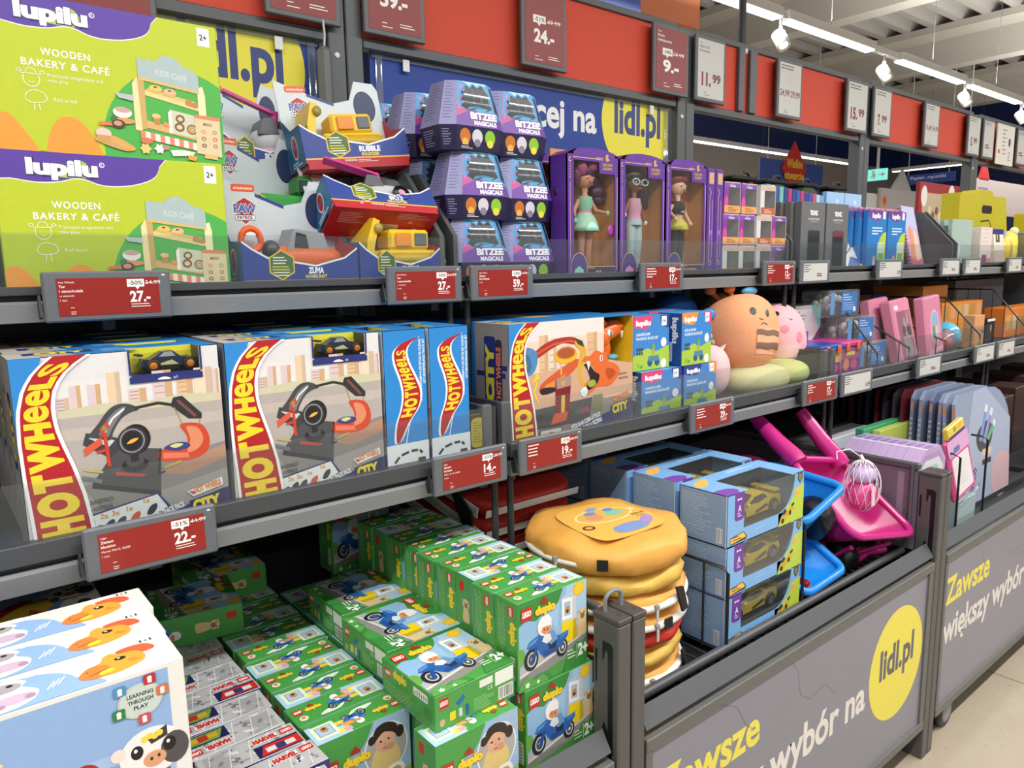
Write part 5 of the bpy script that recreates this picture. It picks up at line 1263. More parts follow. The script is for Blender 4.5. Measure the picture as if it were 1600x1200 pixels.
b.prism([(0, 0, 0), (0.86, 0, 0), (0.74, 0, 0.43), (0.52, 0, 0.43), (0.50, 0, 0.46), (0.30, 0, 0.46), (0.28, 0, 0.43), (0.0, 0, 0.43)], (0, 0.10, 0), YBX)
a = Art(b, (0, 0, 0), (0.86, 0, 0), (0, 0, 0.46), 102, 46, eps=2e-4); a.rr(41, 32, 20, 5, 2.4, '#2a2218'); a.line([(40, 27), (56, 28), (62, 24)], 1.0, '#4a3d18')
b.build('carton', t)
simple_box('handle_carton', 'second yellow carton, lower, at the right edge behind the flat packs', 'carton', 5.74, 1.72, ZT, 0.5, 0.07, 0.33, YBX)
# ================================================================== goods on the middle shelf
ZM = 1.2008
HB = mat('#2f86cf', rough=0.32); FR = '#b01e26'; FY = '#f2d32e'; NAVY = '#27306f'
def interp(tab, v):
    for (a, x), (b_, y) in zip(tab, tab[1:]):
        if v <= b_: return x + (y - x) * (v - a) / (b_ - a)
    return tab[-1][1]
FL = [(0, 4), (20, 3.2), (40, 2), (60, 1.6), (75, 2.4), (85, 5), (92, 8.5), (97, 13), (102, 19)]
FRR = [(0, 28.5), (15, 27.5), (30, 25.5), (45, 22), (55, 19), (65, 16.4), (75, 15.6), (84, 16.8), (91, 20.5), (96, 25), (102, 34)]
def flame(a, H=102.0, k=1.0, x0=0.0):
    """red flame ribbon with the yellow vertical lettering along the left edge of a box front"""
    s = H / 102.0
    def edge(tab, off): return [((x0 + interp(tab, v) + off) * k, v * s) for v in [i * 102 / 24 for i in range(25)]]
    a.poly(edge(FL, -1.6)[::1] + edge(FRR, 1.8)[::-1], '#f2f2f2'); a.poly(edge(FL, 0) + edge(FRR, 0)[::-1], FR)
    vs = [-3, 7.8, 9.3, 18.5, 19.5, 32.5, 33.3, 43, 43.8, 60.5, 60.2, 69.5, 69.9, 78, 78.2, 86, 86.2, 92, 92.4, 98.6]
    for i, ch in enumerate('eHOTWHeeLS'):
        v0, v1 = vs[2 * i], vs[2 * i + 1]
        q = []
        for v, sd in ((v0, 1), (v1, 1), (v1, 0), (v0, 0)):
            l, r = interp(FL, max(0, v)), interp(FRR, max(0, v)); m = (r - l) * 0.09
            q.append(((x0 + (r - m if sd else l + m)) * k, v * s))
        if i == 0: continue
        a.quad(ch, q, FY, 0.028 if ch in 'eS' else 0.075)
    lx, rx = interp(FL, 3), interp(FRR, 3)
    a.ring((x0 + (lx + rx) / 2) * k, -4 * s, 9 * k, 11 * s, 3.2, '#e8e4e0', 20, 0, 180); a.ring((x0 + (lx + rx) / 2) * k, -4 * s, 6 * k, 8 * s, 2, '#4a9ad0', 20, 0, 180)
def skyline(a, x0, x1, y0, k=1.0, seed=1):
    rnd = random.Random(seed); x = x0
    while x < x1:
        w_ = rnd.uniform(5, 10) * k; h = rnd.uniform(7, 20) * k; c = rnd.choice(['#e3c6a3', '#dcb893', '#d6c2c6', '#cfc3cd', '#e6d2b8', '#d9b48c'])
        w_ = min(w_, x1 - x); a.rect(x, y0, w_, h, c); a.rect(x + w_ * 0.62, y0, w_ * 0.38, h, '#c9a57e' if c[1] == 'd' else '#c7b29c')
        if rnd.random() < 0.6:
            for j in range(4): a.rect(x + 0.8, y0 + 2 + j * h / 5, w_ * 0.5, 0.5, '#b9936a'); a.l -= 1
            a.l += 1
        x += w_ + rnd.uniform(0, 4) * k
def track_carton():
    t = thing('track_set_box', '', 'toy box', (0, 0, 0), 0, 'square racing track set boxes')
    W_, D_, H_ = 0.295, 0.098, 0.301
    u = W_ / 100
    b = MB()
    b.box((0, D_ - 0.001, 0), (W_, D_, H_), HB); b.box((0, 0, 0), (W_, D_, 0.001), HB)
    b.box((0, 0.0, 0), (0.001, D_, H_), mat('#8d8a88', rough=0.4)); b.box((W_ - 0.001, 0, 0), (W_, D_, H_), HB)
    wx0, wx1, wz = 54 * u, 89.5 * u, 88.5 * u
    b.box((0, 0, H_ - 0.001), (wx0, D_, H_), HB); b.box((wx1, 0, H_ - 0.001), (W_, D_, H_), HB); b.box((wx0, 0.045, H_ - 0.001), (wx1, D_, H_), HB)
    G = mat('#d9d9da', rough=0.32)
    b.box((0, 0, 0), (wx0, 0.001, H_), G); b.box((wx1, 0, 0), (W_, 0.001, H_), G); b.box((wx0, 0, 0), (wx1, 0.001, wz), G)
    b.box((wx0, 0.001, wz - 0.001), (wx1, 0.045, wz), NAVY); b.box((wx0, 0.043, wz), (wx1, 0.045, H_ - 0.001), mat('#d8d23a', rough=0.4)); b.box((wx0 - 0.001, 0.001, wz), (wx0, 0.045, H_ - 0.001), NAVY); b.box((wx1, 0.001, wz), (wx1 + 0.001, 0.045, H_ - 0.001), '#3a3c20')
    a = front_art(b, 0, W_, 0, 0, H_, 100, 102)
    a.rect(16, 72, 84, 16.5, '#dddcdb'); skyline(a, 18, 99, 72, 1.0, 4)
    a.poly([(14, 73.5), (40, 75.5), (60, 74), (80, 76), (100, 74), (100, 66), (14, 66)], '#c9c6a8')
    a.rect(14, 0, 86, 70, '#b0a8a3'); a.rect(14, 58, 86, 6, '#bcb3ab'); a.rect(14, 0, 86, 36, '#a39b98'); a.poly([(26, 33), (100, 46), (100, 30), (34, 18)], '#8c8684')
    a.poly([(62, 34), (100, 44), (100, 36), (78, 30)], '#b78a74')
    # track pieces
    blk, gry = '#2f2f33', '#6b6c70'
    a.poly([(30.7, 33.9), (43.9, 51.1), (65.7, 46.9), (63.4, 23.2)], '#4b4b50'); a.poly([(30.7, 33.9), (63.4, 23.2), (63.4, 20.5), (30.2, 31.2)], blk); a.poly([(42, 38), (57, 34), (55, 33), (42, 36)], '#c2483c')
    a.poly([(28, 55), (30, 61), (38, 59), (47, 55), (46, 50), (40, 46)], '#3d3e42'); a.poly([(31, 58), (36, 59.5), (43, 55), (40, 52)], '#c9c9cc')
    a.cloud([(31.2, 59), (36, 65), (41.5, 71.8), (47, 74.3), (53, 73), (56, 70), (52, 69), (47, 66), (43, 60), (41, 55.5), (36, 57)], '#444549', 4)
    a.cloud([(36, 59), (40, 66), (45, 71), (50, 72.5), (46, 67), (42, 61), (40, 57.5)], '#77787c', 4); a.line([(38, 59), (43, 67), (49, 71.5)], 1.0, '#e4e4e6')
    a.line([(54, 71), (59, 71.6), (66, 72.4), (73, 70.4)], 1.6, blk)
    a.poly([(72.1, 70), (73.9, 74.4), (78.6, 74.8), (88.4, 63.6), (88, 60.6), (81, 61.6)], blk); a.line([(76, 72.6), (85, 62.4)], 1.6, '#7c4a42'); a.line([(74, 69), (77.5, 58.8)], 0.5, '#9a8f60'); a.line([(87, 60.8), (86.5, 57)], 0.5, '#9a8f60')
    a.cloud([(76.3, 58.9), (87.2, 57.6), (91.5, 49), (89, 41), (80, 38), (65.3, 39.6), (64.3, 45.6), (70, 46.4), (78, 45.4), (79.5, 51.5)], '#c8482c', 4)
    a.cloud([(79.5, 57), (85.5, 55.6), (88, 49), (85, 44), (79, 42.6), (81, 50)], '#d98a68', 4); a.poly([(66, 44.4), (79, 42.4), (80, 39.4), (66, 41)], '#e0795a')
    a.cloud([(66.8, 46.6), (72, 49), (79, 48.2), (80.5, 45.6), (74, 44.2)], '#3a3f7c', 4); a.cloud([(70, 47.6), (74, 48.6), (77, 47.4), (73, 46)], '#c9d08a', 4)
    a.ell(51.8, 40.2, 6.6, 4.0, '#26262a', 24); a.ell(51.8, 42, 4.6, 2.4, '#4d4d52', 20); a.rect(49.8, 42, 4, 5, '#2c2c30')
    a.ell(53.2, 54.2, 7.4, 8.2, '#1f1f22', 30); a.ell(51.4, 53.6, 7.2, 7.6, '#35353a', 30); a.ring(51.4, 53.6, 6.2, 6.6, 0.7, '#8d8d92', 26); a.ell(51.4, 53.6, 4.8, 5.2, '#202024', 24)
    a.cloud([(48.6, 52.2), (51, 54.4), (54.6, 54.6), (52, 52.6)], '#e8b04a')
    a.poly([(28.2, 52.8), (36.8, 57.9), (37, 54), (28.4, 48.6)], '#d45a3c'); a.line([(38.5, 60), (39.4, 41.5)], 1.7, '#c2402c'); a.line([(34, 50), (40, 51)], 1.6, '#c2402c'); a.line([(37, 58), (39.5, 64)], 1.2, '#c2402c'); a.poly([(36, 62), (40, 66), (41.4, 63), (38, 59.6)], '#c24a38'); a.ell(38.6, 62.4, 1.1, 1.3, '#6fa04a', 10)
    a.line([(65, 47), (63, 33), (66.5, 34)], 0.9, blk); a.line([(26, 38), (35, 34)], 2.2, '#77777a'); a.line([(66, 36), (75, 38)], 1.4, '#bcae5a'); a.line([(27, 42), (36, 39)], 1.2, '#bcae5a')
    # car box cut-out rim, lettering and the parts strip
    a.rect(54, 87, 35.5, 1.6, NAVY); a.poly([(53, 88.6), (54, 88.6), (54, 102), (53, 102)], NAVY); a.poly([(89.5, 88.6), (90.6, 88.6), (90.6, 102), (89.5, 102)], NAVY); a.rect(53, 84.2, 37.6, 3.4, NAVY)
    a.cloud([(67, 85.2), (69, 86.4), (72, 86.2), (73.5, 85)], '#e9e9ef'); a.text('x1', 75, 85, 1.7, '#e9e9ef')
    a.text('UNASSEMBLED', 28, 22.6, 2.3, '#2c2c30', w=11.5, rot=2); a.text('À ASSEMBLER', 28, 18.9, 2.3, '#2c2c30', w=11, rot=2)
    a.poly([(25.5, 0), (25.9, 17), (61.7, 22.8), (67.5, 13.8), (44, 4)], NAVY); a.poly([(25.7, 0), (26, 16), (61.2, 21.8), (66, 13.6), (44, 5.4)], '#e9e7e6')
    for (x, y), n, c in zip(((29.9, 9.0), (36, 10.8), (41.6, 11.3), (48.8, 12.4), (57.5, 15)), ('3x', '2x', '3x', '1x', '1x'), ('#3a3a3e', '#3a3a3e', '#4a4a4e', '#d2553a', '#2f2f33')):
        a.text(n, x - 3.6, y + 3.2, 2.6, '#d9922e', bold=0.03); a.cloud([(x - 2.4, y - 3.4), (x - 0.6, y + 0.6), (x + 2.6, y + 2), (x + 3, y - 0.4), (x + 0.6, y - 3.6)], c, 3)
    a.poly([(43, -1), (45.4, 4.6), (101, 19), (101, -1)], NAVY)
    a.text('CITY EXPANSION TRACK PACK', 47, 5.6, 2.9, '#eceaf2', w=29, rot=13, bold=0.045); a.text('COFFRET EXTENSION VILLE', 49.5, 1.4, 2.9, '#eceaf2', w=26.5, rot=13, bold=0.045)
    a.poly([(77.6, 5.4), (77.6, 14.4), (97.6, 18.4), (98, 9.6)], '#1c2358'); a.text('CITY', 79.4, 7.6, 6.0, '#2a2f1a', w=16, rot=6, bold=0.11); a.text('CITY', 79.6, 8.0, 5.6, '#ecd23a', w=15.4, rot=6, bold=0.07)
    a.poly([(76.6, 20), (80, 16.6), (96.8, 20.4), (96.4, 25), (88, 22.8)], '#f0eef0'); a.poly([(77.2, 20), (80.4, 17.4), (82, 19.6)], '#d03a5c'); a.text('HOT WHEELS', 81, 18.2, 2.9, '#c8283c', w=15, rot=11, bold=0.07); a.text('HOT WHEELS', 81.1, 18.4, 2.6, '#eda23a', w=14.6, rot=11, bold=0.035)
    a.poly([(85, -1), (101, 2.6), (101, 8), (97, 7.6)], '#3f88cc'); a.ell(91.5, 1.2, 4, 2.4, '#cf3a34', 16)
    a.poly([(0, 60), (14, 102), (0, 102)], '#2f86cf')
    flame(a)
    # top lettering
    tp = top_art(b, 0, W_, 0, D_, H_, 100, 33); tp.rect(0, 0, 14, 33, '#b9b3ae'); tp.poly([(14, 0), (30, 0), (22, 33), (14, 33)], '#a9a5a4'); tp.rect(8, 13, 32, 13, NAVY); tp.text('CITY', 13, 15, 9, '#e6cf3a', w=24, bold=0.08); tp.lines(44, 22, 18, 3, 5, 1.6, '#9cc6ea')
    # left side
    l = left_art(b, 0, D_, 0, 0, H_, 33, 102); l.poly([(0, 20), (16, 36), (33, 20), (33, 30), (16, 46), (0, 30)], '#9c9895'); l.rr(11, 44, 12, 40, 2, NAVY); l.text('CITY', 20.5, 48, 7, '#e6cf3a', w=32, rot=90, bold=0.07)
    # spine (right side): flame logo on blue
    s = Art(b, (W_, 0, 0), (0, D_, 0), (0, 0, H_), 33, 102)
    spine(s)
    b.build('carton', t)
    toy_car(t, (0.60 * W_ - 0.002, 0.022, wz), 0.098)
    return t
def spine(s):
    """logo spine: red flame with yellow letters on blue, white foot with the track outline"""
    s.rect(0, 0, 33, 24, '#e9eaec')
    cl = [(9, 26), (13, 38), (19, 48), (21, 58), (18.5, 68), (13.5, 80), (13, 88), (18, 93), (26, 96)]
    wd = [1.5, 4.4, 6.4, 6.6, 5.6, 4.8, 4.4, 3.4, 1.2]
    for off, c in ((1.5, '#f0f0f2'), (0.0, FR)):
        s.cloud([(x - w_ - off, y - off * 0.5) for (x, y), w_ in zip(cl, wd)] + [(x + w_ + off, y + off * 0.5) for (x, y), w_ in list(zip(cl, wd))[::-1]], c, 3)
    def cen(v):
        for (x0, y0), (x1, y1), w0, w1 in zip(cl, cl[1:], wd, wd[1:]):
            if v <= y1: t_ = (v - y0) / (y1 - y0); return x0 + (x1 - x0) * t_, w0 + (w1 - w0) * t_
        return cl[-1][0], wd[-1]
    v = 42.0
    for ch, h in zip('HOTWHeeLS', (6.4, 6.6, 4.8, 7.4, 5, 4.4, 4.2, 3.8, 4)):
        (xa, wa), (xb, wb) = cen(v), cen(v + h)
        s.quad(ch, [(xa + wa * 0.8, v + 0.3), (xb + wb * 0.8, v + h - 0.3), (xb - wb * 0.8, v + h - 0.3), (xa - wa * 0.8, v + 0.3)], FY, 0.028 if ch in 'eS' else 0.06); s.l -= 1
        v += h
    s.l += 1
    s.line([(15, 24), (17, 33), (19, 40)], 0.7, '#f0f0f2')
    s.text('PACK DE EXPANSIÓN DE PISTAS DE CIUDAD', 29, 52, 1.7, '#e4eef7', w=43, rot=90, bold=0.03); s.text('CITY-ERWEITERUNGS TRACK SET', 32, 64, 1.7, '#e4eef7', w=31, rot=90, bold=0.03)
    lp = [(6, 5), (5, 11), (10, 16), (18, 18), (25, 18), (28, 15)]
    for p, q in zip(lp, lp[1:]): s.line([(p[0] * 0.9 + q[0] * 0.1, p[1] * 0.9 + q[1] * 0.1), (p[0] * 0.15 + q[0] * 0.85, p[1] * 0.15 + q[1] * 0.85)], 1.8, '#333338')
    s.line([(6, 4.6), (12, 2.6), (20, 5), (25, 4)], 1.9, '#2c2c30'); s.rect(24, 8, 6, 4.5, '#5a4a48'); s.poly([(25, 3), (30, 2), (30, 7), (27, 6)], '#cf3f2e')
def toy_car(parent, loc, L):
    """little blue racing car with orange wheels behind the cut-out"""
    b = MB(); k = L / 0.1
    side = [(0, 0.010), (0.006, 0.024), (0.016, 0.022), (0.036, 0.034), (0.052, 0.035), (0.064, 0.025), (0.092, 0.020), (0.1, 0.010)]
    b.prism([(x * k, -0.013, z * k) for x, z in side], (0, 0.026, 0), mat('#3a4478', rough=0.2, metal=0.4)); b.prism([(0.03 * k, -0.0135, 0.026 * k), (0.038 * k, -0.0135, 0.033 * k), (0.05 * k, -0.0135, 0.034 * k), (0.056 * k, -0.0135, 0.026 * k)], (0, 0.027, 0), '#9aa7b8')
    b.prism([(0.02 * k, -0.0136, 0.012 * k), (0.05 * k, -0.0136, 0.02 * k), (0.06 * k, -0.0136, 0.012 * k)], (0, 0.0272, 0), '#d9d9c0'); b.bar((0.002 * k, -0.014, 0.03 * k), (0.002 * k, 0.014, 0.03 * k), 0.008, 0.003, '#23264a')
    b.rod((0.03 * k, 0, 0.0125 * k), (0.07 * k, 0, 0.0125 * k), 0.0045, '#2a2d4a')
    c = b.build('toy_car', parent); c.location = loc
    for x in (0.02, 0.078):
        for y in (-0.0165, 0.0125):
            q = MB(); q.lathe([(0, -0.0015), (0.0055 * k, -0.0015), (0.0065 * k, 0), (0.0065 * k, 0.004), (0, 0.004)], (x * k, y, 0.0118 * k), (0, 1, 0), '#e2872a', 14); q.lathe([(0.0068 * k, 0), (0.0115 * k, 0), (0.0115 * k, 0.004), (0.0068 * k, 0.004)], (x * k, y, 0.0118 * k), (0, 1, 0), '#1e1e20', 16)
            q.build('wheel', c)
    w_ = MB(); w_.box((-0.012, -0.0215, -0.0), (0.095, -0.0211, 0.034), clear('#f4f4ea', 0.03, 0.06, 0.0)); w_.build('clear_window', parent).location = loc
tk = track_carton()
pos = [((0.104, 1.277, ZM), 0, 'square track set box with a flame logo, front left on the middle shelf'),
       ((0.409, 1.277, ZM), 0, 'square track set box with a flame logo, second from the left in front'),
       ((0.808, 1.277, ZM), pi / 2 * -1, ''), ((0.914, 1.277, ZM), -pi / 2, '')]
tk.location = pos[0][0]; tk['label'] = pos[0][2]
dup(tk, pos[1][0], 0, pos[1][2])
# spine outwards: the right side faces the aisle
dup(tk, (0.712, 1.572, ZM), -pi / 2, 'track set box turned spine out, left of the two blue spines')
dup(tk, (0.818, 1.572, ZM), -pi / 2, 'track set box turned spine out, right of the two blue spines')
for r in range(1, 5):
    for c in range(2):
        dup(tk, (0.108 + 0.303 * c, 1.277 + 0.1 * r, ZM), 0, 'track set box in the %s row back, %s column, only its top showing' % (ORD[r], ('left', 'right')[c]))
for c in range(2):
    dup(tk, (0.712 + 0.106 * c, 1.872, ZM), -pi / 2, 'track set box behind the %s blue spine' % ('left', 'right')[c])
b = MB()
b.tube([(0.062, 1.29, 1.2018), (0.062, 1.29, 1.36), (0.062, 1.36, 1.46), (0.062, 1.88, 1.46)], 0.004, frame_metal('#2a2b2e'), 6)
for k in range(9): b.rod((0.062, 1.34 + 0.06 * k, 1.2018), (0.062, 1.34 + 0.06 * k, 1.455 if k else 1.42), 0.002, frame_metal('#2a2b2e'), 5)
single('wire_divider', b, 'black wire divider at the left edge beside the track set boxes', 'divider', 'wire dividers')
b = MB(); b.cbox((0, 0, 0), (0.040, 0.05, 0.105), mat('#3a3524'), 0.002); a = front_art(b, 0, 0.040, 0, 0, 0.105, 40, 105); a.rr(2, 30, 36, 66, 12, '#b9a534'); a.lines(8, 84, 24, 8, 6, 2, '#7d7026')
single('yellow_packet', b, 'small yellow printed packet behind the guard right of the blue spines', 'packet', loc=(0.922, 1.285, ZM))

# ---- racing set with the orange serpent head
t = thing('serpent_track_box', 'wide track set box with an orange serpent head in a yellow cut-out', 'toy box', (1.046, 1.302, ZM), R_(1.0))
W_, D_, H_ = 0.425, 0.125, 0.292; nx, nz = 0.315, 0.165
b = MB(); GR = mat('#b0a49a', rough=0.35)
b.box((0, 0, 0), (0.001, D_, H_), mat('#8f8781', rough=0.4)); b.box((0, D_ - 0.001, 0), (W_, D_, H_), HB); b.box((0, 0, 0), (W_, D_, 0.001), HB); b.box((W_ - 0.001, 0, 0), (W_, D_, H_), mat('#e2bd22', rough=0.35))
b.box((0, 0, H_ - 0.001), (W_, D_, H_), HB); b.box((0, 0, 0), (nx, 0.001, H_), GR); b.box((nx, 0, 0), (W_, 0.001, nz), GR)
YW = mat('#e0b81f', rough=0.4); b.box((nx, 0.1, nz), (W_ - 0.001, 0.101, H_ - 0.001), YW); b.box((nx, 0.001, nz - 0.001), (W_ - 0.001, 0.1, nz), YW); b.box((nx - 0.001, 0.001, nz), (nx, 0.1, H_ - 0.001), YW)
a = front_art(b, 0, W_, 0, 0, H_, 100, 69)
a.poly([(8, 30), (74, 30), (74, 69), (8, 69)], '#e3cdbd'); a.poly([(8, 58), (74, 60), (74, 69), (8, 69)], '#e6dcd8'); skyline(a, 22, 74, 40, 1.1, 8)
a.rect(74, 20, 26, 19.5, '#dcb49a'); a.poly([(8, 40), (74, 44), (100, 39), (100, 22), (8, 20)], '#d0a68c'); a.rect(8, 0, 92, 20, '#8d847e'); a.poly([(10, 20), (64, 22), (62, 8), (10, 9)], '#4a464a')
a.cloud([(22, 33), (30, 38), (50, 46), (52, 42), (40, 34), (30, 29), (23, 29)], '#cf5a2f', 4); a.cloud([(26, 33), (36, 36), (42, 38), (36, 33), (29, 31)], '#e88a4a', 4); a.cloud([(22.5, 31.5), (24, 28), (34, 29), (32, 31.6)], '#2b2326', 3)
a.cloud([(18, 52), (26, 56.6), (36, 59), (48, 59), (54, 55.5), (50, 54.5), (40, 56), (30, 53), (20, 49)], '#a8302a', 4); a.line([(20, 51.5), (32, 55.8), (46, 57), (52, 55)], 1.0, '#cf5b3a')
a.cloud([(51, 57.5), (56, 55), (59, 50), (57, 42), (55, 36), (60, 30), (64, 27), (58, 28), (53, 33), (52, 42), (54, 50), (50, 54)], '#d8a83a', 4); a.poly([(49, 58.6), (56, 56), (57, 52.4), (52, 54.6)], '#3a3a30')
a.ell(42.6, 48.8, 9, 4.6, '#e2b32c', 24); a.ell(42.6, 50.2, 7.6, 3.6, '#c4762c', 22); a.ell(42.6, 50.2, 6.4, 2.8, '#a8532a', 20); a.line([(38.6, 44.4), (38.6, 38)], 1.0, '#e2c24a')
a.poly([(33.6, 14), (34, 35.6), (46.6, 36.8), (44.6, 14)], '#7a2026'); a.poly([(35, 30), (46, 31), (46.6, 37), (34.6, 36)], '#a58c84'); a.ell(40, 33, 1.8, 1.8, '#dd9a4a', 10); a.poly([(38, 12), (38.6, 26), (41.4, 26), (41, 12)], '#d8b24a'); a.poly([(30, 10), (42, 11), (44, 16), (33, 16)], '#dd5a3c')
a.cloud([(6.3, 47.5), (7, 52), (12.7, 55.6), (19.4, 53), (20.4, 47), (17, 40.9), (10, 40.2)], '#4f86b8', 4); a.cloud([(7.4, 46.6), (9, 50.6), (13.4, 51.8), (16, 46), (14, 41.8), (9.6, 42)], '#3a6a96', 4); a.ell(10.8, 46, 2.4, 3, '#6f8f3c', 12)
a.line([(20, 36), (17.6, 30), (21, 23.6)], 1.4, '#e7c93a'); a.poly([(15.6, 35), (22.6, 38), (20, 41)], '#e7c93a')
# open mouthed orange serpent print and the foot band
a.cloud([(54.6, 42.8), (58, 47), (61.4, 46.4), (67, 49.6), (72.8, 47.6), (76.6, 48.4), (77.4, 42.6), (84, 40), (88, 36), (85, 31), (78.5, 27.2), (68.4, 27.4), (60, 23.6), (55.2, 26), (59, 31), (63, 34), (66, 38), (62, 42), (57, 44)], '#dd6a30', 4)
a.cloud([(57, 42.4), (62, 41), (66, 37), (70, 34.6), (68, 29.6), (61, 26.4), (58, 28), (62, 32), (60, 38)], '#2a1416', 4); a.poly([(59, 44), (60.6, 38), (62.4, 43.4)], '#efe6da'); a.ell(71.6, 44.6, 1.5, 2, '#e8e2c8', 10); a.ell(71.8, 44.6, 0.7, 1.5, '#4a7a8a', 8); a.cloud([(76, 38), (82, 37), (84, 34), (79, 31), (76, 34)], '#b84a20', 4); a.cloud([(60, 31), (65, 32.4), (67, 29.4), (62, 28)], '#9ab04a', 3)
a.cloud([(54, 27), (58, 29), (60, 26), (58, 23), (55, 24)], '#d9e6ee', 3)
for x, c in ((20, '#333338'), (27, '#3a3c48'), (52, '#5a5a60'), (57, '#8a4a66')): a.cloud([(x - 3, 14), (x, 17), (x + 4, 16), (x + 4, 13.4)], c, 3)
a.rect(64.6, 13, 8, 10, '#7c7a58')
a.lines(87, 33, 11, 2, 2.6, 1.0, '#8d7a70', 3)
a.poly([(39, -1), (41.6, 4.4), (100, 15.6), (100, -1)], NAVY); a.text('PIZZA SLAM COBRA ATTACK', 46.6, 4.6, 2.5, '#efeef4', w=25, rot=12, bold=0.05); a.text("L'ATTAQUE DE LA PIZZERIA", 47.4, 1.2, 2.5, '#efeef4', w=25.6, rot=12, bold=0.05)
a.poly([(79.6, 8.4), (79.8, 14.2), (99, 18), (99.4, 11)], '#1c2358'); a.text('CITY', 81.4, 9.2, 5.4, '#2a2f1a', w=15, rot=7, bold=0.1); a.text('CITY', 81.6, 9.6, 4.8, '#ecd23a', w=14.4, rot=7, bold=0.06); a.text('HOT WHEELS', 82.6, 16.6, 2.8, '#c8283c', w=14, rot=10, bold=0.07); a.text('HOT WHEELS', 82.7, 16.8, 2.5, '#eda23a', w=13.8, rot=10, bold=0.03)
a.poly([(84, -1), (100, 3), (100, 6.4)], '#3f88cc'); a.ell(94.4, 3.6, 2.6, 1.6, '#cf3a44', 12); a.rr(21.6, -3, 17, 11, 1.2, '#2c2c44'); a.rr(22, -3, 16.2, 10.6, 1, '#e3d8d2'); a.ring(30, 3, 5, 3, 1.2, '#cf4a34', 14); a.ell(29.6, 2.4, 2.6, 1.8, '#dca83a', 10)
a.poly([(0, 46), (12, 69), (0, 69)], '#2f86cf')
flame(a, 69.0, 0.66)
l = left_art(b, 0, D_, 0, 0, H_, 42, 98); l.poly([(0, 8), (20, 32), (42, 8), (42, 20), (20, 44), (0, 20)], '#9d958f'); l.rect(30, 62, 10, 4, NAVY); l.rect(2, 56, 36, 4, NAVY); l.rr(12, 32, 14, 56, 2.5, NAVY); l.rr(26, 38, 8, 48, 3, '#3a2c3c'); l.text('CITY', 23, 36, 8.5, '#e6cf3a', w=46, rot=90, bold=0.08); l.text('HOT WHEELS', 32, 40, 5, '#e07a5a', w=40, rot=90, bold=0.05)
tp = top_art(b, 0, W_, 0, D_, H_, 100, 29); tp.rect(0, 0, 10, 29, '#b9b3ae'); tp.poly([(10, 0), (20, 0), (14, 29), (10, 29)], '#a9a5a4'); tp.rect(4, 10, 16, 12, NAVY); tp.text('CITY', 6, 12, 7, '#e6cf3a', w=12, bold=0.08)
b.build('carton', t)
h = MB(); OR = mat('#e0621c', rough=0.3)
h.blob((0.372, 0.05, 0.250), (0.052, 0.034, 0.026), OR, n=18, rot=Matrix.Rotation(R_(-18), 3, 'Y'), pw=2.3); h.blob((0.345, 0.05, 0.232), (0.030, 0.036, 0.034), OR, n=16); h.blob((0.352, 0.05, 0.205), (0.022, 0.032, 0.034), OR, n=16, pw=2.4)
h.blob((0.405, 0.05, 0.262), (0.026, 0.03, 0.016), OR, n=14); h.prism([(0.330, 0.03, 0.262), (0.345, 0.03, 0.285), (0.362, 0.03, 0.268)], (0, 0.03, 0), OR)
h.blob((0.356, 0.018, 0.247), (0.011, 0.005, 0.010), '#d9e6e2', n=12); h.blob((0.357, 0.0145, 0.247), (0.004, 0.003, 0.009), '#3f7f8c', n=10); h.prism([(0.408, 0.026, 0.248), (0.418, 0.026, 0.25), (0.414, 0.026, 0.23)], (0, 0.006, 0), '#e8e4da')
h.blob((0.372, 0.06, 0.195), (0.014, 0.02, 0.035), '#34447e', n=12); h.blob((0.395, 0.045, 0.180), (0.022, 0.014, 0.008), '#5fb0d4', n=12)
h.build('serpent_head', t)
for r in (1, 2):
    q = MB(); q.cbox((0, 0, 0), (0.425, 0.125, 0.292), HB, 0.0015); a = top_art(q, 0, 0.425, 0, 0.125, 0.292, 100, 29); a.rect(4, 10, 16, 12, NAVY); a.text('CITY', 6, 12, 7, '#e6cf3a', w=12, bold=0.08); a.poly([(40, 0), (60, 0), (52, 29), (36, 29)], '#cdb38a')
    single('serpent_track_box', q, 'blue track set box in the %s row behind the orange serpent box' % ORD[r], 'toy box', None, (1.055, 1.302 + 0.13 * r, ZM))

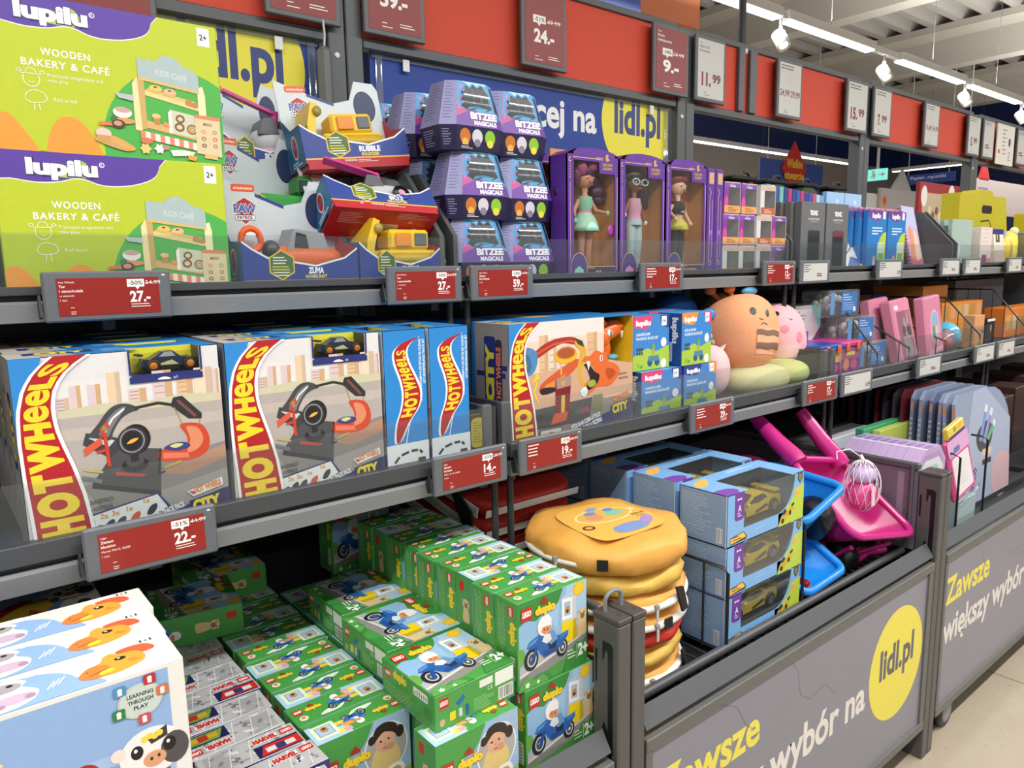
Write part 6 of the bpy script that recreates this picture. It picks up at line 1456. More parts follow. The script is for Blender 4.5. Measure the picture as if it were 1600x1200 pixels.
# ---- magnetic block boxes
def block_box(tab, tabc, line1, line2, w_=0.152, h=0.136, d=0.085, side='#2c4f8e'):
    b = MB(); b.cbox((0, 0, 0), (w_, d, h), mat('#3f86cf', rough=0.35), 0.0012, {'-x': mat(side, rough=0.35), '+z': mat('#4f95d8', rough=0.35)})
    a = front_art(b, 0, w_, 0, 0, h, 100, 90)
    a.cloud([(-5, 95), (48, 95), (50, 80), (40, 70), (18, 70), (2, 74), (-5, 80)], tab); a.text('lupilu', 8, 75, 8, '#f4f0f4', w=40, bold=0.055)
    a.ell(98, 88, 24, 20, tabc, 20); a.rect(78, 72, 14, 16, '#f0f0f2'); a.text('1+', 85, 77, 6, '#2c5c9c', w=8, al='c', bold=0.03)
    a.text(line1, 9, 58, 4.2, '#e6eef6', w=4.6 * len(line1) * 0.9, bold=0.03); a.text(line2, 9, 51, 4.2, '#e6eef6', w=60, bold=0.03)
    a.cloud([(-5, -5), (-5, 20), (20, 30), (40, 36), (62, 30), (105, 36), (105, -5)], '#a9c84a')
    for k in range(6): a.rect(10 + (k % 3) * 6, 26 + (k // 3) * 7, 4.6, 5, '#3a4a3c')
    a.ell(84, 44, 8, 8, '#e9f0ea', 14); a.ell(84, 8, 8, 8, '#e9f0ea', 14)
    a.ell(46, 12, 7, 7, '#2f5a80', 14); a.ell(66, 12, 7, 7, '#2f5a80', 14); a.rect(42, 14, 28, 9, '#4f86a8'); a.rect(52, 22, 7, 16, '#9ab04c'); a.poly([(50, 36), (61, 36), (55.5, 46)], '#7da048')
    a.rect(12, 4, 6, 8, '#8fb44a'); a.rect(20, 4, 7, 5, '#6f9a5a')
    s = left_art(b, 0, d, 0, 0, h, 56, 90); s.text('lupilu', 34, 82, 12, '#e8eef6', w=44, rot=-90, bold=0.05); s.lines(10, 60, 10, 6, 7, 2, '#a9c0e0'); s.rr(8, 6, 26, 34, 3, '#c9d2dc'); s.ring(20, 14, 6, 5, 2, '#26303c', 12); s.rect(12, 24, 17, 10, '#8a9aac')
    return b
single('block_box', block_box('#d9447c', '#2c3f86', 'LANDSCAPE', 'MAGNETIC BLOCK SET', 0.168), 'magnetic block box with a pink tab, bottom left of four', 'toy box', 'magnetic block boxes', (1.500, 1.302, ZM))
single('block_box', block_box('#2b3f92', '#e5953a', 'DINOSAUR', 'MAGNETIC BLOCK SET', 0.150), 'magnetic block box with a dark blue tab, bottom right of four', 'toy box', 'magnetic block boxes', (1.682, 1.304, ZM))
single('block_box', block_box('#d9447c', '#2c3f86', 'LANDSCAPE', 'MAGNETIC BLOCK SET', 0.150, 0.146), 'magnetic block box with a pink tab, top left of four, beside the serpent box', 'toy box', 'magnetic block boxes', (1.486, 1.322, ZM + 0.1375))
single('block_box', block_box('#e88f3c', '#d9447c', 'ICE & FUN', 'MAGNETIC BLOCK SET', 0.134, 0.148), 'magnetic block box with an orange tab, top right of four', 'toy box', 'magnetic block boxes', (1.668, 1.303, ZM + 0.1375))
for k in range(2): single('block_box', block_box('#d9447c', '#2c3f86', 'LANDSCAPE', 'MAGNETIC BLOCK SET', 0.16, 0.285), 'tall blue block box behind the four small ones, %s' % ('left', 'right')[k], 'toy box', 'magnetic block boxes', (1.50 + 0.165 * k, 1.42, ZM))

# ---- plush toys
RGT = V((0.77516, -0.63152, -0.01766)); UPV = V((0.1115, 0.10924, 0.98774)); TOW = V((-0.62184, -0.76763, 0.15509))
def plush_skin(h): return mat(h, rough=0.9, grain=0.08, scale=160, bump=0.25, spec=0.1)
class Plush:
    """egg shaped cushion toy lying in the pile, its belly turned to the aisle"""
    def __init__(self, label, c, r, col, rot=None, pw=2.2):
        self.c = V(c); self.r = V(r); self.t = thing('plush_toy', label, 'plush toy', c, 0, 'plush toys on the middle shelf')
        self.rot = rot or Matrix.Identity(3); self.pw = pw
        b = MB(); b.blob((0, 0, 0), r, plush_skin(col), rot=self.rot, n=40, pw=pw); b.build('body', self.t)
    def pt(self, right, up, lift=0.0):
        """point on the body seen from the aisle side at these offsets"""
        p = RGT * right + UPV * up; inv = self.rot.transposed()
        lo, hi = 0.0, 0.4
        for _ in range(30):
            m = (lo + hi) / 2; q = inv @ (p + TOW * m); s = sum(abs(q[i] / self.r[i]) ** self.pw for i in range(3))
            if s < 1: lo = m
            else: hi = m
        return p + TOW * (lo + lift)
    def spot(self, name, right, up, rx, ry, m):
        b = MB(); n = 16; cpt = self.pt(right, up, 0.0022); ring = [self.pt(right + rx * cos(2 * pi * i / n), up + ry * sin(2 * pi * i / n), 0.0009) for i in range(n)]
        b.add([cpt] + ring, [(0, 1 + i, 1 + (i + 1) % n) for i in range(n)], m, True); b.build(name, self.t)
    def band(self, name, pts, w_, m):
        b = MB(); vs = []; fs = []
        for x, y in pts: vs += [self.pt(x, y - w_ / 2, 0.0012), self.pt(x, y, 0.0026), self.pt(x, y + w_ / 2, 0.0012)]
        for i in range(len(pts) - 1):
            for j in (0, 1): fs.append((3 * i + j, 3 * i + 3 + j, 3 * i + 4 + j, 3 * i + 1 + j))
        b.add(vs, fs, m, True); b.build(name, self.t)
    def lump(self, name, off, r, col, sub=None):
        b = MB(); p = V(off); b.blob(p, r, plush_skin(col) if isinstance(col, str) else col, n=16); return b.build(name, self.t)
tilt = Matrix.Rotation(R_(14), 3, V((-0.62, -0.77, 0.15)))
p = Plush('peach plush toy with brown belly stripes and ball antennae, on top of the plush pile', (2.135, 1.43, 1.392), (0.122, 0.115, 0.126), '#eda67c', tilt, 2.5)
p.spot('eye', 0.006, 0.062, 0.0115, 0.0125, '#171416'); p.spot('eye', 0.060, 0.058, 0.007, 0.0125, '#171416')
p.band('mouth', [(0.026, 0.040), (0.034, 0.035), (0.042, 0.038)], 0.003, '#6a4a3c'); p.band('mouth', [(0.03, 0.02), (0.042, 0.026), (0.056, 0.020)], 0.004, '#8a5a44')
p.band('belly_panel', [(0.016 + 0.0085 * i, -0.032) for i in range(12)], 0.085, plush_skin('#f0b592'))
p.band('stripe', [(0.016 + 0.0085 * i, -0.006 + 0.002 * math.sin(i)) for i in range(12)], 0.019, plush_skin('#8a6a5c')); p.band('stripe', [(0.016 + 0.0085 * i, -0.046 + 0.002 * math.sin(i)) for i in range(12)], 0.024, plush_skin('#8a6a5c'))
for s, (x, z) in (('l', (-0.100, 0.142)), ('r', (-0.036, 0.148))):
    q = MB(); q0 = RGT * x + UPV * z; q.tube([RGT * (x * 0.6) + UPV * 0.095, q0], 0.009, plush_skin('#a8603c')); q.blob(q0, (0.02, 0.02, 0.017), plush_skin('#e58a58'), n=14); q.build('antenna', p.t)
q = MB(); q.blob(RGT * -0.118 + UPV * 0.055 + TOW * 0.06, (0.04, 0.02, 0.022), mat('#4f86c4', rough=0.25, grain=0.3, scale=60), n=16); q.build('wing', p.t)
q = MB(); q.blob(RGT * 0.04 + UPV * 0.143 - TOW * 0.03, (0.04, 0.02, 0.014), mat('#58a0d0', rough=0.25, grain=0.3, scale=60), n=16); q.build('wing', p.t)
q = MB()
for k in range(3): q.blob(RGT * (-0.112 + 0.006 * k) + UPV * (0.008 - 0.02 * k) + TOW * 0.05, (0.012, 0.012, 0.013), plush_skin('#ece6e0'), n=10)
q.build('fluff', p.t)
q = MB(); q.prism([V((0, 0, 0)) + RGT * -0.10 + UPV * -0.055 + TOW * 0.1, RGT * -0.075 + UPV * -0.04 + TOW * 0.105, RGT * -0.095 + UPV * -0.085 + TOW * 0.1, RGT * -0.118 + UPV * -0.095 + TOW * 0.098], TOW * 0.002, '#d4d4d4'); q.build('care_label', p.t)
p = Plush('pale pink plush toy with rosy cheeks, right of the striped peach one', (2.435, 1.49, 1.352), (0.108, 0.105, 0.122), '#efb6bf', tilt, 2.4)
p.spot('eye', -0.022, 0.078, 0.0085, 0.0085, '#171416'); p.band('mouth', [(0.02, 0.062), (0.026, 0.056), (0.034, 0.058)], 0.003, '#8a5a5c'); p.spot('cheek', 0.0, 0.022, 0.016, 0.014, plush_skin('#e890a4')); p.spot('cheek', 0.062, -0.004, 0.014, 0.020, plush_skin('#e890a4'))
p.band('belly_panel', [(-0.04 + 0.012 * i, -0.055) for i in range(10)], 0.045, mat('#e9c3c6', rough=0.9))
q = MB(); q.prism([RGT * 0.085 + UPV * -0.075 + TOW * 0.07, RGT * 0.12 + UPV * -0.115 + TOW * 0.07, RGT * 0.118 + UPV * -0.19 + TOW * 0.1, RGT * 0.07 + UPV * -0.19 + TOW * 0.1, RGT * 0.066 + UPV * -0.13 + TOW * 0.08], TOW * 0.002, '#d9dcd4'); q.build('paper_tag', p.t)
p = Plush('bright blue plush toy at the back, above the magnetic block boxes', (2.045, 1.63, 1.432), (0.088, 0.075, 0.09), '#3f78d0', None, 2.2)
p = Plush('cream yellow plush toy at the bottom of the plush pile', (2.145, 1.385, 1.247), (0.122, 0.095, 0.046), '#ded7a0', Matrix.Rotation(R_(-12), 3, 'Z'), 2.6)
p = Plush('pale pink plush toy with a mint wing, right of the block boxes', (1.955, 1.425, 1.285), (0.062, 0.07, 0.083), '#efc4c8', None, 2.3)
q = MB(); q.blob(RGT * -0.035 + UPV * 0.085 + TOW * 0.05, (0.03, 0.02, 0.04), plush_skin('#8cc8cc'), n=16); q.build('wing', p.t)
p = Plush('light green plush toy under the pink one, with a paper tag in front', (2.345, 1.395, 1.2455), (0.078, 0.085, 0.044), '#d5d98c', None, 2.4)
p = Plush('pale yellow pompom plush at the back right of the peach one', (2.33, 1.66, 1.36), (0.08, 0.08, 0.155), '#d9c478', None, 2.2)

# ---- third bay: purple doll set, tubs, clear boxes, pink cases, ball
b = MB(); b.cbox((0, 0, 0), (0.26, 0.10, 0.255), mat('#ccc6c8', rough=0.35), 0.0015)
a = front_art(b, 0, 0.26, 0, 0, 0.255, 100, 98); a.rect(0, 0, 100, 12, '#c2558c'); a.poly([(70, 98), (100, 98), (100, 56)], '#7fc9c0'); a.poly([(60, 30), (100, 66), (100, 12), (60, 12)], '#6a3a72'); a.lines(10, 88, 50, 4, 5, 1.6, '#8a8488'); a.rect(6, 20, 46, 38, '#3c3a44'); a.rect(8, 44, 40, 3, '#d9d4d8'); a.rect(8, 30, 40, 3, '#d9d4d8'); a.rect(52, 22, 14, 38, '#8a5ab0'); a.ell(76, 34, 9, 11, '#6a4030', 14); a.ell(76, 20, 7, 9, '#d9a0b4', 12)
single('playhouse_box', b, 'white and pink playhouse box behind the divider, right of the pink plush', 'toy box', None, (2.52, 1.50, ZM))
def tub(x, y, lid, body, label):
    t = thing('toy_tub', label, 'tub', (x, y, ZM), 0, 'lidded toy tubs')
    b = MB(); b.cbox((0, 0, 0), (0.16, 0.13, 0.10), mat(body, rough=0.3), 0.006); a = front_art(b, 0, 0.16, 0, 0, 0.10, 100, 62)
    a.rect(6, 4, 88, 30, '#7a3a7c'); a.ell(30, 22, 14, 14, '#d98a5c', 14); a.ell(66, 20, 16, 12, '#c94a8c', 14); a.rect(30, 43, 40, 8, '#e6d25a'); b.build('tub', t)
    q = MB(); q.cbox((-0.006, -0.006, 0.1005), (0.166, 0.136, 0.122), mat(lid, rough=0.3), 0.005); q.build('lid', t)
    for u in (0.03, 0.11):
        c = MB(); c.cbox((u, -0.010, 0.088), (u + 0.025, -0.0065, 0.118), mat('#e0683a'), 0.002); c.build('clasp', t)
tub(2.50, 1.345, '#2f4aa8', '#c9a26a', 'toy tub with a blue lid behind the white 14,99 price tag'); tub(2.675, 1.36, '#c9358a', '#b0567c', 'toy tub with a bright pink lid, right of the blue lidded one')
CLR = clear('#eef2f6', 0.06, 0.1, 0.10)
def clear_box():
    t = thing('clear_craft_box', '', 'craft box', (0, 0, 0), 0, 'clear craft boxes with blue labels')
    c = MB(); rnd = random.Random(11)
    for k in range(16): c.blob((0.02 + 0.19 * rnd.random(), 0.02 + 0.08 * rnd.random(), 0.025 + 0.06 * rnd.random()), (0.016, 0.016, 0.018), mat(rnd.choice(['#8f9c7a', '#c9584c', '#a3ae90', '#d0ccc4', '#8a98ac', '#b5b0a6']), rough=0.5), n=8)
    c.build('contents', t)
    s = MB(); s.cbox((0, 0, 0), (0.235, 0.12, 0.103), CLR, 0.006); s.build('clear_shell', t)
    l = MB(); l.box((0.085, -0.0016, 0.012), (0.205, -0.0006, 0.095), mat('#3f74b8', rough=0.4)); a = front_art(l, 0.085, 0.205, -0.0016, 0.012, 0.095, 100, 70); a.lines(8, 60, 60, 3, 8, 2.4, '#c9d9ec'); a.lines(8, 34, 84, 4, 7, 2, '#9fb9da', 5); a.rect(78, 6, 14, 14, '#dfe6ee')
    l.box((0.0, -0.0016, 0.012), (0.03, -0.0006, 0.095), mat('#5f8fc4', rough=0.4)); l.build('label', t)
    return t
cb = clear_box(); CBP = [((2.86, 1.375, ZM), 'clear craft box with a blue label at the bottom, behind the guard'), ((2.80, 1.40, ZM + 0.1035), 'clear craft box with a blue label in the middle of the stack'), ((2.715, 1.43, ZM + 0.207), 'clear craft box with a blue label on top of the stack')]
cb.location = CBP[0][0]; cb['label'] = CBP[0][1]
dup(cb, CBP[1][0], 0, CBP[1][1]); dup(cb, CBP[2][0], 0, CBP[2][1])
def wire_div(x, label, z=ZM, h=0.20, y0=1.30, y1=1.88):
    b = MB(); m = frame_metal('#26272a')
    b.tube([(x, y0, z + 0.002), (x, y0, z + 0.07), (x, y0 + 0.16, z + h), (x, y1, z + h)], 0.0042, m, 7)
    b.rod((x, y0, z + 0.004), (x, y1, z + 0.004), 0.003, m, 6)
    for k in range(8):
        y = y0 + 0.04 + k * 0.06; zt = z + min(h, 0.07 + (y - y0) / 0.16 * (h - 0.07)); b.rod((x, y, z + 0.003), (x, y, zt), 0.0022, m, 5)
    single('wire_divider', b, label, 'divider', 'wire dividers')
wire_div(2.842, 'black wire divider left of the clear craft boxes', h=0.26); wire_div(3.115, 'black wire divider right of the clear craft boxes', h=0.16); wire_div(3.475, 'black wire divider between the pink case and the glossy ball', h=0.13)
wire_div(3.86, 'black wire divider in front of the orange boxes', h=0.24); wire_div(4.47, 'black wire divider at the right edge of the middle shelf', h=0.26)
wire_div(3.055, 'short wire divider between the white craft pack and the blue books', ZT, 0.16, 1.47, 1.86); wire_div(3.445, 'short wire divider right of the blue books', ZT, 0.14, 1.47, 1.86)
def pink_case(label, x, y, lean, pic):
    t = thing('pink_case', label, 'stationery case', (x, y, ZM), 0, 'pink stationery cases', rot=(R_(-lean), R_(-3), R_(4)))
    b = MB(); b.cbox((0, 0, 0), (0.195, 0.05, 0.262), mat('#d98aa6', rough=0.3), 0.008); a = front_art(b, 0, 0.195, 0, 0, 0.262, 100, 134)
    if pic:
        a.ell(54, 64, 28, 38, '#f0c9d6', 28); a.ell(54, 64, 25, 35, '#b4a4b4', 28); a.ell(54, 84, 20, 14, '#8fb0d4', 20); a.ell(46, 52, 9, 16, '#8a8078', 14); a.ell(62, 52, 9, 16, '#c9c4cc', 14); a.poly([(8, 4), (96, 12), (92, 18), (6, 12)], '#e9b4c6')
    else:
        a.rect(12, 112, 20, 9, '#f2e6ea'); a.poly([(34, 10), (42, 70), (54, 96), (66, 70), (82, 10)], '#efdfe0'); a.ell(46, 64, 10, 13, '#8a5c4c', 14); a.rect(60, 52, 24, 20, '#4a3c40'); a.poly([(64, 78), (72, 112), (78, 78)], '#efe9e6'); a.line([(50, 60), (64, 6)], 5, '#b9bac2'); a.line([(60, 62), (76, 6)], 4, '#c9cad2')
    b.build('case', t)
    if not pic:
        s = MB(); s.box((0.03, -0.004, 0.006), (0.17, -0.001, 0.21), clear('#f6f2f4', 0.10, 0.1, 0.05)); s.build('clear_window', t)
    return t
pink_case('pink stationery case with a clear window, left of the two pink cases', 3.16, 1.345, 12, False); pink_case('pink stationery case with an oval picture, right of the two', 3.40, 1.335, 7, True)
pink_case('third pink stationery case, hidden behind the clear windowed one', 3.12, 1.43, 8, True)
t = thing('toy_ball', 'glossy blue and pink toy ball behind the guard, right of the pink cases', 'ball', (3.78, 1.42, ZM + 0.066)); b = MB(); b.blob((0, 0, 0), (0.066, 0.066, 0.066), mat('#5fb6d6', rough=0.15), n=28); b.build('ball', t)
t = thing('toy_capsule', 'clear pink capsule toy left of the glossy blue ball', 'toy', (3.655, 1.375, ZM + 0.055)); b = MB(); b.blob((0, 0, 0), (0.055, 0.055, 0.055), clear('#f6dfe4', 0.12, 0.08, 0.12), n=22); b.build('capsule', t)
b = MB(); b.blob((0.0, 0, -0.012), (0.036, 0.036, 0.034), '#c9566c', n=14); b.blob((0.005, 0, 0.02), (0.022, 0.022, 0.018), '#e0a08c', n=12); b.build('figure', t)
OG = ['#e08a34', '#d97a2c', '#e69a4a']
def a_og(a, b):
    for k in range(7): a.ell(10 + k * 13, 70, 5, 5, ('#8fa04a', '#d94a3a', '#5f9a5c')[k % 3], 10)
    for k in range(18): a.rect(4 + (k % 6) * 16, 6 + (k // 6) * 18, 12, 13, ('#cda45c', '#c9b48c', '#b98a4a', '#d9a06c')[k % 4])
    a.ell(84, 62, 10, 5, '#3a4fa0', 14)
simple_box('puzzle_box', 'wide orange printed puzzle box behind the wire divider', 'puzzle box', 3.93, 1.50, ZM, 0.52, 0.08, 0.205, OG[0], a_og, 'orange puzzle boxes')
simple_box('puzzle_box', 'orange box lying on top at the back of the puzzle boxes', 'puzzle box', 3.95, 1.60, ZM, 0.30, 0.25, 0.29, OG[2], None, 'orange puzzle boxes')
simple_box('puzzle_box', 'narrow orange puzzle box right of the glossy ball', 'puzzle box', 3.90, 1.34, ZM, 0.12, 0.05, 0.155, '#dda070', a_og, 'orange puzzle boxes')
simple_box('puzzle_box', 'orange puzzle box behind the far wire divider at the right edge', 'puzzle box', 4.54, 1.42, ZM, 0.62, 0.10, 0.155, OG[1], a_og, 'orange puzzle boxes')
simple_box('dark_packet', 'slim black packet with a white cap right of the narrow orange box', 'packet', 4.06, 1.34, ZM, 0.10, 0.05, 0.13, '#26282a', lambda a, b: (a.rect(0, 118, 100, 12, '#e9e9e6'), a.rect(44, 70, 12, 30, '#d9c28a')))
simple_box('grey_carton', 'pale grey carton at the back right of the middle shelf', 'carton', 4.62, 1.70, ZM, 0.75, 0.15, 0.30, '#8d898c')
simple_box('craft_pack', 'white craft pack with an orange top at the right edge', 'craft pack', 4.86, 1.30, ZM, 0.2, 0.05, 0.19, '#d9d2cc', lambda a, b: (a.rect(0, 70, 100, 25, '#dd7a3c'), a.line([(10, 20), (40, 50), (80, 30)], 3, '#8a8a90')))
for k in range(5): simple_box('dark_case', 'dark navy and red case at the back of the third bay, %s from the left' % ORD[k], 'case', 2.92 + 0.19 * k, 1.72, ZM, 0.17, 0.12, 0.26, ('#27306a', '#5a2030', '#2d3a78', '#6a2434', '#33407c')[k], None, 'dark cases at the back')
# ================================================================== goods in the bins
ZB = 0.6508
DG = mat('#4a9a48', rough=0.33); DGD = '#3c8a3e'; SKY = '#8fb9dc'; LRED = '#c9281f'; LYEL = '#f0d22e'; BIKE = '#2a62ad'
def logo(a, x, y, s, rot=0.0):
    """red square logo and the yellow word beside it"""
    c, n = cos(R_(rot)), sin(R_(rot))
    def P(u, v): return (x + (u * c - v * n) * s, y + (u * n + v * c) * s)
    a.poly([P(0, 0), P(15, 0), P(15, 14), P(0, 14)], LRED); q = P(1.3, 4.6); a.text('LEGO', q[0], q[1], 5.4 * s, '#f4efe6', w=12.4 * s, rot=rot, bold=0.07, shear=0.15)
    a.poly([P(27, 13.4), P(28, 17), P(31, 17), P(31, 19.6), P(34, 19.6), P(34, 17), P(37, 15.6), P(37.5, 12)], '#b3281f')
    q = P(19, 2); a.text('duplo', q[0], q[1], 8.4 * s, '#c9902a', w=29 * s, rot=rot, bold=0.1); q = P(19.3, 2.4); a.text('duplo', q[0], q[1], 8.0 * s, LYEL, w=28.4 * s, rot=rot, bold=0.07)
def motorbike(a, x, y, s, rot=0.0):
    """print of a blue toy motorbike with its rider in a white helmet"""
    c, n = cos(R_(rot)), sin(R_(rot))
    def P(u, v): return (x + (u * c - v * n) * s, y + (u * n + v * c) * s)
    def poly(pts, m): a.poly([P(*p) for p in pts], m)
    def ell(u, v, r1, r2, m): a.poly([P(u + r1 * cos(2 * pi * i / 20), v + r2 * sin(2 * pi * i / 20)) for i in range(20)], m)
    for u, v, r in ((18, 32, 12.5), (62, 31, 10.5)):
        ell(u, v, r * 0.8, r, '#242428'); ell(u + 0.8, v, r * 0.52, r * 0.68, '#c9ccd2'); ell(u + 0.8, v, r * 0.4, r * 0.54, '#50535a'); ell(u + 1, v, r * 0.15, r * 0.2, '#d9dce0')
    poly([(12, 47), (16, 53), (30, 57), (44, 52), (56, 47), (70, 48), (72, 44), (64, 36), (54, 30), (36, 28), (30, 36), (26, 44), (18, 44)], BIKE)
    poly([(24, 46), (28, 44), (22, 28), (17, 30)], '#1f4f94'); poly([(58, 47), (72, 49), (71, 45), (60, 41)], '#3f7cc6'); poly([(13, 47), (17, 52), (29, 55), (24, 50)], '#5a92d4'); poly([(40, 48), (54, 45), (53, 32), (44, 33)], '#23304e'); poly([(34, 36), (58, 34), (56, 30), (37, 29)], '#1f4f94')
    poly([(38, 56), (50, 56), (56, 44), (46, 40), (40, 46)], '#6a97c4'); poly([(37, 55), (45, 53), (47, 46), (40, 43), (33, 48)], '#dfe2e6')
    ell(37, 65, 10, 11.5, '#eceded'); poly([(32, 59), (34, 64), (46, 63), (44.5, 55), (37, 54.5)], '#d9925c'); ell(41, 60, 0.9, 1.1, '#2a1a14'); ell(36.5, 60.5, 0.9, 1.1, '#2a1a14'); poly([(28, 68), (33, 76), (42, 77), (47, 70), (46, 64), (34, 65), (30, 58)], '#f0f0f0')
def pup(a, x, y, s):
    a.cloud([(x - 6 * s, y), (x - 6 * s, y + 12 * s), (x - 3 * s, y + 20 * s), (x + 4 * s, y + 20 * s), (x + 7 * s, y + 10 * s), (x + 6 * s, y)], '#d9c08c', 3); a.ell(x, y + 24 * s, 7 * s, 7 * s, '#dcc595', 14); a.ell(x + 0.6 * s, y + 22 * s, 3.6 * s, 3.4 * s, '#8a6a48', 12); a.ell(x - 2.4 * s, y + 26 * s, 1 * s, 1.2 * s, '#2a201a', 8); a.ell(x + 3 * s, y + 26 * s, 1 * s, 1.2 * s, '#2a201a', 8); a.poly([(x - 7 * s, y + 30 * s), (x - 3 * s, y + 30 * s), (x - 6 * s, y + 24 * s)], '#c9ab74'); a.poly([(x + 3 * s, y + 30 * s), (x + 7 * s, y + 30 * s), (x + 7 * s, y + 24 * s)], '#c9ab74')
def poster(a, x, y, w_, h):
    a.rr(x, y, w_, h, 2, '#dfe9c8'); a.rect(x + w_ * 0.16, y + h * 0.14, w_ * 0.68, h * 0.7, '#5f7f9c'); a.rect(x + w_ * 0.19, y + h * 0.17, w_ * 0.62, h * 0.64, '#a9c6e0'); a.ell(x + w_ * 0.5, y + h * 0.42, w_ * 0.17, h * 0.2, '#c98a4a', 14); a.ell(x + w_ * 0.5, y + h * 0.36, w_ * 0.09, h * 0.09, '#5a3a24', 10)
BW, BH, BD = 0.174, 0.172, 0.0655
def brick_box():
    b = MB(); b.cbox((-BW / 2, -BD / 2, 0), (BW / 2, BD / 2, BH), DG, 0.0012)
    x0, x1, y0, y1 = -BW / 2, BW / 2, -BD / 2, BD / 2
    # front: rider scene
    a = front_art(b, x0, x1, y0, 0, BH, 100, 100)
    a.rect(2, 26, 98, 74, SKY); a.poly([(60, 40), (100, 54), (100, 100), (70, 100)], '#a9cbe6'); a.poly([(40, 60), (48, 66), (56, 52), (60, 100), (34, 100)], '#9fc4e2')
    a.poly([(2, 26), (100, 50), (100, 22), (2, 8)], '#b4b3b2'); a.poly([(2, 16), (100, 36), (100, 22), (2, 6)], '#8b8a88'); a.poly([(2, 18), (100, 38), (100, 36), (2, 15)], '#d9d8d4')
    a.cloud([(-4, 105), (58, 104), (60, 90), (50, 80), (38, 82), (26, 74), (12, 78), (-4, 74)], DGD)
    a.cloud([(-4, 46), (6, 48), (10, 40), (6, 30), (-4, 28)], '#6aa84a')
    a.poly([(58, 38), (60, 44), (63, 46), (66, 42), (70, 46), (73, 38)], '#d8dde0'); a.star(88, 92, 9.5, 7.2, 10, '#eab92c'); a.ell(88, 92, 6.4, 6.4, '#f2ca34', 18)
    for u in (65, 70, 75): a.rect(u, 87, 3, 3, '#c9d2d8')
    a.poly([(62, 40), (62, 88), (84, 86), (84, 40)], '#c6cdd2'); a.poly([(63, 62), (63, 86.4), (78.2, 85), (78, 61)], '#f0f1ee'); a.poly([(66, 66), (66, 82), (75.6, 81.2), (75.4, 65)], '#9fc0dc'); a.ell(70.8, 72, 3.6, 4.6, '#c98a4a', 14); a.ell(70.8, 70.4, 2, 2, '#4a2f1e', 10)
    a.poly([(62.3, 36), (62.3, 60), (79, 58), (79, 33)], '#ecd01e'); a.poly([(79, 33), (79, 58), (84.5, 58.4), (84.5, 36)], '#c4a514')
    pup(a, 93, 36, 1.0)
    motorbike(a, 0, 0, 1.0)
    a.cloud([(66, -4), (68, 12), (76, 22), (84, 30), (92, 28), (104, 32), (104, -4)], DGD); a.text('2+', 86, 13, 13, '#f2f5ee', w=15, bold=0.05); a.lines(70, 22, 13, 3, 4, 1.4, '#d9e9d0'); a.rect(84, 10, 0.6, 18, '#d9e9d0')
    a.poly([(2, -1), (2, 6), (30, 12), (44, 8), (50, -1)], DGD); a.cloud([(2, -2), (6, 12), (16, 13), (22, 8), (34, 10), (40, -2)], '#57a24c'); a.star(12, 5, 4, 2, 5, '#f0efe2'); a.star(27, 4, 2.8, 1.4, 5, '#f0efe2')
    logo(a, 4.6, 78.6, 1.0)
    # back: play picture
    a = Art(b, (x1, y1, 0), (-BW, 0, 0), (0, 0, BH), 100, 100)
    a.rect(0, 0, 100, 100, '#8fb0d0'); a.poly([(30, 0), (46, 40), (60, 100), (100, 100), (100, 0)], '#9dbbd8'); a.poly([(78, 8), (100, 14), (100, 36), (84, 30)], '#9ab84a')
    a.cloud([(-4, 105), (54, 104), (54, 90), (44, 76), (30, 72), (26, 62), (10, 60), (-4, 64)], DG); a.poly([(0, 0), (0, 60), (14, 58), (18, 0)], '#dfe2e0'); poster(a, 16, 4, 18, 34)
    a.ell(72, 66, 25, 28, '#e6eaee', 28); a.ell(72, 66, 23.4, 26.4, '#a9a7a4', 28); a.cloud([(54, 48), (58, 64), (68, 72), (82, 68), (88, 52), (80, 42), (62, 42)], '#d9c07a', 3)
    a.ell(71, 74, 11, 12, '#d9a88a', 18); a.cloud([(58, 76), (60, 90), (72, 94), (84, 88), (86, 74), (80, 80), (70, 84), (63, 80)], '#2f2420', 4); a.ell(88, 78, 5, 7, '#2f2420', 12); a.ell(56, 80, 4, 5, '#2f2420', 12); a.ell(77, 66, 5, 4, '#c99576', 12); a.ell(66, 75, 1.5, 1.1, '#2a1d18', 10); a.ell(75, 75, 1.5, 1.1, '#2a1d18', 10); a.ell(70.4, 66.6, 2.6, 1.1, '#b5605a', 10); a.ell(70.6, 71, 1.2, 1.4, '#c58e70', 8)
    a.cloud([(48, 28), (54, 40), (66, 38), (76, 44), (88, 44), (92, 34), (80, 26), (62, 24)], '#e9ece8', 4); a.ell(58, 32, 5, 4, '#8a5a3c', 12); a.ell(68, 33, 5, 5, '#6a4430', 12); a.ell(82, 36, 6, 5, '#c9a24a', 12); a.lines(56, 27, 26, 2, 3, 1.2, '#4a8a3c')
    motorbike(a, 36, -34, 0.86)
    logo(a, 4, 62, 1.05)
    # top: green with cloud, bike and poster card
    a = top_art(b, x0, x1, y0, y1, BH, 100, 38)
    a.rect(62, 22, 38, 16, '#a9cde8'); a.rect(54, 20, 12, 6, '#e6a04a'); a.rect(60, 14, 12, 6, '#e8c85a'); a.rect(66, 26, 10, 8, '#ecd95a'); a.rect(60, 28, 8, 6, '#dfa0a0')
    a.rect(94, 6, 6, 32, '#a9cde8'); poster(a, 72, 8, 24, 24); a.cloud([(26, 6), (36, 12), (44, 8), (56, 16), (48, 6)], '#dfe9e0', 3)
    motorbike(a, 34, 0, 0.42); logo(a, 4, 20, 0.62); a.ell(10, 11, 4.6, 4.6, '#ecdcc0', 12); a.ell(10, 12, 2.4, 2.4, '#c98a5a', 10)
    # left side: vertical logo and small print
    a = left_art(b, y0, y1, x0, 0, BH, 38, 100)
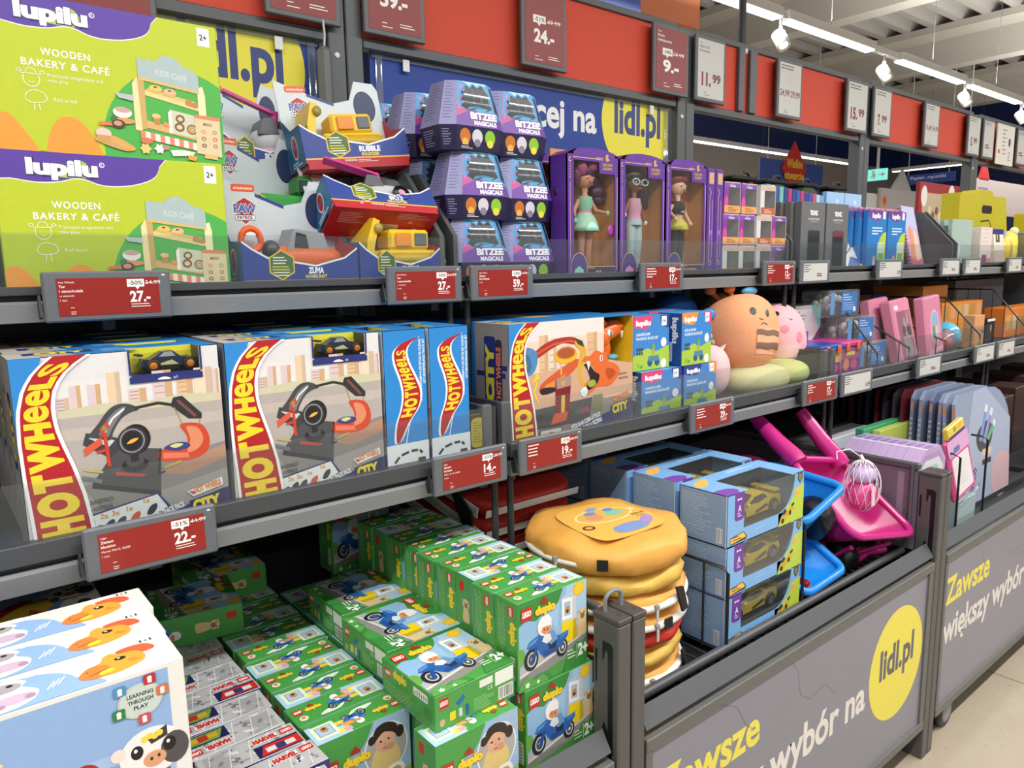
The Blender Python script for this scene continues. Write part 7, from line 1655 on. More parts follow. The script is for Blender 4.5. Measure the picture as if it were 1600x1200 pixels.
    a.rect(22, 82, 9, 12, LRED); a.text('LEGO', 28.4, 83.2, 3.6, '#f4efe6', w=9.4, rot=90, bold=0.06); a.text('duplo', 26.5, 77, 8.6, LYEL, w=26, rot=-90, bold=0.07)
    for i in range(7): a.lines(5 + i * 1.8, 92 - (i * 11) % 9, 1.1, 9, 5.4, 3.6, '#8fc288', i)
    a.rr(25, 12, 9, 26, 2, '#e6e9e2'); a.lines(26.4, 34, 6, 6, 4, 1.6, '#6a6a66'); a.rect(8, 6, 12, 14, '#3f8a40')
    # right side: puppy and bike on green
    a = Art(b, (x1, y0, 0), (0, BD, 0), (0, 0, BH), 38, 100); a.rect(8, 80, 9, 12, LRED); pup(a, 20, 44, 0.9); motorbike(a, 2, -16, 0.56)
    # base: codes and pictograms
    a = Art(b, (x0, y1, 0), (BW, 0, 0), (0, -BD, 0), 100, 38)
    a.rect(5, 22, 11, 11, LRED); a.text('LEGO', 6, 25.6, 4, '#f4efe6', w=9.2, bold=0.06); a.rect(74, 20, 24, 15, '#e4e8e0'); a.rect(78, 3, 19, 14, '#eceee8'); a.bars(79, 4, 17, 12, '#3a3a38', 18); a.rect(54, 26, 17, 8, '#dfe6da'); a.lines(46, 16, 28, 6, 2.4, 1.0, '#8fc288')
    a.poly([(24, 22), (34, 28), (36, 24), (28, 18)], BIKE); a.ell(8, 8, 3.2, 4, '#c9a57a', 10); a.rect(17, 6, 7, 9, '#e8cc2a'); a.rect(28, 6, 4, 9, '#c9cfd2'); a.rect(36, 4, 4, 12, '#2f5a94'); a.text('CE', 64, 20, 4, '#dfead8')
    return b
bx_ = single('brick_box', brick_box(), '', 'toy box', 'green building brick boxes'); bx_used = False
def put(loc, label, rot=(0, 0, 0)):
    global bx_used
    if not bx_used:
        bx_.location = loc; bx_.rotation_euler = rot; bx_['label'] = label; bx_used = True
    else: dup(bx_, loc, label=label, rot=rot)
JX = [0, -0.004, 0.004, 0.002, -0.003, 0.006, 0.001, 0.003, -0.002, 0.004]
ZL = ZB + 0.0275                                              # goods stand on a wire floor a little above the tray
b = MB()
for k in range(24): b.rod((0.10 + 0.0365 * k, 0.955, ZL - 0.004), (0.10 + 0.0365 * k, 1.89, ZL - 0.004), 0.0035, frame_metal('#26272a'), 5)
for k in range(7): b.bar((-0.38, 0.98 + 0.145 * k, ZL - 0.0165), (0.975, 0.98 + 0.145 * k, ZL - 0.0165), 0.012, 0.018, frame_metal('#26272a'))
single('wire_floor', b, 'dark wire floor of the left bin under the green brick boxes', 'wire floor')
ZU = ZL + BH + 0.0006
for k in range(12):
    put((0.888, 0.999 + 0.0668 * k, ZL), 'green brick box standing in the lower right row, %s from the front' % ORD[k], (0, 0, 0 if k == 0 else (pi if k % 3 == 1 else 0)))
for k in range(9):
    flip = k in (2, 7)
    put((0.876 + JX[k], 1.004 + 0.0672 * k, ZU), 'green brick box standing in the upper right row, %s from the front' % ORD[k], (0, 0, pi if flip else R_((0, 1, -1, 1.5, 0, 1, -1, 0, 1)[k])))
for k in range(11):
    put((0.676 if k == 0 else 0.7135, 0.975 + 0.0672 * k, ZL), 'green brick box standing in the middle column, %s from the front' % ORD[k], (0, 0, pi if k % 2 == 0 else 0))
for k in range(12):
    put((0.530 + JX[k % 10] * 0.6, 1.103 + 0.0672 * k, ZL), 'green brick box standing in the left column, %s from the front' % ORD[k], (0, 0, pi if k % 2 == 0 else 0))
FLT = -pi / 2
put((0.692, 1.142, ZU + BD / 2), 'green brick box lying face up in front, with its barcode side to the aisle', (FLT, 0, 0)) if False else None
def flat(cx, cy, z, rz, label):
    """lying on its back, picture up; rz turns it on the pile"""
    M = Matrix.Rotation(rz, 4, 'Z') @ Matrix.Rotation(FLT, 4, 'X')
    off = M.to_3x3() @ V((0, 0, BH / 2))
    put((cx - off.x, cy - off.y, z + BD / 2), label, tuple(M.to_euler()))
flat(0.694, 1.058, ZU, R_(1), 'green brick box lying face up in front, barcode side to the aisle')
flat(0.707, 1.242, ZU, R_(-89), 'green brick box lying face up, second from the front, turned sideways')
flat(0.716, 1.432, ZU, R_(-91), 'green brick box lying face up, third from the front, in the shade')
flat(0.42, 1.645, ZU + 0.0, R_(-98), 'green brick box lying on the grey comic boxes, in the shade on the left')
flat(0.525, 1.81, ZU, R_(-90), 'green brick box lying at the back of the third column, deep in shade')
put((0.860, 1.735, ZU), 'green brick box standing alone behind the upper row, in the dark', (0, 0, R_(3)))

# ---- grey comic print sets
def comic_box(win, navy_side):
    w_, d, h = 0.160, 0.0672, 0.172
    b = MB(); b.cbox((-w_ / 2, -d / 2, 0), (w_ / 2, d / 2, h), mat('#b5b6b8', rough=0.35), 0.0012, {'-y': mat('#28264e', rough=0.3), '+y': mat('#28264e', rough=0.3), '+x': mat('#2d3566', rough=0.3)})
    a = top_art(b, -w_ / 2, w_ / 2, -d / 2, d / 2, h, 100, 42)
    rnd = random.Random(5)
    for k in range(44):
        x, y = rnd.uniform(2, 92), rnd.uniform(2, 38); w2, h2 = rnd.uniform(2, 7), rnd.uniform(1.5, 6)
        a.poly([(x, y), (x + w2, y + rnd.uniform(-1, 1)), (x + w2 * 0.9, y + h2), (x - 0.6, y + h2)], rnd.choice(['#8f9194', '#d9dadb', '#77797c', '#c9cacc', '#9fa1a4'])); a.l -= 1
    a.l += 1; a.lines(6, 36, 34, 12, 2.6, 0.9, '#6f7174', 2)
    for k in range(5): a.line([(4 + 20 * k, 2), (14 + 20 * k, 40)], 0.7, '#e6e6e6')
    if win:
        c = {'green': '#6f9a34', 'red': '#c92a22'}[win]
        a.rect(52, 2, 46, 20, '#1e2350'); a.poly([(55, 4), (98, 4), (98, 19), (62, 20)], c); a.rect(62, 7, 30, 8, {'green': '#c99a34', 'red': '#d8d4d2'}[win]); a.rect(72, 6, 10, 10, {'green': '#a8302a', 'red': '#2f3a6c'}[win])
    a.rect(84, 27, 13, 10, LRED); a.text('LEGO', 85.2, 30, 4, '#f4efe6', w=10.6, bold=0.06, shear=0.15); a.rect(54, 26, 27, 10, '#d8d6d6'); a.text('MARVEL', 55, 28, 6.4, '#c02a26', w=25, bold=0.08)
    f = front_art(b, -w_ / 2, w_ / 2, -d / 2, 0, h, 100, 107); f.poly([(0, 60), (40, 90), (100, 70), (100, 107), (0, 107)], '#3a3c74'); f.poly([(10, 10), (60, 30), (90, 90), (40, 70)], '#5a5f9c'); f.rect(4, 90, 14, 12, LRED); f.text('LEGO', 5, 94, 4.6, '#f4efe6', w=11.6, bold=0.06); f.line([(60, 100), (72, 80), (66, 76), (80, 50)], 1.6, '#a9b4e0'); f.poly([(54, 0), (70, 50), (90, 40), (96, 0)], '#a8322c')
    r = Art(b, (w_ / 2, -d / 2, 0), (0, d, 0), (0, 0, h), 42, 107); r.text('MARVEL', 8, 96, 5, '#d98a3a', w=26, bold=0.06); r.rect(4, 10, 34, 70, '#39406e')
    return b
cm = {k: single('comic_box', comic_box(k, True), '', 'toy box', 'grey comic print brick boxes') for k in ('green', 'red', None)}; cu = set()
kinds = ['red', None, 'red', 'green', 'green', 'red', 'green', None, 'green', 'red']
DESC = {'red': 'grey comic print box with a red picture patch, %s from the front', 'green': 'grey comic print box with a green picture patch, %s from the front', None: 'plain grey comic print box, %s from the front'}
for k, kd in enumerate(kinds):
    loc = (0.352 + (0.0, 0.012, 0.004, -0.004, 0.0, 0.006, 0.0, 0.0, 0.004, 0)[k], 0.992 + 0.0692 * k, ZL); lab = DESC[kd] % ORD[k]; rz = R_((-2, 2, 0, 1, -1, 0, 1, 0, -1, 0)[k]) + (pi if kd == 'green' else 0)
    if kd not in cu: cm[kd].location = loc; cm[kd].rotation_euler = (0, 0, rz); cm[kd]['label'] = lab; cu.add(kd)
    else: dup(cm[kd], loc, rz, lab)

# ---- big white animal sets
def animal_box():
    w_, d, h = 0.385, 0.085, 0.2355
    b = MB(); WB = mat('#e4e3df', rough=0.32); b.cbox((-w_, -d / 2, 0), (0, d / 2, h), WB, 0.0016)
    a = front_art(b, -w_, 0, -d / 2, 0, h, 163, 100)
    a.rect(0, 0, 155, 97, '#8fb0dc'); a.rect(0, 0, 155, 60, '#a3bfe2'); a.rect(0, 0, 155, 30, '#b9cfe6'); a.cloud([(-5, -5), (-5, 26), (40, 34), (80, 22), (120, 34), (156, 30), (156, -5)], '#a3bf74'); a.ell(124, 34, 20, 20, '#7fa0d4', 24); a.cloud([(60, 30), (90, 46), (112, 34), (108, 26)], '#a9c2e6', 4); a.poly([(40, 30), (70, 50), (74, 40), (60, 20)], '#e2dccb')
    a.star(72, 68, 12.5, 9.4, 9, '#ecd98a'); a.ell(72, 68, 8.4, 8.4, '#e8bd44', 20)
    a.cloud([(82, 20), (84, 34), (92, 44), (104, 56), (114, 60), (120, 54), (116, 40), (104, 30)], '#b3261e', 4); a.cloud([(90, 10), (94, 30), (110, 48), (124, 52), (132, 44), (130, 34), (118, 20), (108, 8)], '#e9bf38', 4); a.poly([(112, 20), (116, 38), (126, 24)], '#cc6f34'); a.ell(118, 29, 1.4, 1.6, '#3a2318', 8); a.rect(96, 20, 4, 4, '#3f8a5c'); a.rect(101, 23, 4, 4, '#3f8a5c'); a.ell(108, 22, 3, 3.4, '#2b1d14', 12)
    # cow
    a.ell(146, 22, 12, 20, '#e6e4e2', 22); a.ell(139, 18, 4, 8, '#4a4648', 14); a.ell(151, 26, 5, 7, '#4a4648', 14); a.ell(144, 54, 15.5, 13.5, '#eceae8', 24); a.ell(128.4, 58, 3.6, 3.6, '#e9dad4', 12); a.ell(155, 52, 7, 9, '#514c4e', 16); a.poly([(142, 62), (152, 66), (152, 60), (144, 58)], '#3a3638'); a.ell(137, 56, 3.0, 3.8, '#1c1a1b', 14); a.ell(152.6, 55, 3.2, 4.0, '#1c1a1b', 14); a.ell(136.4, 57.2, 0.9, 1.1, '#f4f4f4', 8); a.ell(152, 56.4, 0.9, 1.1, '#f4f4f4', 8); a.ell(145, 49.6, 5.6, 4.4, '#d9a07a', 16); a.ell(143.4, 50, 0.8, 1.1, '#3a2a22', 8); a.ell(147, 50.6, 0.8, 1.1, '#3a2a22', 8); a.ell(133, 44, 3.6, 4.4, '#5a5456', 12)
    for k in range(4): a.ell(141 + 2.4 * k, 62 + 0.9 * (k % 2), 1.8, 1.8, '#e8d24a', 10)
    a.rect(138, 40, 14, 1.6, '#b3302a'); a.poly([(143, 35), (146, 40), (149, 35.6)], '#e2b83a')
    # round badge
    a.ring(141, 84, 10.6, 9.4, 0.5, '#c9d2c0', 28); a.ell(141, 84, 10, 8.8, '#c6d3cc', 24)
    for k, t_ in enumerate(('LEARNING', 'THROUGH', 'PLAY')): a.text(t_, 141, 86.4 - 3.4 * k, 2.0, '#2c3a38', w=(12.5, 12, 7)[k], al='c', rot=0, bold=0.03)
    for (x, y), c in zip(((132, 92), (146, 94), (151.5, 86), (142, 73.6), (130.6, 80)), ('#4f8fbc', '#b3303a', '#c9744a', '#c05060', '#2f7f4c')): a.rr(x - 3, y - 2.8, 6, 5.6, 1, c); a.ell(x, y + 0.6, 1.2, 1.2, '#efe9e4', 10); a.rect(x - 1, y - 2, 2, 2, '#efe9e4')
    # top: sheep in a cloud on the left, orange beak head on the right
    t = top_art(b, -w_, 0, -d / 2, d / 2, h, 163, 36)
    t.cloud([(-4, -4), (-4, 40), (84, 40), (88, 33), (100, 30), (110, 24), (116, 14), (119, -4)], '#8fb4e6'); t.cloud([(84, 40), (88, 33), (100, 30), (97, 40)], '#e4e3df')
    t.cloud([(72, 4), (74, 14), (70, 22), (76, 31), (88, 33), (96, 27), (94, 22), (100, 14), (96, 5), (84, 1)], '#e6ece4', 4); t.cloud([(74, 24), (78, 28), (88, 29), (94, 25), (90, 20), (78, 20)], '#a9a4aa', 4); t.ell(79, 23, 1.6, 1.3, '#1f1d20', 10); t.ell(89, 26, 1.6, 1.3, '#1f1d20', 10); t.cloud([(80, 10), (86, 15), (96, 14), (98, 8), (88, 6)], '#cbb3cc', 4); t.ell(83, 6.4, 3, 2.4, '#a88fa6', 10); t.ell(96, 10, 2.4, 2.4, '#a88fa6', 10)
    for k in range(3): t.line([(103 + 2.4 * k, 10 + k), (107 + 2.4 * k, 17 + k)], 0.8, '#eef2f4')
    t.cloud([(136, 27), (142, 30), (150, 29), (154, 24), (153, 20), (144, 20)], '#e0613a', 4); t.cloud([(119, 8), (118, 13), (122, 18), (128, 21), (130, 26), (134, 28), (137, 25), (144, 24), (148, 18), (146, 10), (132, 5)], '#f0a43a', 4); t.cloud([(117, 9), (117.6, 14), (123, 19), (130, 17), (131, 9), (124, 5)], '#e8823c', 4); t.ell(137, 19.6, 2.8, 2.0, '#17130f', 14); t.ell(136.4, 20.2, 0.9, 0.7, '#f2f2f2', 8); t.ell(121, 14, 0.6, 0.6, '#4a2a16', 6); t.line([(121, 9.6), (130, 12.4)], 0.6, '#5a3418'); t.cloud([(126, 7), (126, 10.4), (131, 12), (132, 8.6)], '#cfd43a', 3); t.lines(140, 15, 6, 2, 2, 0.8, '#c97a2c')
    t.text('1:1', 149, 30.6, 2.6, '#3a3a3c', w=6, bold=0.02)
    return b
ab = single('animal_box', animal_box(), 'big white and sky blue animal brick box, front one of the upper row', 'toy box', 'white animal brick boxes')
h_ = 0.2362; ab.location = (0.219, 0.972, ZL + h_)
rows = [(0.2195, 0.972), (0.2215, 1.060), (0.2275, 1.148)]
for k in (1, 2): dup(ab, (rows[k][0], rows[k][1], ZL + h_), 0, 'big white animal brick box, %s one of the upper row' % ('second', 'rear')[k - 1])
for k in range(3): dup(ab, (0.219, rows[k][1], ZL), 0, 'white animal brick box in the lower row under the %s upper one' % ('front', 'second', 'rear')[k])
for k in range(4):
    M = Matrix.Rotation(R_(-90), 4, 'X')
    dup(ab, (0.225, 1.20, ZL + 0.0432 + 0.0862 * k), label='white animal brick box lying behind the upright ones, %s' % ('lowest of the pile', 'second of the pile', 'third of the pile', 'topmost of the pile')[k], rot=tuple(M.to_euler()))
    dup(ab, (0.225, 1.45, ZL + 0.0432 + 0.0862 * k), label='white animal brick box lying flat at the back of the bin, %s' % ('lowest of the pile', 'second of the pile', 'third of the pile', 'topmost of the pile')[k], rot=tuple(M.to_euler()))

# ================================================================== middle bin
ZC = ZB + 0.028
b = MB()
for k in range(36): b.rod((1.055 + 0.0375 * k, 0.985, ZC - 0.004), (1.055 + 0.0375 * k, 1.89, ZC - 0.004), 0.0035, frame_metal('#3a3c40'), 5)
for k in range(7): b.bar((1.05, 0.99 + 0.145 * k, ZC - 0.0165), (2.40, 0.99 + 0.145 * k, ZC - 0.0165), 0.012, 0.018, frame_metal('#3a3c40'))
single('wire_floor', b, 'dark wire floor of the middle bin under the bags and car boxes', 'wire floor')
b = MB(); b.tube([(1.05, 0.985, ZC + 0.02), (2.40, 0.985, ZC + 0.02)], 0.012, frame_metal('#55575b'), 8); b.rod((1.06, 0.985, ZC - 0.026), (1.06, 0.985, ZC + 0.02), 0.006, frame_metal('#55575b')); b.rod((2.39, 0.985, ZC - 0.026), (2.39, 0.985, ZC + 0.02), 0.006, frame_metal('#55575b'))
single('front_tube', b, 'round grey tube along the front of the middle bin', 'tube')
YC = mat('#dda24a', rough=0.55, grain=0.06, scale=30, bump=0.5); YC2 = mat('#d9b04e', rough=0.55, bump=0.5, scale=30); RC = mat('#c92f22', rough=0.55, bump=0.5, scale=30)
ZIP = mat('#e4e2de', rough=0.5); STR = mat('#17171a', rough=0.7)
def round_bag(label, z, h, col, r=0.182, zipper=True, strap=(), dx=0.0, art=False, seed=0):
    t = thing('round_bag', label, 'bag', (1.236 + dx, 1.178, z), 0, 'stacked round children bags')
    rnd = random.Random(seed); ph = [rnd.uniform(0, 6.28) for _ in range(4)]
    b = MB(); n = 56; prof = [(0.0, 0.0), (0.6, 0.002), (0.90, 0.04 * h), (0.975, 0.18), (1.0, 0.5), (0.985, 0.80), (0.93, 0.94), (0.75, 0.985), (0.45, 1.0), (0.0, 0.99)]
    prof = [(0.0, 0.0), (0.7, 0.0), (0.93, 0.05), (0.985, 0.2), (1.0, 0.5), (0.985, 0.78), (0.94, 0.93), (0.8, 0.99), (0.5, 1.0), (0.0, 1.0)]
    vs = []; fs = []
    for i, (q, u) in enumerate(prof):
        for k in range(n):
            a = 2 * pi * k / n; wv = 1 + 0.014 * sin(7 * a + ph[0]) + 0.012 * sin(13 * a + ph[1] + 5 * u) * (1 if 0 < u < 1 else 0) + 0.006 * sin(31 * a + 9 * u)
            sq = 1.0
            zz = u * h - (0.006 * (1 + sin(5 * a + ph[2])) * (1 if u > 0.7 and q > 0.7 else 0))
            vs.append((r * q * cos(a) * sq * wv, r * q * sin(a) * sq * wv, max(0.0, zz)))
    for i in range(len(prof) - 1):
        for k in range(n): fs.append((i * n + k, i * n + (k + 1) % n, (i + 1) * n + (k + 1) % n, (i + 1) * n + k))
    b.add(vs, fs, col, True)
    if art:
        a = Art(b, (-0.118, -0.112, h + 0.0008), (0.228, -0.02, 0), (0.02, 0.228, 0), 100, 100, 6e-5)
        a.cloud([(2, 10), (20, 1), (60, 3), (90, 12), (98, 50), (88, 90), (50, 98), (12, 92), (1, 50)], mat('#e3b251', rough=0.55, bump=0.4, scale=30)); a.ell(52, 62, 36, 20, '#e9d9a0', 28); a.ell(52, 62, 33, 17.5, '#e2b45a', 28)
        a.cloud([(28, 58), (34, 70), (46, 72), (50, 60), (40, 52)], '#d99a6a', 4); a.cloud([(54, 58), (60, 70), (74, 70), (78, 60), (66, 54)], '#8fc4a4', 4); a.cloud([(34, 72), (42, 78), (50, 74), (44, 68)], '#6f93c4', 3); a.cloud([(60, 72), (66, 78), (74, 74), (68, 68)], '#6f93c4', 3); a.cloud([(44, 82), (54, 88), (60, 82), (50, 78)], '#8aa4c4', 3)
        a.ell(14, 40, 7, 6, '#5a3424', 16); a.ell(14, 40, 4.4, 3.6, '#d9a05a', 14); a.cloud([(30, 14), (34, 26), (52, 30), (70, 28), (76, 18), (62, 10), (40, 9)], '#7d97c9', 4); a.cloud([(70, 22), (78, 34), (90, 38), (88, 26), (78, 18)], '#a98fc0', 4)
        a.text('Stitch', 76, 44, 5, '#6a5a44', w=18, shear=0.3); a.lines(78, 39, 18, 1, 3, 1, '#8a7450'); a.rect(84, 56, 8, 8, '#efd9a4')
    b.build('bag', t)
    def ringpts(rr, zz, a0, a1, n_=40): return [(rr * cos(a) , rr * sin(a) , zz) for a in (a0 + (a1 - a0) * i / n_ for i in range(n_ + 1))]
    if zipper:
        q = MB(); q.tube(ringpts(r * 0.992, h * 0.40, R_(150), R_(205 if art else 380)), 0.0065 if art else 0.009, ZIP, 8); q.build('zipper', t)
        q = MB(); a = R_(190 if art else 258); p = ringpts(r * 1.035, h * 0.48, a, a + 0.01, 1)[0]
        q.cbox((p[0] - 0.006, p[1] - 0.004, p[2] - 0.006), (p[0] + 0.006, p[1] + 0.004, p[2] + 0.006), '#8d8d90', 0.001); q.cbox((p[0] - 0.004, p[1] - 0.004, p[2] - 0.034), (p[0] + 0.004, p[1] - 0.001, p[2] - 0.006), '#b9b9bc', 0.001); q.build('zip_pull', t)
    for ang, kind in strap:
        q = MB(); a = R_(ang); p = V(ringpts(r * 1.01, h * 0.5, a, a + 0.01, 1)[0]); tg = V((-sin(a), cos(a), 0)); ot = V((cos(a), sin(a), 0))
        if kind == 'tab': q.prism([p - tg * 0.012 + V((0, 0, 0.012)) + ot * 0.004, p + tg * 0.012 + V((0, 0, 0.012)) + ot * 0.004, p + tg * 0.012 - V((0, 0, 0.012)) + ot * 0.004, p - tg * 0.012 - V((0, 0, 0.012)) + ot * 0.004], ot * 0.004, STR)
        else: q.prism([p - tg * 0.02 + V((0, 0, 0.03)) + ot * 0.003, p + tg * 0.012 + V((0, 0, 0.022)) + ot * 0.003, p + tg * 0.022 - V((0, 0, 0.03)) + ot * 0.010, p - tg * 0.002 - V((0, 0, 0.032)) + ot * 0.010], ot * 0.006, STR)
        q.build('strap', t)
    return t
zs = ZC
lay = [('yellow round bag at the bottom of the stack, with a white zip', 0.048, YC, True, ((300, 'strap'),), 0.0), ('yellow round bag second from the bottom of the stack', 0.044, YC2, False, ((214, 'strap'),), 0.0),
       ('red round bag in the middle of the yellow stack', 0.040, RC, False, ((236, 'tab'),), 0.006), ('yellow round bag just above the red one, with a zip pull', 0.042, YC, True, ((268, 'tab'),), 0.008),
       ('yellow round bag with black straps and a white zip, third from the top', 0.050, YC, True, ((228, 'strap'), (282, 'strap')), 0.006), ('pale yellow round bag under the printed top one', 0.050, YC2, False, ((196, 'tab'),), 0.0)]
for i, (lb_, hh, col, zp, st, dx) in enumerate(lay):
    round_bag(lb_, zs, hh, col, 0.176 + 0.005 * (i > 2), zp, st, dx, False, i); zs += hh + 0.0004
round_bag('printed yellow round bag on top of the bag stack', zs, 0.072, YC, 0.190, True, ((222, 'tab'),), -0.004, True, 9)

# red bags with white zips behind the fence
RB = mat('#b02a22', rough=0.6, bump=0.4, scale=40)
zt = ZC + 0.05
for k in range(7):
    t = thing('red_bag', 'red bag with a white zip in the slanted pile, %s from the bottom' % ORD[k], 'bag', (1.19, 1.62, zt), 0, 'slanted pile of red bags', rot=(R_(11), 0, 0))
    q = MB(); q.cbox((-0.155, -0.2335, 0.016), (0.155, -0.2305, 0.035), ZIP, 0.001); q.build('zipper', t)
    b = MB(); b.blob((0, 0, 0.026), (0.165, 0.23, 0.026), RB, pw=5.5, n=32); b.build('bag', t)
    q = MB(); q.cbox((-0.169, -0.215, 0.011), (-0.1655, 0.215, 0.039), ZIP, 0.001); q.box((-0.1695, -0.21, 0.0245), (-0.1692, 0.21, 0.0265), '#9a9a9c'); q.build('zipper', t)
    if k in (3, 6):
        s = MB(); s.prism([(-0.170, -0.20, 0.02), (-0.170, -0.14, 0.05), (-0.170, -0.10, 0.05), (-0.170, -0.17, -0.03), (-0.170, -0.21, -0.03)], (-0.006, 0, 0), STR); s.build('strap', t)
    zt += 0.0530
# ---- toy car boxes
def car_box():
    t = thing('car_box', '', 'toy box', (0, 0, 0), 0, 'blue window boxes with yellow cars')
    w_, d, h = 0.345, 0.142, 0.131
    b = MB(); BL = mat('#7fb3e6', rough=0.32); SD = mat('#7d9cc0', rough=0.35)
    b.box((0, 0, 0), (0.002, d, h), SD); b.box((0, d - 0.002, 0), (w_, d, h), BL); b.box((0, 0, 0), (w_, d, 0.002), BL); b.box((w_ - 0.002, 0, 0), (w_, d, h), BL)
    wx0, wx1, z0 = 0.070, 0.300, 0.036
    b.box((0, 0, 0), (wx0, 0.002, h), BL); b.box((wx0, 0, 0), (wx1, 0.002, z0), BL)
    crv = [(wx1, h)] + [(0.225 + 0.075 * cos(R_(90 * i / 8)) , z0 + (h - z0) * (1 - sin(R_(90 * i / 8)))) for i in range(9)][0:0]
    cpts = [(0.225 + 0.075 * sin(R_(90 * i / 8)), z0 + (h - z0) * (1 - cos(R_(90 * i / 8)))) for i in range(9)]
    b.prism([(x, 0, z) for x, z in cpts] + [(w_, 0, h), (w_, 0, 0), (0.225, 0, 0)][0:1] + [(w_, 0, z0)], (0, 0.002, 0), BL)
    b.box((wx1 - 0.075, 0, 0), (w_, 0.002, z0), BL)
    # top with its window
    tx0, tx1, ty1 = 0.085, 0.285, 0.098
    b.box((0, 0, h - 0.002), (tx0, d, h), BL); b.box((tx1, 0, h - 0.002), (w_, d, h), BL); b.box((tx0, ty1, h - 0.002), (tx1, d, h), BL)
    b.box((0.004, 0.128, 0.004), (w_ - 0.004, 0.130, h - 0.004), mat('#34383c')); b.box((0.004, 0.01, 0.026), (w_ - 0.004, 0.128, 0.028), mat('#2e3135'))
    a = front_art(b, 0, w_, 0, 0, h, 345, 131)
    a.poly([(225, 0), (236, 22), (258, 42), (285, 60), (300, 90), (345, 96), (345, 0)], '#b9cf4a'); a.rr(30, 60, 40, 71, 10, '#6f3f9c'); a.rect(30, 100, 40, 31, '#6f3f9c')
    a.text('A', 44, 82, 16, '#efe9f4', w=14, bold=0.02); a.rect(42, 112, 14, 3, '#efe9f4'); a.ell(43, 113.5, 3, 3, '#efe9f4', 10); a.ell(56, 113.5, 3, 3, '#efe9f4', 10); a.lines(42, 76, 18, 2, 6, 2.4, '#e0d2ea')
    a.poly([(14, 4), (14, 22), (70, 28), (86, 12), (80, 6)], '#2c2a20'); a.poly([(16, 6), (16, 20), (69, 26), (82, 12)], '#f0c05a'); a.lines(24, 19, 40, 2, 7, 3, '#7a5a24')
    a.cloud([(232, 14), (244, 24), (262, 30), (288, 46), (298, 44), (292, 34), (272, 20), (248, 10)], '#d9a832', 4); a.poly([(240, 34), (256, 44), (264, 34), (250, 26)], '#3a3320'); a.ell(246, 12, 7, 7, '#2a2820', 12); a.ell(280, 28, 6, 7, '#2a2820', 12); a.poly([(284, 48), (296, 54), (300, 48), (288, 42)], '#3a3320')
    a.ell(310, 76, 12, 11, '#d9c46a', 16); a.poly([(300, 72), (310, 82), (320, 76), (312, 70)], '#e2a05a'); a.poly([(312, 128), (336, 128), (336, 112), (324, 100), (312, 112)], '#3a3838'); a.poly([(315, 125), (333, 125), (333, 113), (324, 104), (315, 113)], '#8a7a4a'); a.lines(120, 20, 80, 1, 4, 1.6, '#b9d6f2')
    l = left_art(b, 0, d, 0, 0, h, 142, 131); l.lines(10, 116, 90, 14, 6.2, 1.2, '#b9cfe6', 3); l.lines(10, 34, 70, 4, 6, 1.2, '#b9cfe6', 8); l.rect(112, 8, 18, 38, '#d9e2ec'); l.bars(113, 10, 16, 34, '#5a6a80', 8); l.rect(138.5, 0, 3.5, 131, '#a9cdf0')
    p = top_art(b, 0, w_, 0, d, h, 345, 142); p.cloud([(4, 92), (30, 122), (80, 126), (60, 100), (30, 84)], '#f0b45a', 4); p.cloud([(0, 0), (40, -2), (66, 20), (46, 40), (0, 40)], '#7a48a8', 4); p.lines(170, 126, 120, 2, 7, 2.4, '#d9ecfa')
    b.build('carton', t)
    c = MB(); Y = mat('#e0be1e', rough=0.25)
    side = [(0.06, 0.042), (0.066, 0.056), (0.10, 0.064), (0.128, 0.072), (0.160, 0.092), (0.205, 0.093), (0.245, 0.076), (0.278, 0.074), (0.284, 0.058), (0.278, 0.042)]
    c.prism([(x, 0.030, z) for x, z in side], (0, 0.076, 0), Y)
    c.prism([(0.134, 0.0295, 0.073), (0.162, 0.0295, 0.089), (0.200, 0.0295, 0.090), (0.218, 0.0295, 0.078), (0.180, 0.0295, 0.070)], (0, 0.077, 0), '#2b2d30'); c.prism([(0.12, 0.036, 0.0722), (0.156, 0.036, 0.0925), (0.156, 0.10, 0.0925), (0.12, 0.10, 0.0722)], (0.002, 0, 0.0005), '#2b2d30')
    c.prism([(0.165, 0.0288, 0.05), (0.215, 0.0288, 0.062), (0.222, 0.0288, 0.054), (0.17, 0.0288, 0.044)], (0, 0.001, 0), '#3a3526'); c.prism([(0.062, 0.0288, 0.048), (0.088, 0.0288, 0.052), (0.086, 0.0288, 0.045)], (0, 0.001, 0), '#2f2f2f'); c.bar((0.268, 0.03, 0.086), (0.268, 0.106, 0.086), 0.022, 0.004, Y); c.rod((0.268, 0.045, 0.072), (0.268, 0.045, 0.086), 0.003, Y); c.rod((0.268, 0.09, 0.072), (0.268, 0.09, 0.086), 0.003, Y); c.cbox((0.118, 0.020, 0.072), (0.130, 0.030, 0.079), Y, 0.002)
    cc = c.build('toy_car', t)
    for x in (0.098, 0.246):
        for y in (0.0245, 0.0995):
            q = MB(); q.lathe([(0, 0.0), (0.012, 0.0), (0.014, -0.001), (0.019, 0.0), (0.021, 0.003), (0.021, 0.012), (0, 0.012)], (x, y, 0.0495), (0, 1, 0), '#222224', 20); q.lathe([(0, -0.0012), (0.012, -0.0012)], (x, y, 0.0495), (0, 1, 0), '#77787c', 12, False); q.build('wheel', cc)
    g = MB(); cl = clear('#f2f5f4', 0.06, 0.08, 0.02); g.box((wx0, 0.0005, z0), (wx1, 0.001, h), cl); g.box((tx0, 0, h - 0.001), (tx1, ty1, h - 0.0005), cl); g.build('clear_window', t)
    return t
kb = car_box(); first = True
CROW = ['front', 'second', 'third', 'fourth']; CL = ['bottom', 'middle', 'top']
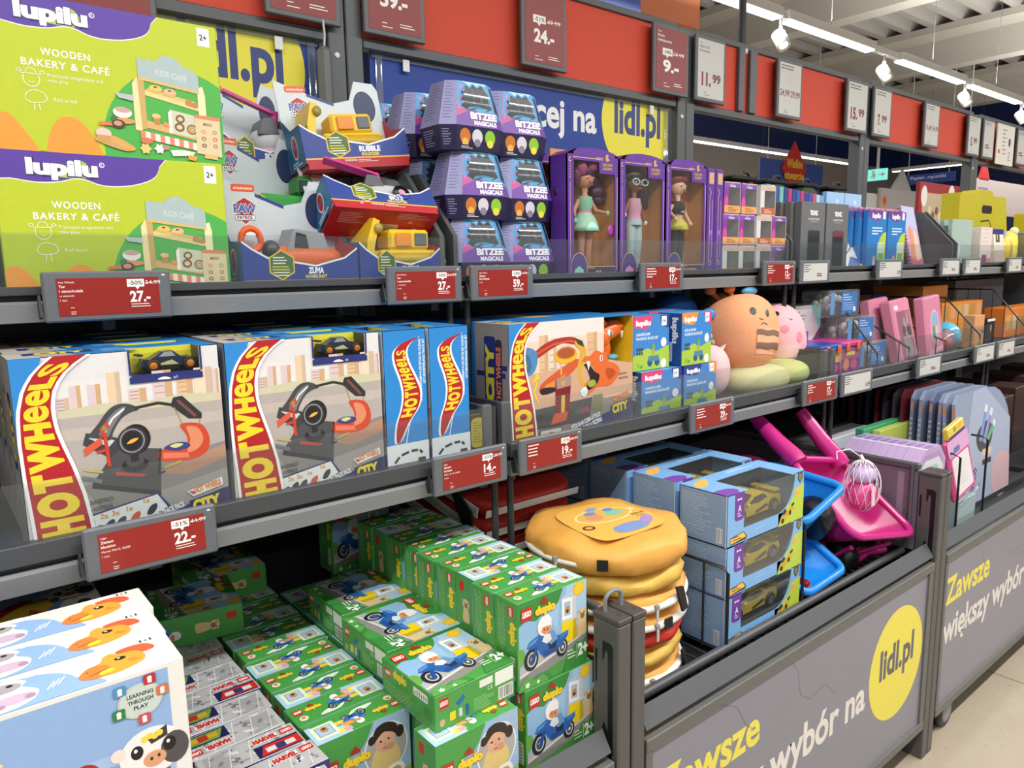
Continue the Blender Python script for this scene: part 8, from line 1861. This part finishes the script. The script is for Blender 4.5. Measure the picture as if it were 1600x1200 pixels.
for r in range(4):
    for l in range(3):
        loc = (1.466 + (0.0, 0.004, -0.006, 0.002)[r] + 0.003 * (l == 1), 1.002 + 0.158 * r, ZC + 0.1315 * l); lab = 'blue window box with a yellow car, %s layer of the %s row' % (CL[l], CROW[r])
        if first: kb.location = loc; kb['label'] = lab; first = False
        else: dup(kb, loc, R_((0, 1, -1, 0)[r]) if l == 2 else 0, lab)
def bin_wire(x, label, y0=0.985, h=0.22):
    b = MB(); m = frame_metal('#2b2c2f'); b.tube([(x, y0, ZC), (x, y0, ZC + h - 0.012), (x, y0 + 0.012, ZC + h), (x, y0 + 0.13, ZC + h), (x, y0 + 0.14, ZC + h - 0.01), (x, y0 + 0.14, ZC)], 0.0045, m, 8); b.rod((x, y0 + 0.07, ZC), (x, y0 + 0.07, ZC + h), 0.003, m, 6)
    single('wire_divider', b, label, 'divider', 'wire dividers')
bin_wire(1.452, 'black wire divider between the bag stack and the car boxes'); bin_wire(1.822, 'black wire divider at the right side of the car boxes', 1.0, 0.25)

# ---- toy wheelbarrows
def barrow(label, cor, tub_c, deep, full=True):
    t = thing('toy_wheelbarrow', label, 'toy wheelbarrow', (0, 0, 0), 0, 'toy wheelbarrows')
    m = mat(tub_c, rough=0.22, grain=0.02); A, B, C, D = [V(p) for p in cor]
    n = (B - A).cross(D - A).normalized()
    if n.z < 0: n = -n
    cen = (A + B + C + D) / 4
    def rr(corners, f, k=6):
        out = []
        for i in range(4):
            p, c, q = corners[i - 1], corners[i], corners[(i + 1) % 4]
            a0 = c + (p - c) * f; a1 = c + (q - c) * f
            for j in range(k + 1):
                u = j / k; out.append(a0 * (1 - u) ** 2 + c * 2 * u * (1 - u) + a1 * u ** 2)
        return out
    rim = rr([A, B, C, D], 0.16); low = rr([cen + (p - cen) * 0.66 - n * deep for p in (A, B, C, D)], 0.2)
    mid = [p.lerp(q, 0.5) + (p - cen) * 0.03 for p, q in zip(rim, low)]
    b = MB(); N = len(rim); loops = [rim, mid, low]
    vs = [p for L in loops for p in L] + [sum(low, V()) / N]
    fs = [(i * N + k, i * N + (k + 1) % N, (i + 1) * N + (k + 1) % N, (i + 1) * N + k) for i in range(2) for k in range(N)] + [(2 * N + k, 2 * N + (k + 1) % N, 3 * N) for k in range(N)]
    b.add(vs, fs, m, True)
    b.tube(rim, 0.012, m, 10, True); b.build('tub', t)
    ax = (C - D).normalized(); wc = D.lerp(C, 0.45) - n * (deep + 0.03) + V((0, 0.03, 0))
    if full == 'wheel': wc = D.lerp(C, 0.78) - n * (deep - 0.005) + V((0, 0.06, 0))
    if full:
        w_ = MB(); w_.lathe([(0.012, -0.034), (0.05, -0.034), (0.060, -0.026), (0.060, 0.026), (0.05, 0.034), (0.012, 0.034)], wc, ax, mat('#161618', rough=0.35), 28); w_.build('wheel', t)
    if full is True:
        for p, q in ((A.lerp(B, 0.06), V((2.10, 1.345, 1.128))), (B.lerp(A, 0.10), V((2.33, 1.315, 1.118)))):
            h = MB(); mid_ = p.lerp(q, 0.4); h.tube([p + n * 0.004 - (q - p) * 0.1, p + n * 0.006, mid_, q.lerp(mid_, 0.25), q], [0.030, 0.030, 0.027, 0.023, 0.021], m, 12); h.build('handle', t)
        f = MB(); s0, s1 = wc - ax * 0.042, wc + ax * 0.042
        f.tube([D.lerp(C, 0.2) - n * 0.06, s0, cen - n * deep - ax * 0.04], 0.008, m, 8); f.tube([C.lerp(D, 0.2) - n * 0.05, s1, cen - n * deep + ax * 0.04], 0.008, m, 8)
        f.tube([C.lerp(B, 0.25) - n * 0.03, C.lerp(B, 0.1) - n * 0.13, C.lerp(D, 0.35) - n * 0.155, D.lerp(C, 0.2) - n * 0.145], 0.010, m, 8); f.build('frame', t)
    return t
barrow('bright pink toy wheelbarrow with its handles up under the shelf', ((2.07, 1.195, 1.020), (2.385, 1.190, 0.958), (2.392, 0.945, 0.768), (2.075, 0.985, 0.822)), '#c22880', 0.115)
barrow('upper bright blue toy wheelbarrow right of the car boxes', ((1.835, 1.26, 0.955), (2.06, 1.26, 0.992), (2.06, 1.015, 0.972), (1.835, 1.01, 0.915)), '#1f86dc', 0.10, 'wheel')
barrow('lower bright blue toy wheelbarrow beside the right wire divider', ((1.835, 1.16, 0.80), (2.035, 1.15, 0.825), (2.035, 0.99, 0.735), (1.835, 0.995, 0.715)), '#1f86dc', 0.03, False)
b = MB(); b.tube([(2.10, 1.16, ZC + 0.0145), (2.25, 1.1, ZC + 0.0145), (2.38, 1.03, ZC + 0.0145)], 0.014, mat('#df3f97', rough=0.22, grain=0.02), 10); single('barrow_handle', b, 'loose bright pink handle lying behind the front rail', 'handle')
b = MB(); b.blob((2.0, 1.42, ZC + 0.16), (0.19, 0.17, 0.16), mat('#7a1f4c', rough=0.3), pw=4, n=24); single('toy_wheelbarrow', b, 'dark magenta upturned wheelbarrow tub behind the car boxes', 'toy wheelbarrow', 'toy wheelbarrows')
t = thing('netted_toys', 'white net bag of pink toys lying in the pink wheelbarrow', 'net bag', (2.232, 1.045, 0.925)); b = MB()
RN = Matrix.Rotation(R_(20), 3, 'X')
b.blob((0, 0, -0.02), (0.052, 0.046, 0.05), mat('#d9488f', rough=0.3), n=18); b.blob((0.0, 0.0, 0.045), (0.042, 0.038, 0.03), mat('#c9b0dc', rough=0.4), n=14); b.prism([(-0.03, -0.048, -0.04), (-0.012, -0.048, -0.04), (-0.012, -0.046, 0.02), (-0.03, -0.046, 0.02)], (0, 0.003, 0), '#efc9d2'); b.build('toy', t)
b = MB(); m = mat('#e6e2ea', rough=0.5)
def sh(th, ph): s = 0.058 * sin(th); return (s * cos(ph), s * 0.92 * sin(ph), 0.01 + 0.082 * cos(th))
for k in range(14):
    for sg in (1, -1): b.tube([sh(0.12 + 2.85 * i / 14, 2 * pi * k / 14 + sg * 1.1 * i / 14) for i in range(15)], 0.0011, m, 4)
b.tube([(0, 0, 0.09), (0.0, 0.01, 0.105)], 0.006, m, 6); b.build('net', t)
b = MB(); b.tube([(0, 0.01, 0.10), (-0.03, 0.03, 0.125), (-0.07, 0.05, 0.12), (-0.085, 0.04, 0.10)], 0.0016, mat('#efe6ec'), 6); b.build('string', t)
t = thing('red_toy_car', 'small red toy vehicle behind the right wire divider', 'toy car', (1.885, 1.035, ZC)); b = MB()
b.cbox((-0.03, -0.02, 0.012), (0.03, 0.02, 0.036), mat('#c9261e', rough=0.25), 0.006); b.cbox((-0.012, -0.018, 0.036), (0.016, 0.018, 0.052), mat('#8a1a16', rough=0.2), 0.005); bd = b.build('body', t)
for x in (-0.02, 0.02):
    for y in (-0.026, 0.018): q = MB(); q.lathe([(0, 0), (0.008, 0), (0.0085, 0.001), (0.015, 0.001), (0.015, 0.008), (0, 0.008)], (x, y, 0.0152), (0, 1, 0), '#d8342a', 14); q.build('wheel', t)

# ================================================================== third bin
b = MB(); b.bar((2.50, 1.05, ZB + 0.014), (3.86, 1.05, ZB + 0.014), 0.03, 0.026, frame_metal('#3a3c40')); b.bar((2.50, 1.5, ZB + 0.014), (3.86, 1.5, ZB + 0.014), 0.03, 0.026, frame_metal('#3a3c40')); single('bin_support', b, 'low grey support under the stationery boxes', 'support')
def case_box():
    t = thing('pencil_case_box', '', 'pencil case box', (0, 0, 0), 0, 'lilac pencil case boxes')
    b = MB(); w_, d, h = 0.235, 0.0275, 0.295
    b.prism([(0, 0, 0), (w_, 0, 0), (w_, 0, h - 0.03), (w_ - 0.05, 0, h + 0.022), (0.07, 0, h + 0.022), (0.0, 0, h - 0.028)], (0, d, 0), mat('#b7a0c9', rough=0.35))
    a = left_art(b, 0, d, 0, 0, h - 0.03, 27, 265); a.rect(1, 0, 25, 262, '#c9a0bd'); a.rect(2, 200, 23, 58, '#d3adc8'); a.lines(5, 240, 16, 6, 9, 2, '#e0c9da')
    f = front_art(b, 0, w_, 0, 0, h + 0.022, 100, 134); f.poly([(10, 0), (92, 0), (92, 104), (76, 118), (30, 118), (10, 100)], '#cfd3dc'); f.poly([(18, 0), (84, 0), (84, 96), (70, 108), (36, 108), (18, 94)], '#9fc2c0'); f.cloud([(26, 30), (30, 84), (52, 100), (74, 84), (76, 30)], '#c9d8a0', 4); f.cloud([(54, 20), (60, 70), (80, 80), (82, 20)], '#7a6a80', 4); f.poly([(10, 100), (30, 118), (76, 118), (92, 104), (92, 112), (78, 126), (28, 126), (8, 106)], '#a98fc0')
    k = top_art(b, 0.075, w_ - 0.055, 0, d, h + 0.022, 100, 24); k.ell(44, 12, 34, 9, '#8f78ac', 16); k.rect(0, 0, 12, 24, '#e2dcea')
    b.build('box', t); return t
pc = case_box()
for k in range(9):
    lab = 'lilac pencil case box behind the purple divider, %s from the front' % ORD[k]; loc = (2.505 + 0.002 * (k % 2), 1.0 + 0.0285 * k, ZB + 0.0275)
    if k == 0: pc.location = loc; pc['label'] = lab
    else: dup(pc, loc, 0, lab)
simple_box('green_pack', 'green flat pack lying upright behind the lilac boxes', 'pack', 2.70, 1.27, ZB + 0.0275, 0.36, 0.03, 0.325, '#3f9a6c')
simple_box('green_pack', 'lime and white flat pack beside the green one', 'pack', 2.76, 1.235, ZB + 0.0275, 0.30, 0.03, 0.315, '#b4c45a')
for k in range(5):
    def aw(a, b): a.lines(4, 13, 12, 2, 4, 1.6, '#a9a9b4'); a.rect(80, 8, 8, 6, '#c94a3a')
    simple_box('white_game_box', 'flat white box in the pile of the third bin, %s from the bottom' % ORD[k], 'game box', 2.56, 1.36, ZB + 0.0275 + 0.0565 * k, 0.42, 0.30, 0.056, '#d6d6e0', aw, 'flat white boxes')
    if k == 4: simple_box('black_game_box', 'flat black topped box on the white pile', 'game box', 2.50, 1.45, ZB + 0.0275 + 0.0565 * 5, 0.5, 0.3, 0.012, '#26282a')
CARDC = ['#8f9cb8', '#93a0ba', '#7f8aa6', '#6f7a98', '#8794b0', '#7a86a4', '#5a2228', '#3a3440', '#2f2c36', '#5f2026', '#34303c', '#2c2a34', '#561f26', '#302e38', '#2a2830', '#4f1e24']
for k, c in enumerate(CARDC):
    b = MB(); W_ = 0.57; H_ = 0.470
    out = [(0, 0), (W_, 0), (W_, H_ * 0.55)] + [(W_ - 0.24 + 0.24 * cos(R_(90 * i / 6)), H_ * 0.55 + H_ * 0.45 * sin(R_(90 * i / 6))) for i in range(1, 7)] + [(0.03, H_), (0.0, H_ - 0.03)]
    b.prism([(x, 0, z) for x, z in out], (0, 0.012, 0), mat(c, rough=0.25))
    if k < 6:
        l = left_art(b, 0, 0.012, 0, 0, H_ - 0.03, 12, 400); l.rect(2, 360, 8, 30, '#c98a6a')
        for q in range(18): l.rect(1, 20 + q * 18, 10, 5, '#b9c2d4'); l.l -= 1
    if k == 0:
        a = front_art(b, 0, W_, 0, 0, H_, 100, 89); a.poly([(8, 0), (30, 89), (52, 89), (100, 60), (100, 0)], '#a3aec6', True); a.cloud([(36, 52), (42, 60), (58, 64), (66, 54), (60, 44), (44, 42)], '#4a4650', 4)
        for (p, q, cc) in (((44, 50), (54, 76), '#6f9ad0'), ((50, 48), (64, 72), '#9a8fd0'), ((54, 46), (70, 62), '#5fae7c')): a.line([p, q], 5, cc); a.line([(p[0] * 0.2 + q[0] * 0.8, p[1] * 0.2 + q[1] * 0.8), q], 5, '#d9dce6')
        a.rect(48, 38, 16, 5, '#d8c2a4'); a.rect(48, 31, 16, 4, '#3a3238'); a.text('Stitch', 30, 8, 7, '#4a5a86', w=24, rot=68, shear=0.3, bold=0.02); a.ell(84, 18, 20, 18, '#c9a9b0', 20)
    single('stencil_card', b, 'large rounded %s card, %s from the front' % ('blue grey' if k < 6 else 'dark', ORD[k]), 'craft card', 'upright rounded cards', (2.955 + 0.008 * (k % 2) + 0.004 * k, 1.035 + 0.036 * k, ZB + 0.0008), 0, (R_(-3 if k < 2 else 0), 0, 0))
t = thing('drawing_board', 'pink toy drawing board leaning in front of the rounded cards', 'drawing board', (2.795, 0.972, ZB + 0.12), rot=(R_(-8), R_(-12), 0)); b = MB()
b.cbox((0, 0, 0), (0.175, 0.022, 0.225), mat('#d0538f', rough=0.3), 0.008); a = front_art(b, 0, 0.175, 0, 0, 0.225, 100, 128); a.rr(10, 10, 80, 78, 6, '#e9d4e2'); a.rr(16, 16, 68, 66, 3, '#d8d8d6'); a.lines(28, 70, 40, 8, 6, 0.8, '#a9a9b0'); a.rr(0, 92, 100, 36, 8, '#cfa0c9'); a.rr(24, 96, 30, 12, 5, '#6a6fa8'); b.build('board', t)
b = MB(); b.cbox((0.02, -0.002, 0.2255), (0.155, 0.018, 0.268), mat('#d9c04a', rough=0.35), 0.003); a = front_art(b, 0.02, 0.155, -0.002, 0.2255, 0.268, 100, 32); a.rect(0, 0, 100, 8, '#4a3a7a'); a.ell(40, 20, 10, 8, '#7fa04a', 12); a.ell(70, 20, 12, 8, '#e0a24a', 12); b.build('header_card', t)
b = MB(); b.cbox((-0.012, -0.0085, -0.012), (0.187, -0.0005, -0.0005), clear('#eef2f4', 0.1), 0.001); b.build('blister_edge', t)
b = MB(); b.cbox((2.80, 0.975, ZB + 0.0008), (2.98, 1.02, ZB + 0.118), mat('#a9bcc0', rough=0.35), 0.002); single('craft_pack', b, 'pale blue pack low behind the front rail, under the pink drawing board', 'craft pack')
bw = MB(); m = frame_metal('#232427')
bw.tube([(2.775, 0.965, ZB), (2.775, 0.965, ZB + 0.29), (2.775, 0.99, ZB + 0.30), (2.775, 1.03, ZB + 0.30)], 0.004, m, 7); bw.tube([(2.775, 0.965, ZB + 0.005), (3.02, 0.965, ZB + 0.005)], 0.004, m, 7); bw.tube([(3.02, 0.965, ZB), (3.02, 0.965, ZB + 0.315), (3.02, 0.985, ZB + 0.325), (3.02, 1.02, ZB + 0.325)], 0.004, m, 7)
single('wire_divider', bw, 'black wire frame around the pink drawing board', 'divider', 'wire dividers')
# fourth bin: brown cartons in the dark
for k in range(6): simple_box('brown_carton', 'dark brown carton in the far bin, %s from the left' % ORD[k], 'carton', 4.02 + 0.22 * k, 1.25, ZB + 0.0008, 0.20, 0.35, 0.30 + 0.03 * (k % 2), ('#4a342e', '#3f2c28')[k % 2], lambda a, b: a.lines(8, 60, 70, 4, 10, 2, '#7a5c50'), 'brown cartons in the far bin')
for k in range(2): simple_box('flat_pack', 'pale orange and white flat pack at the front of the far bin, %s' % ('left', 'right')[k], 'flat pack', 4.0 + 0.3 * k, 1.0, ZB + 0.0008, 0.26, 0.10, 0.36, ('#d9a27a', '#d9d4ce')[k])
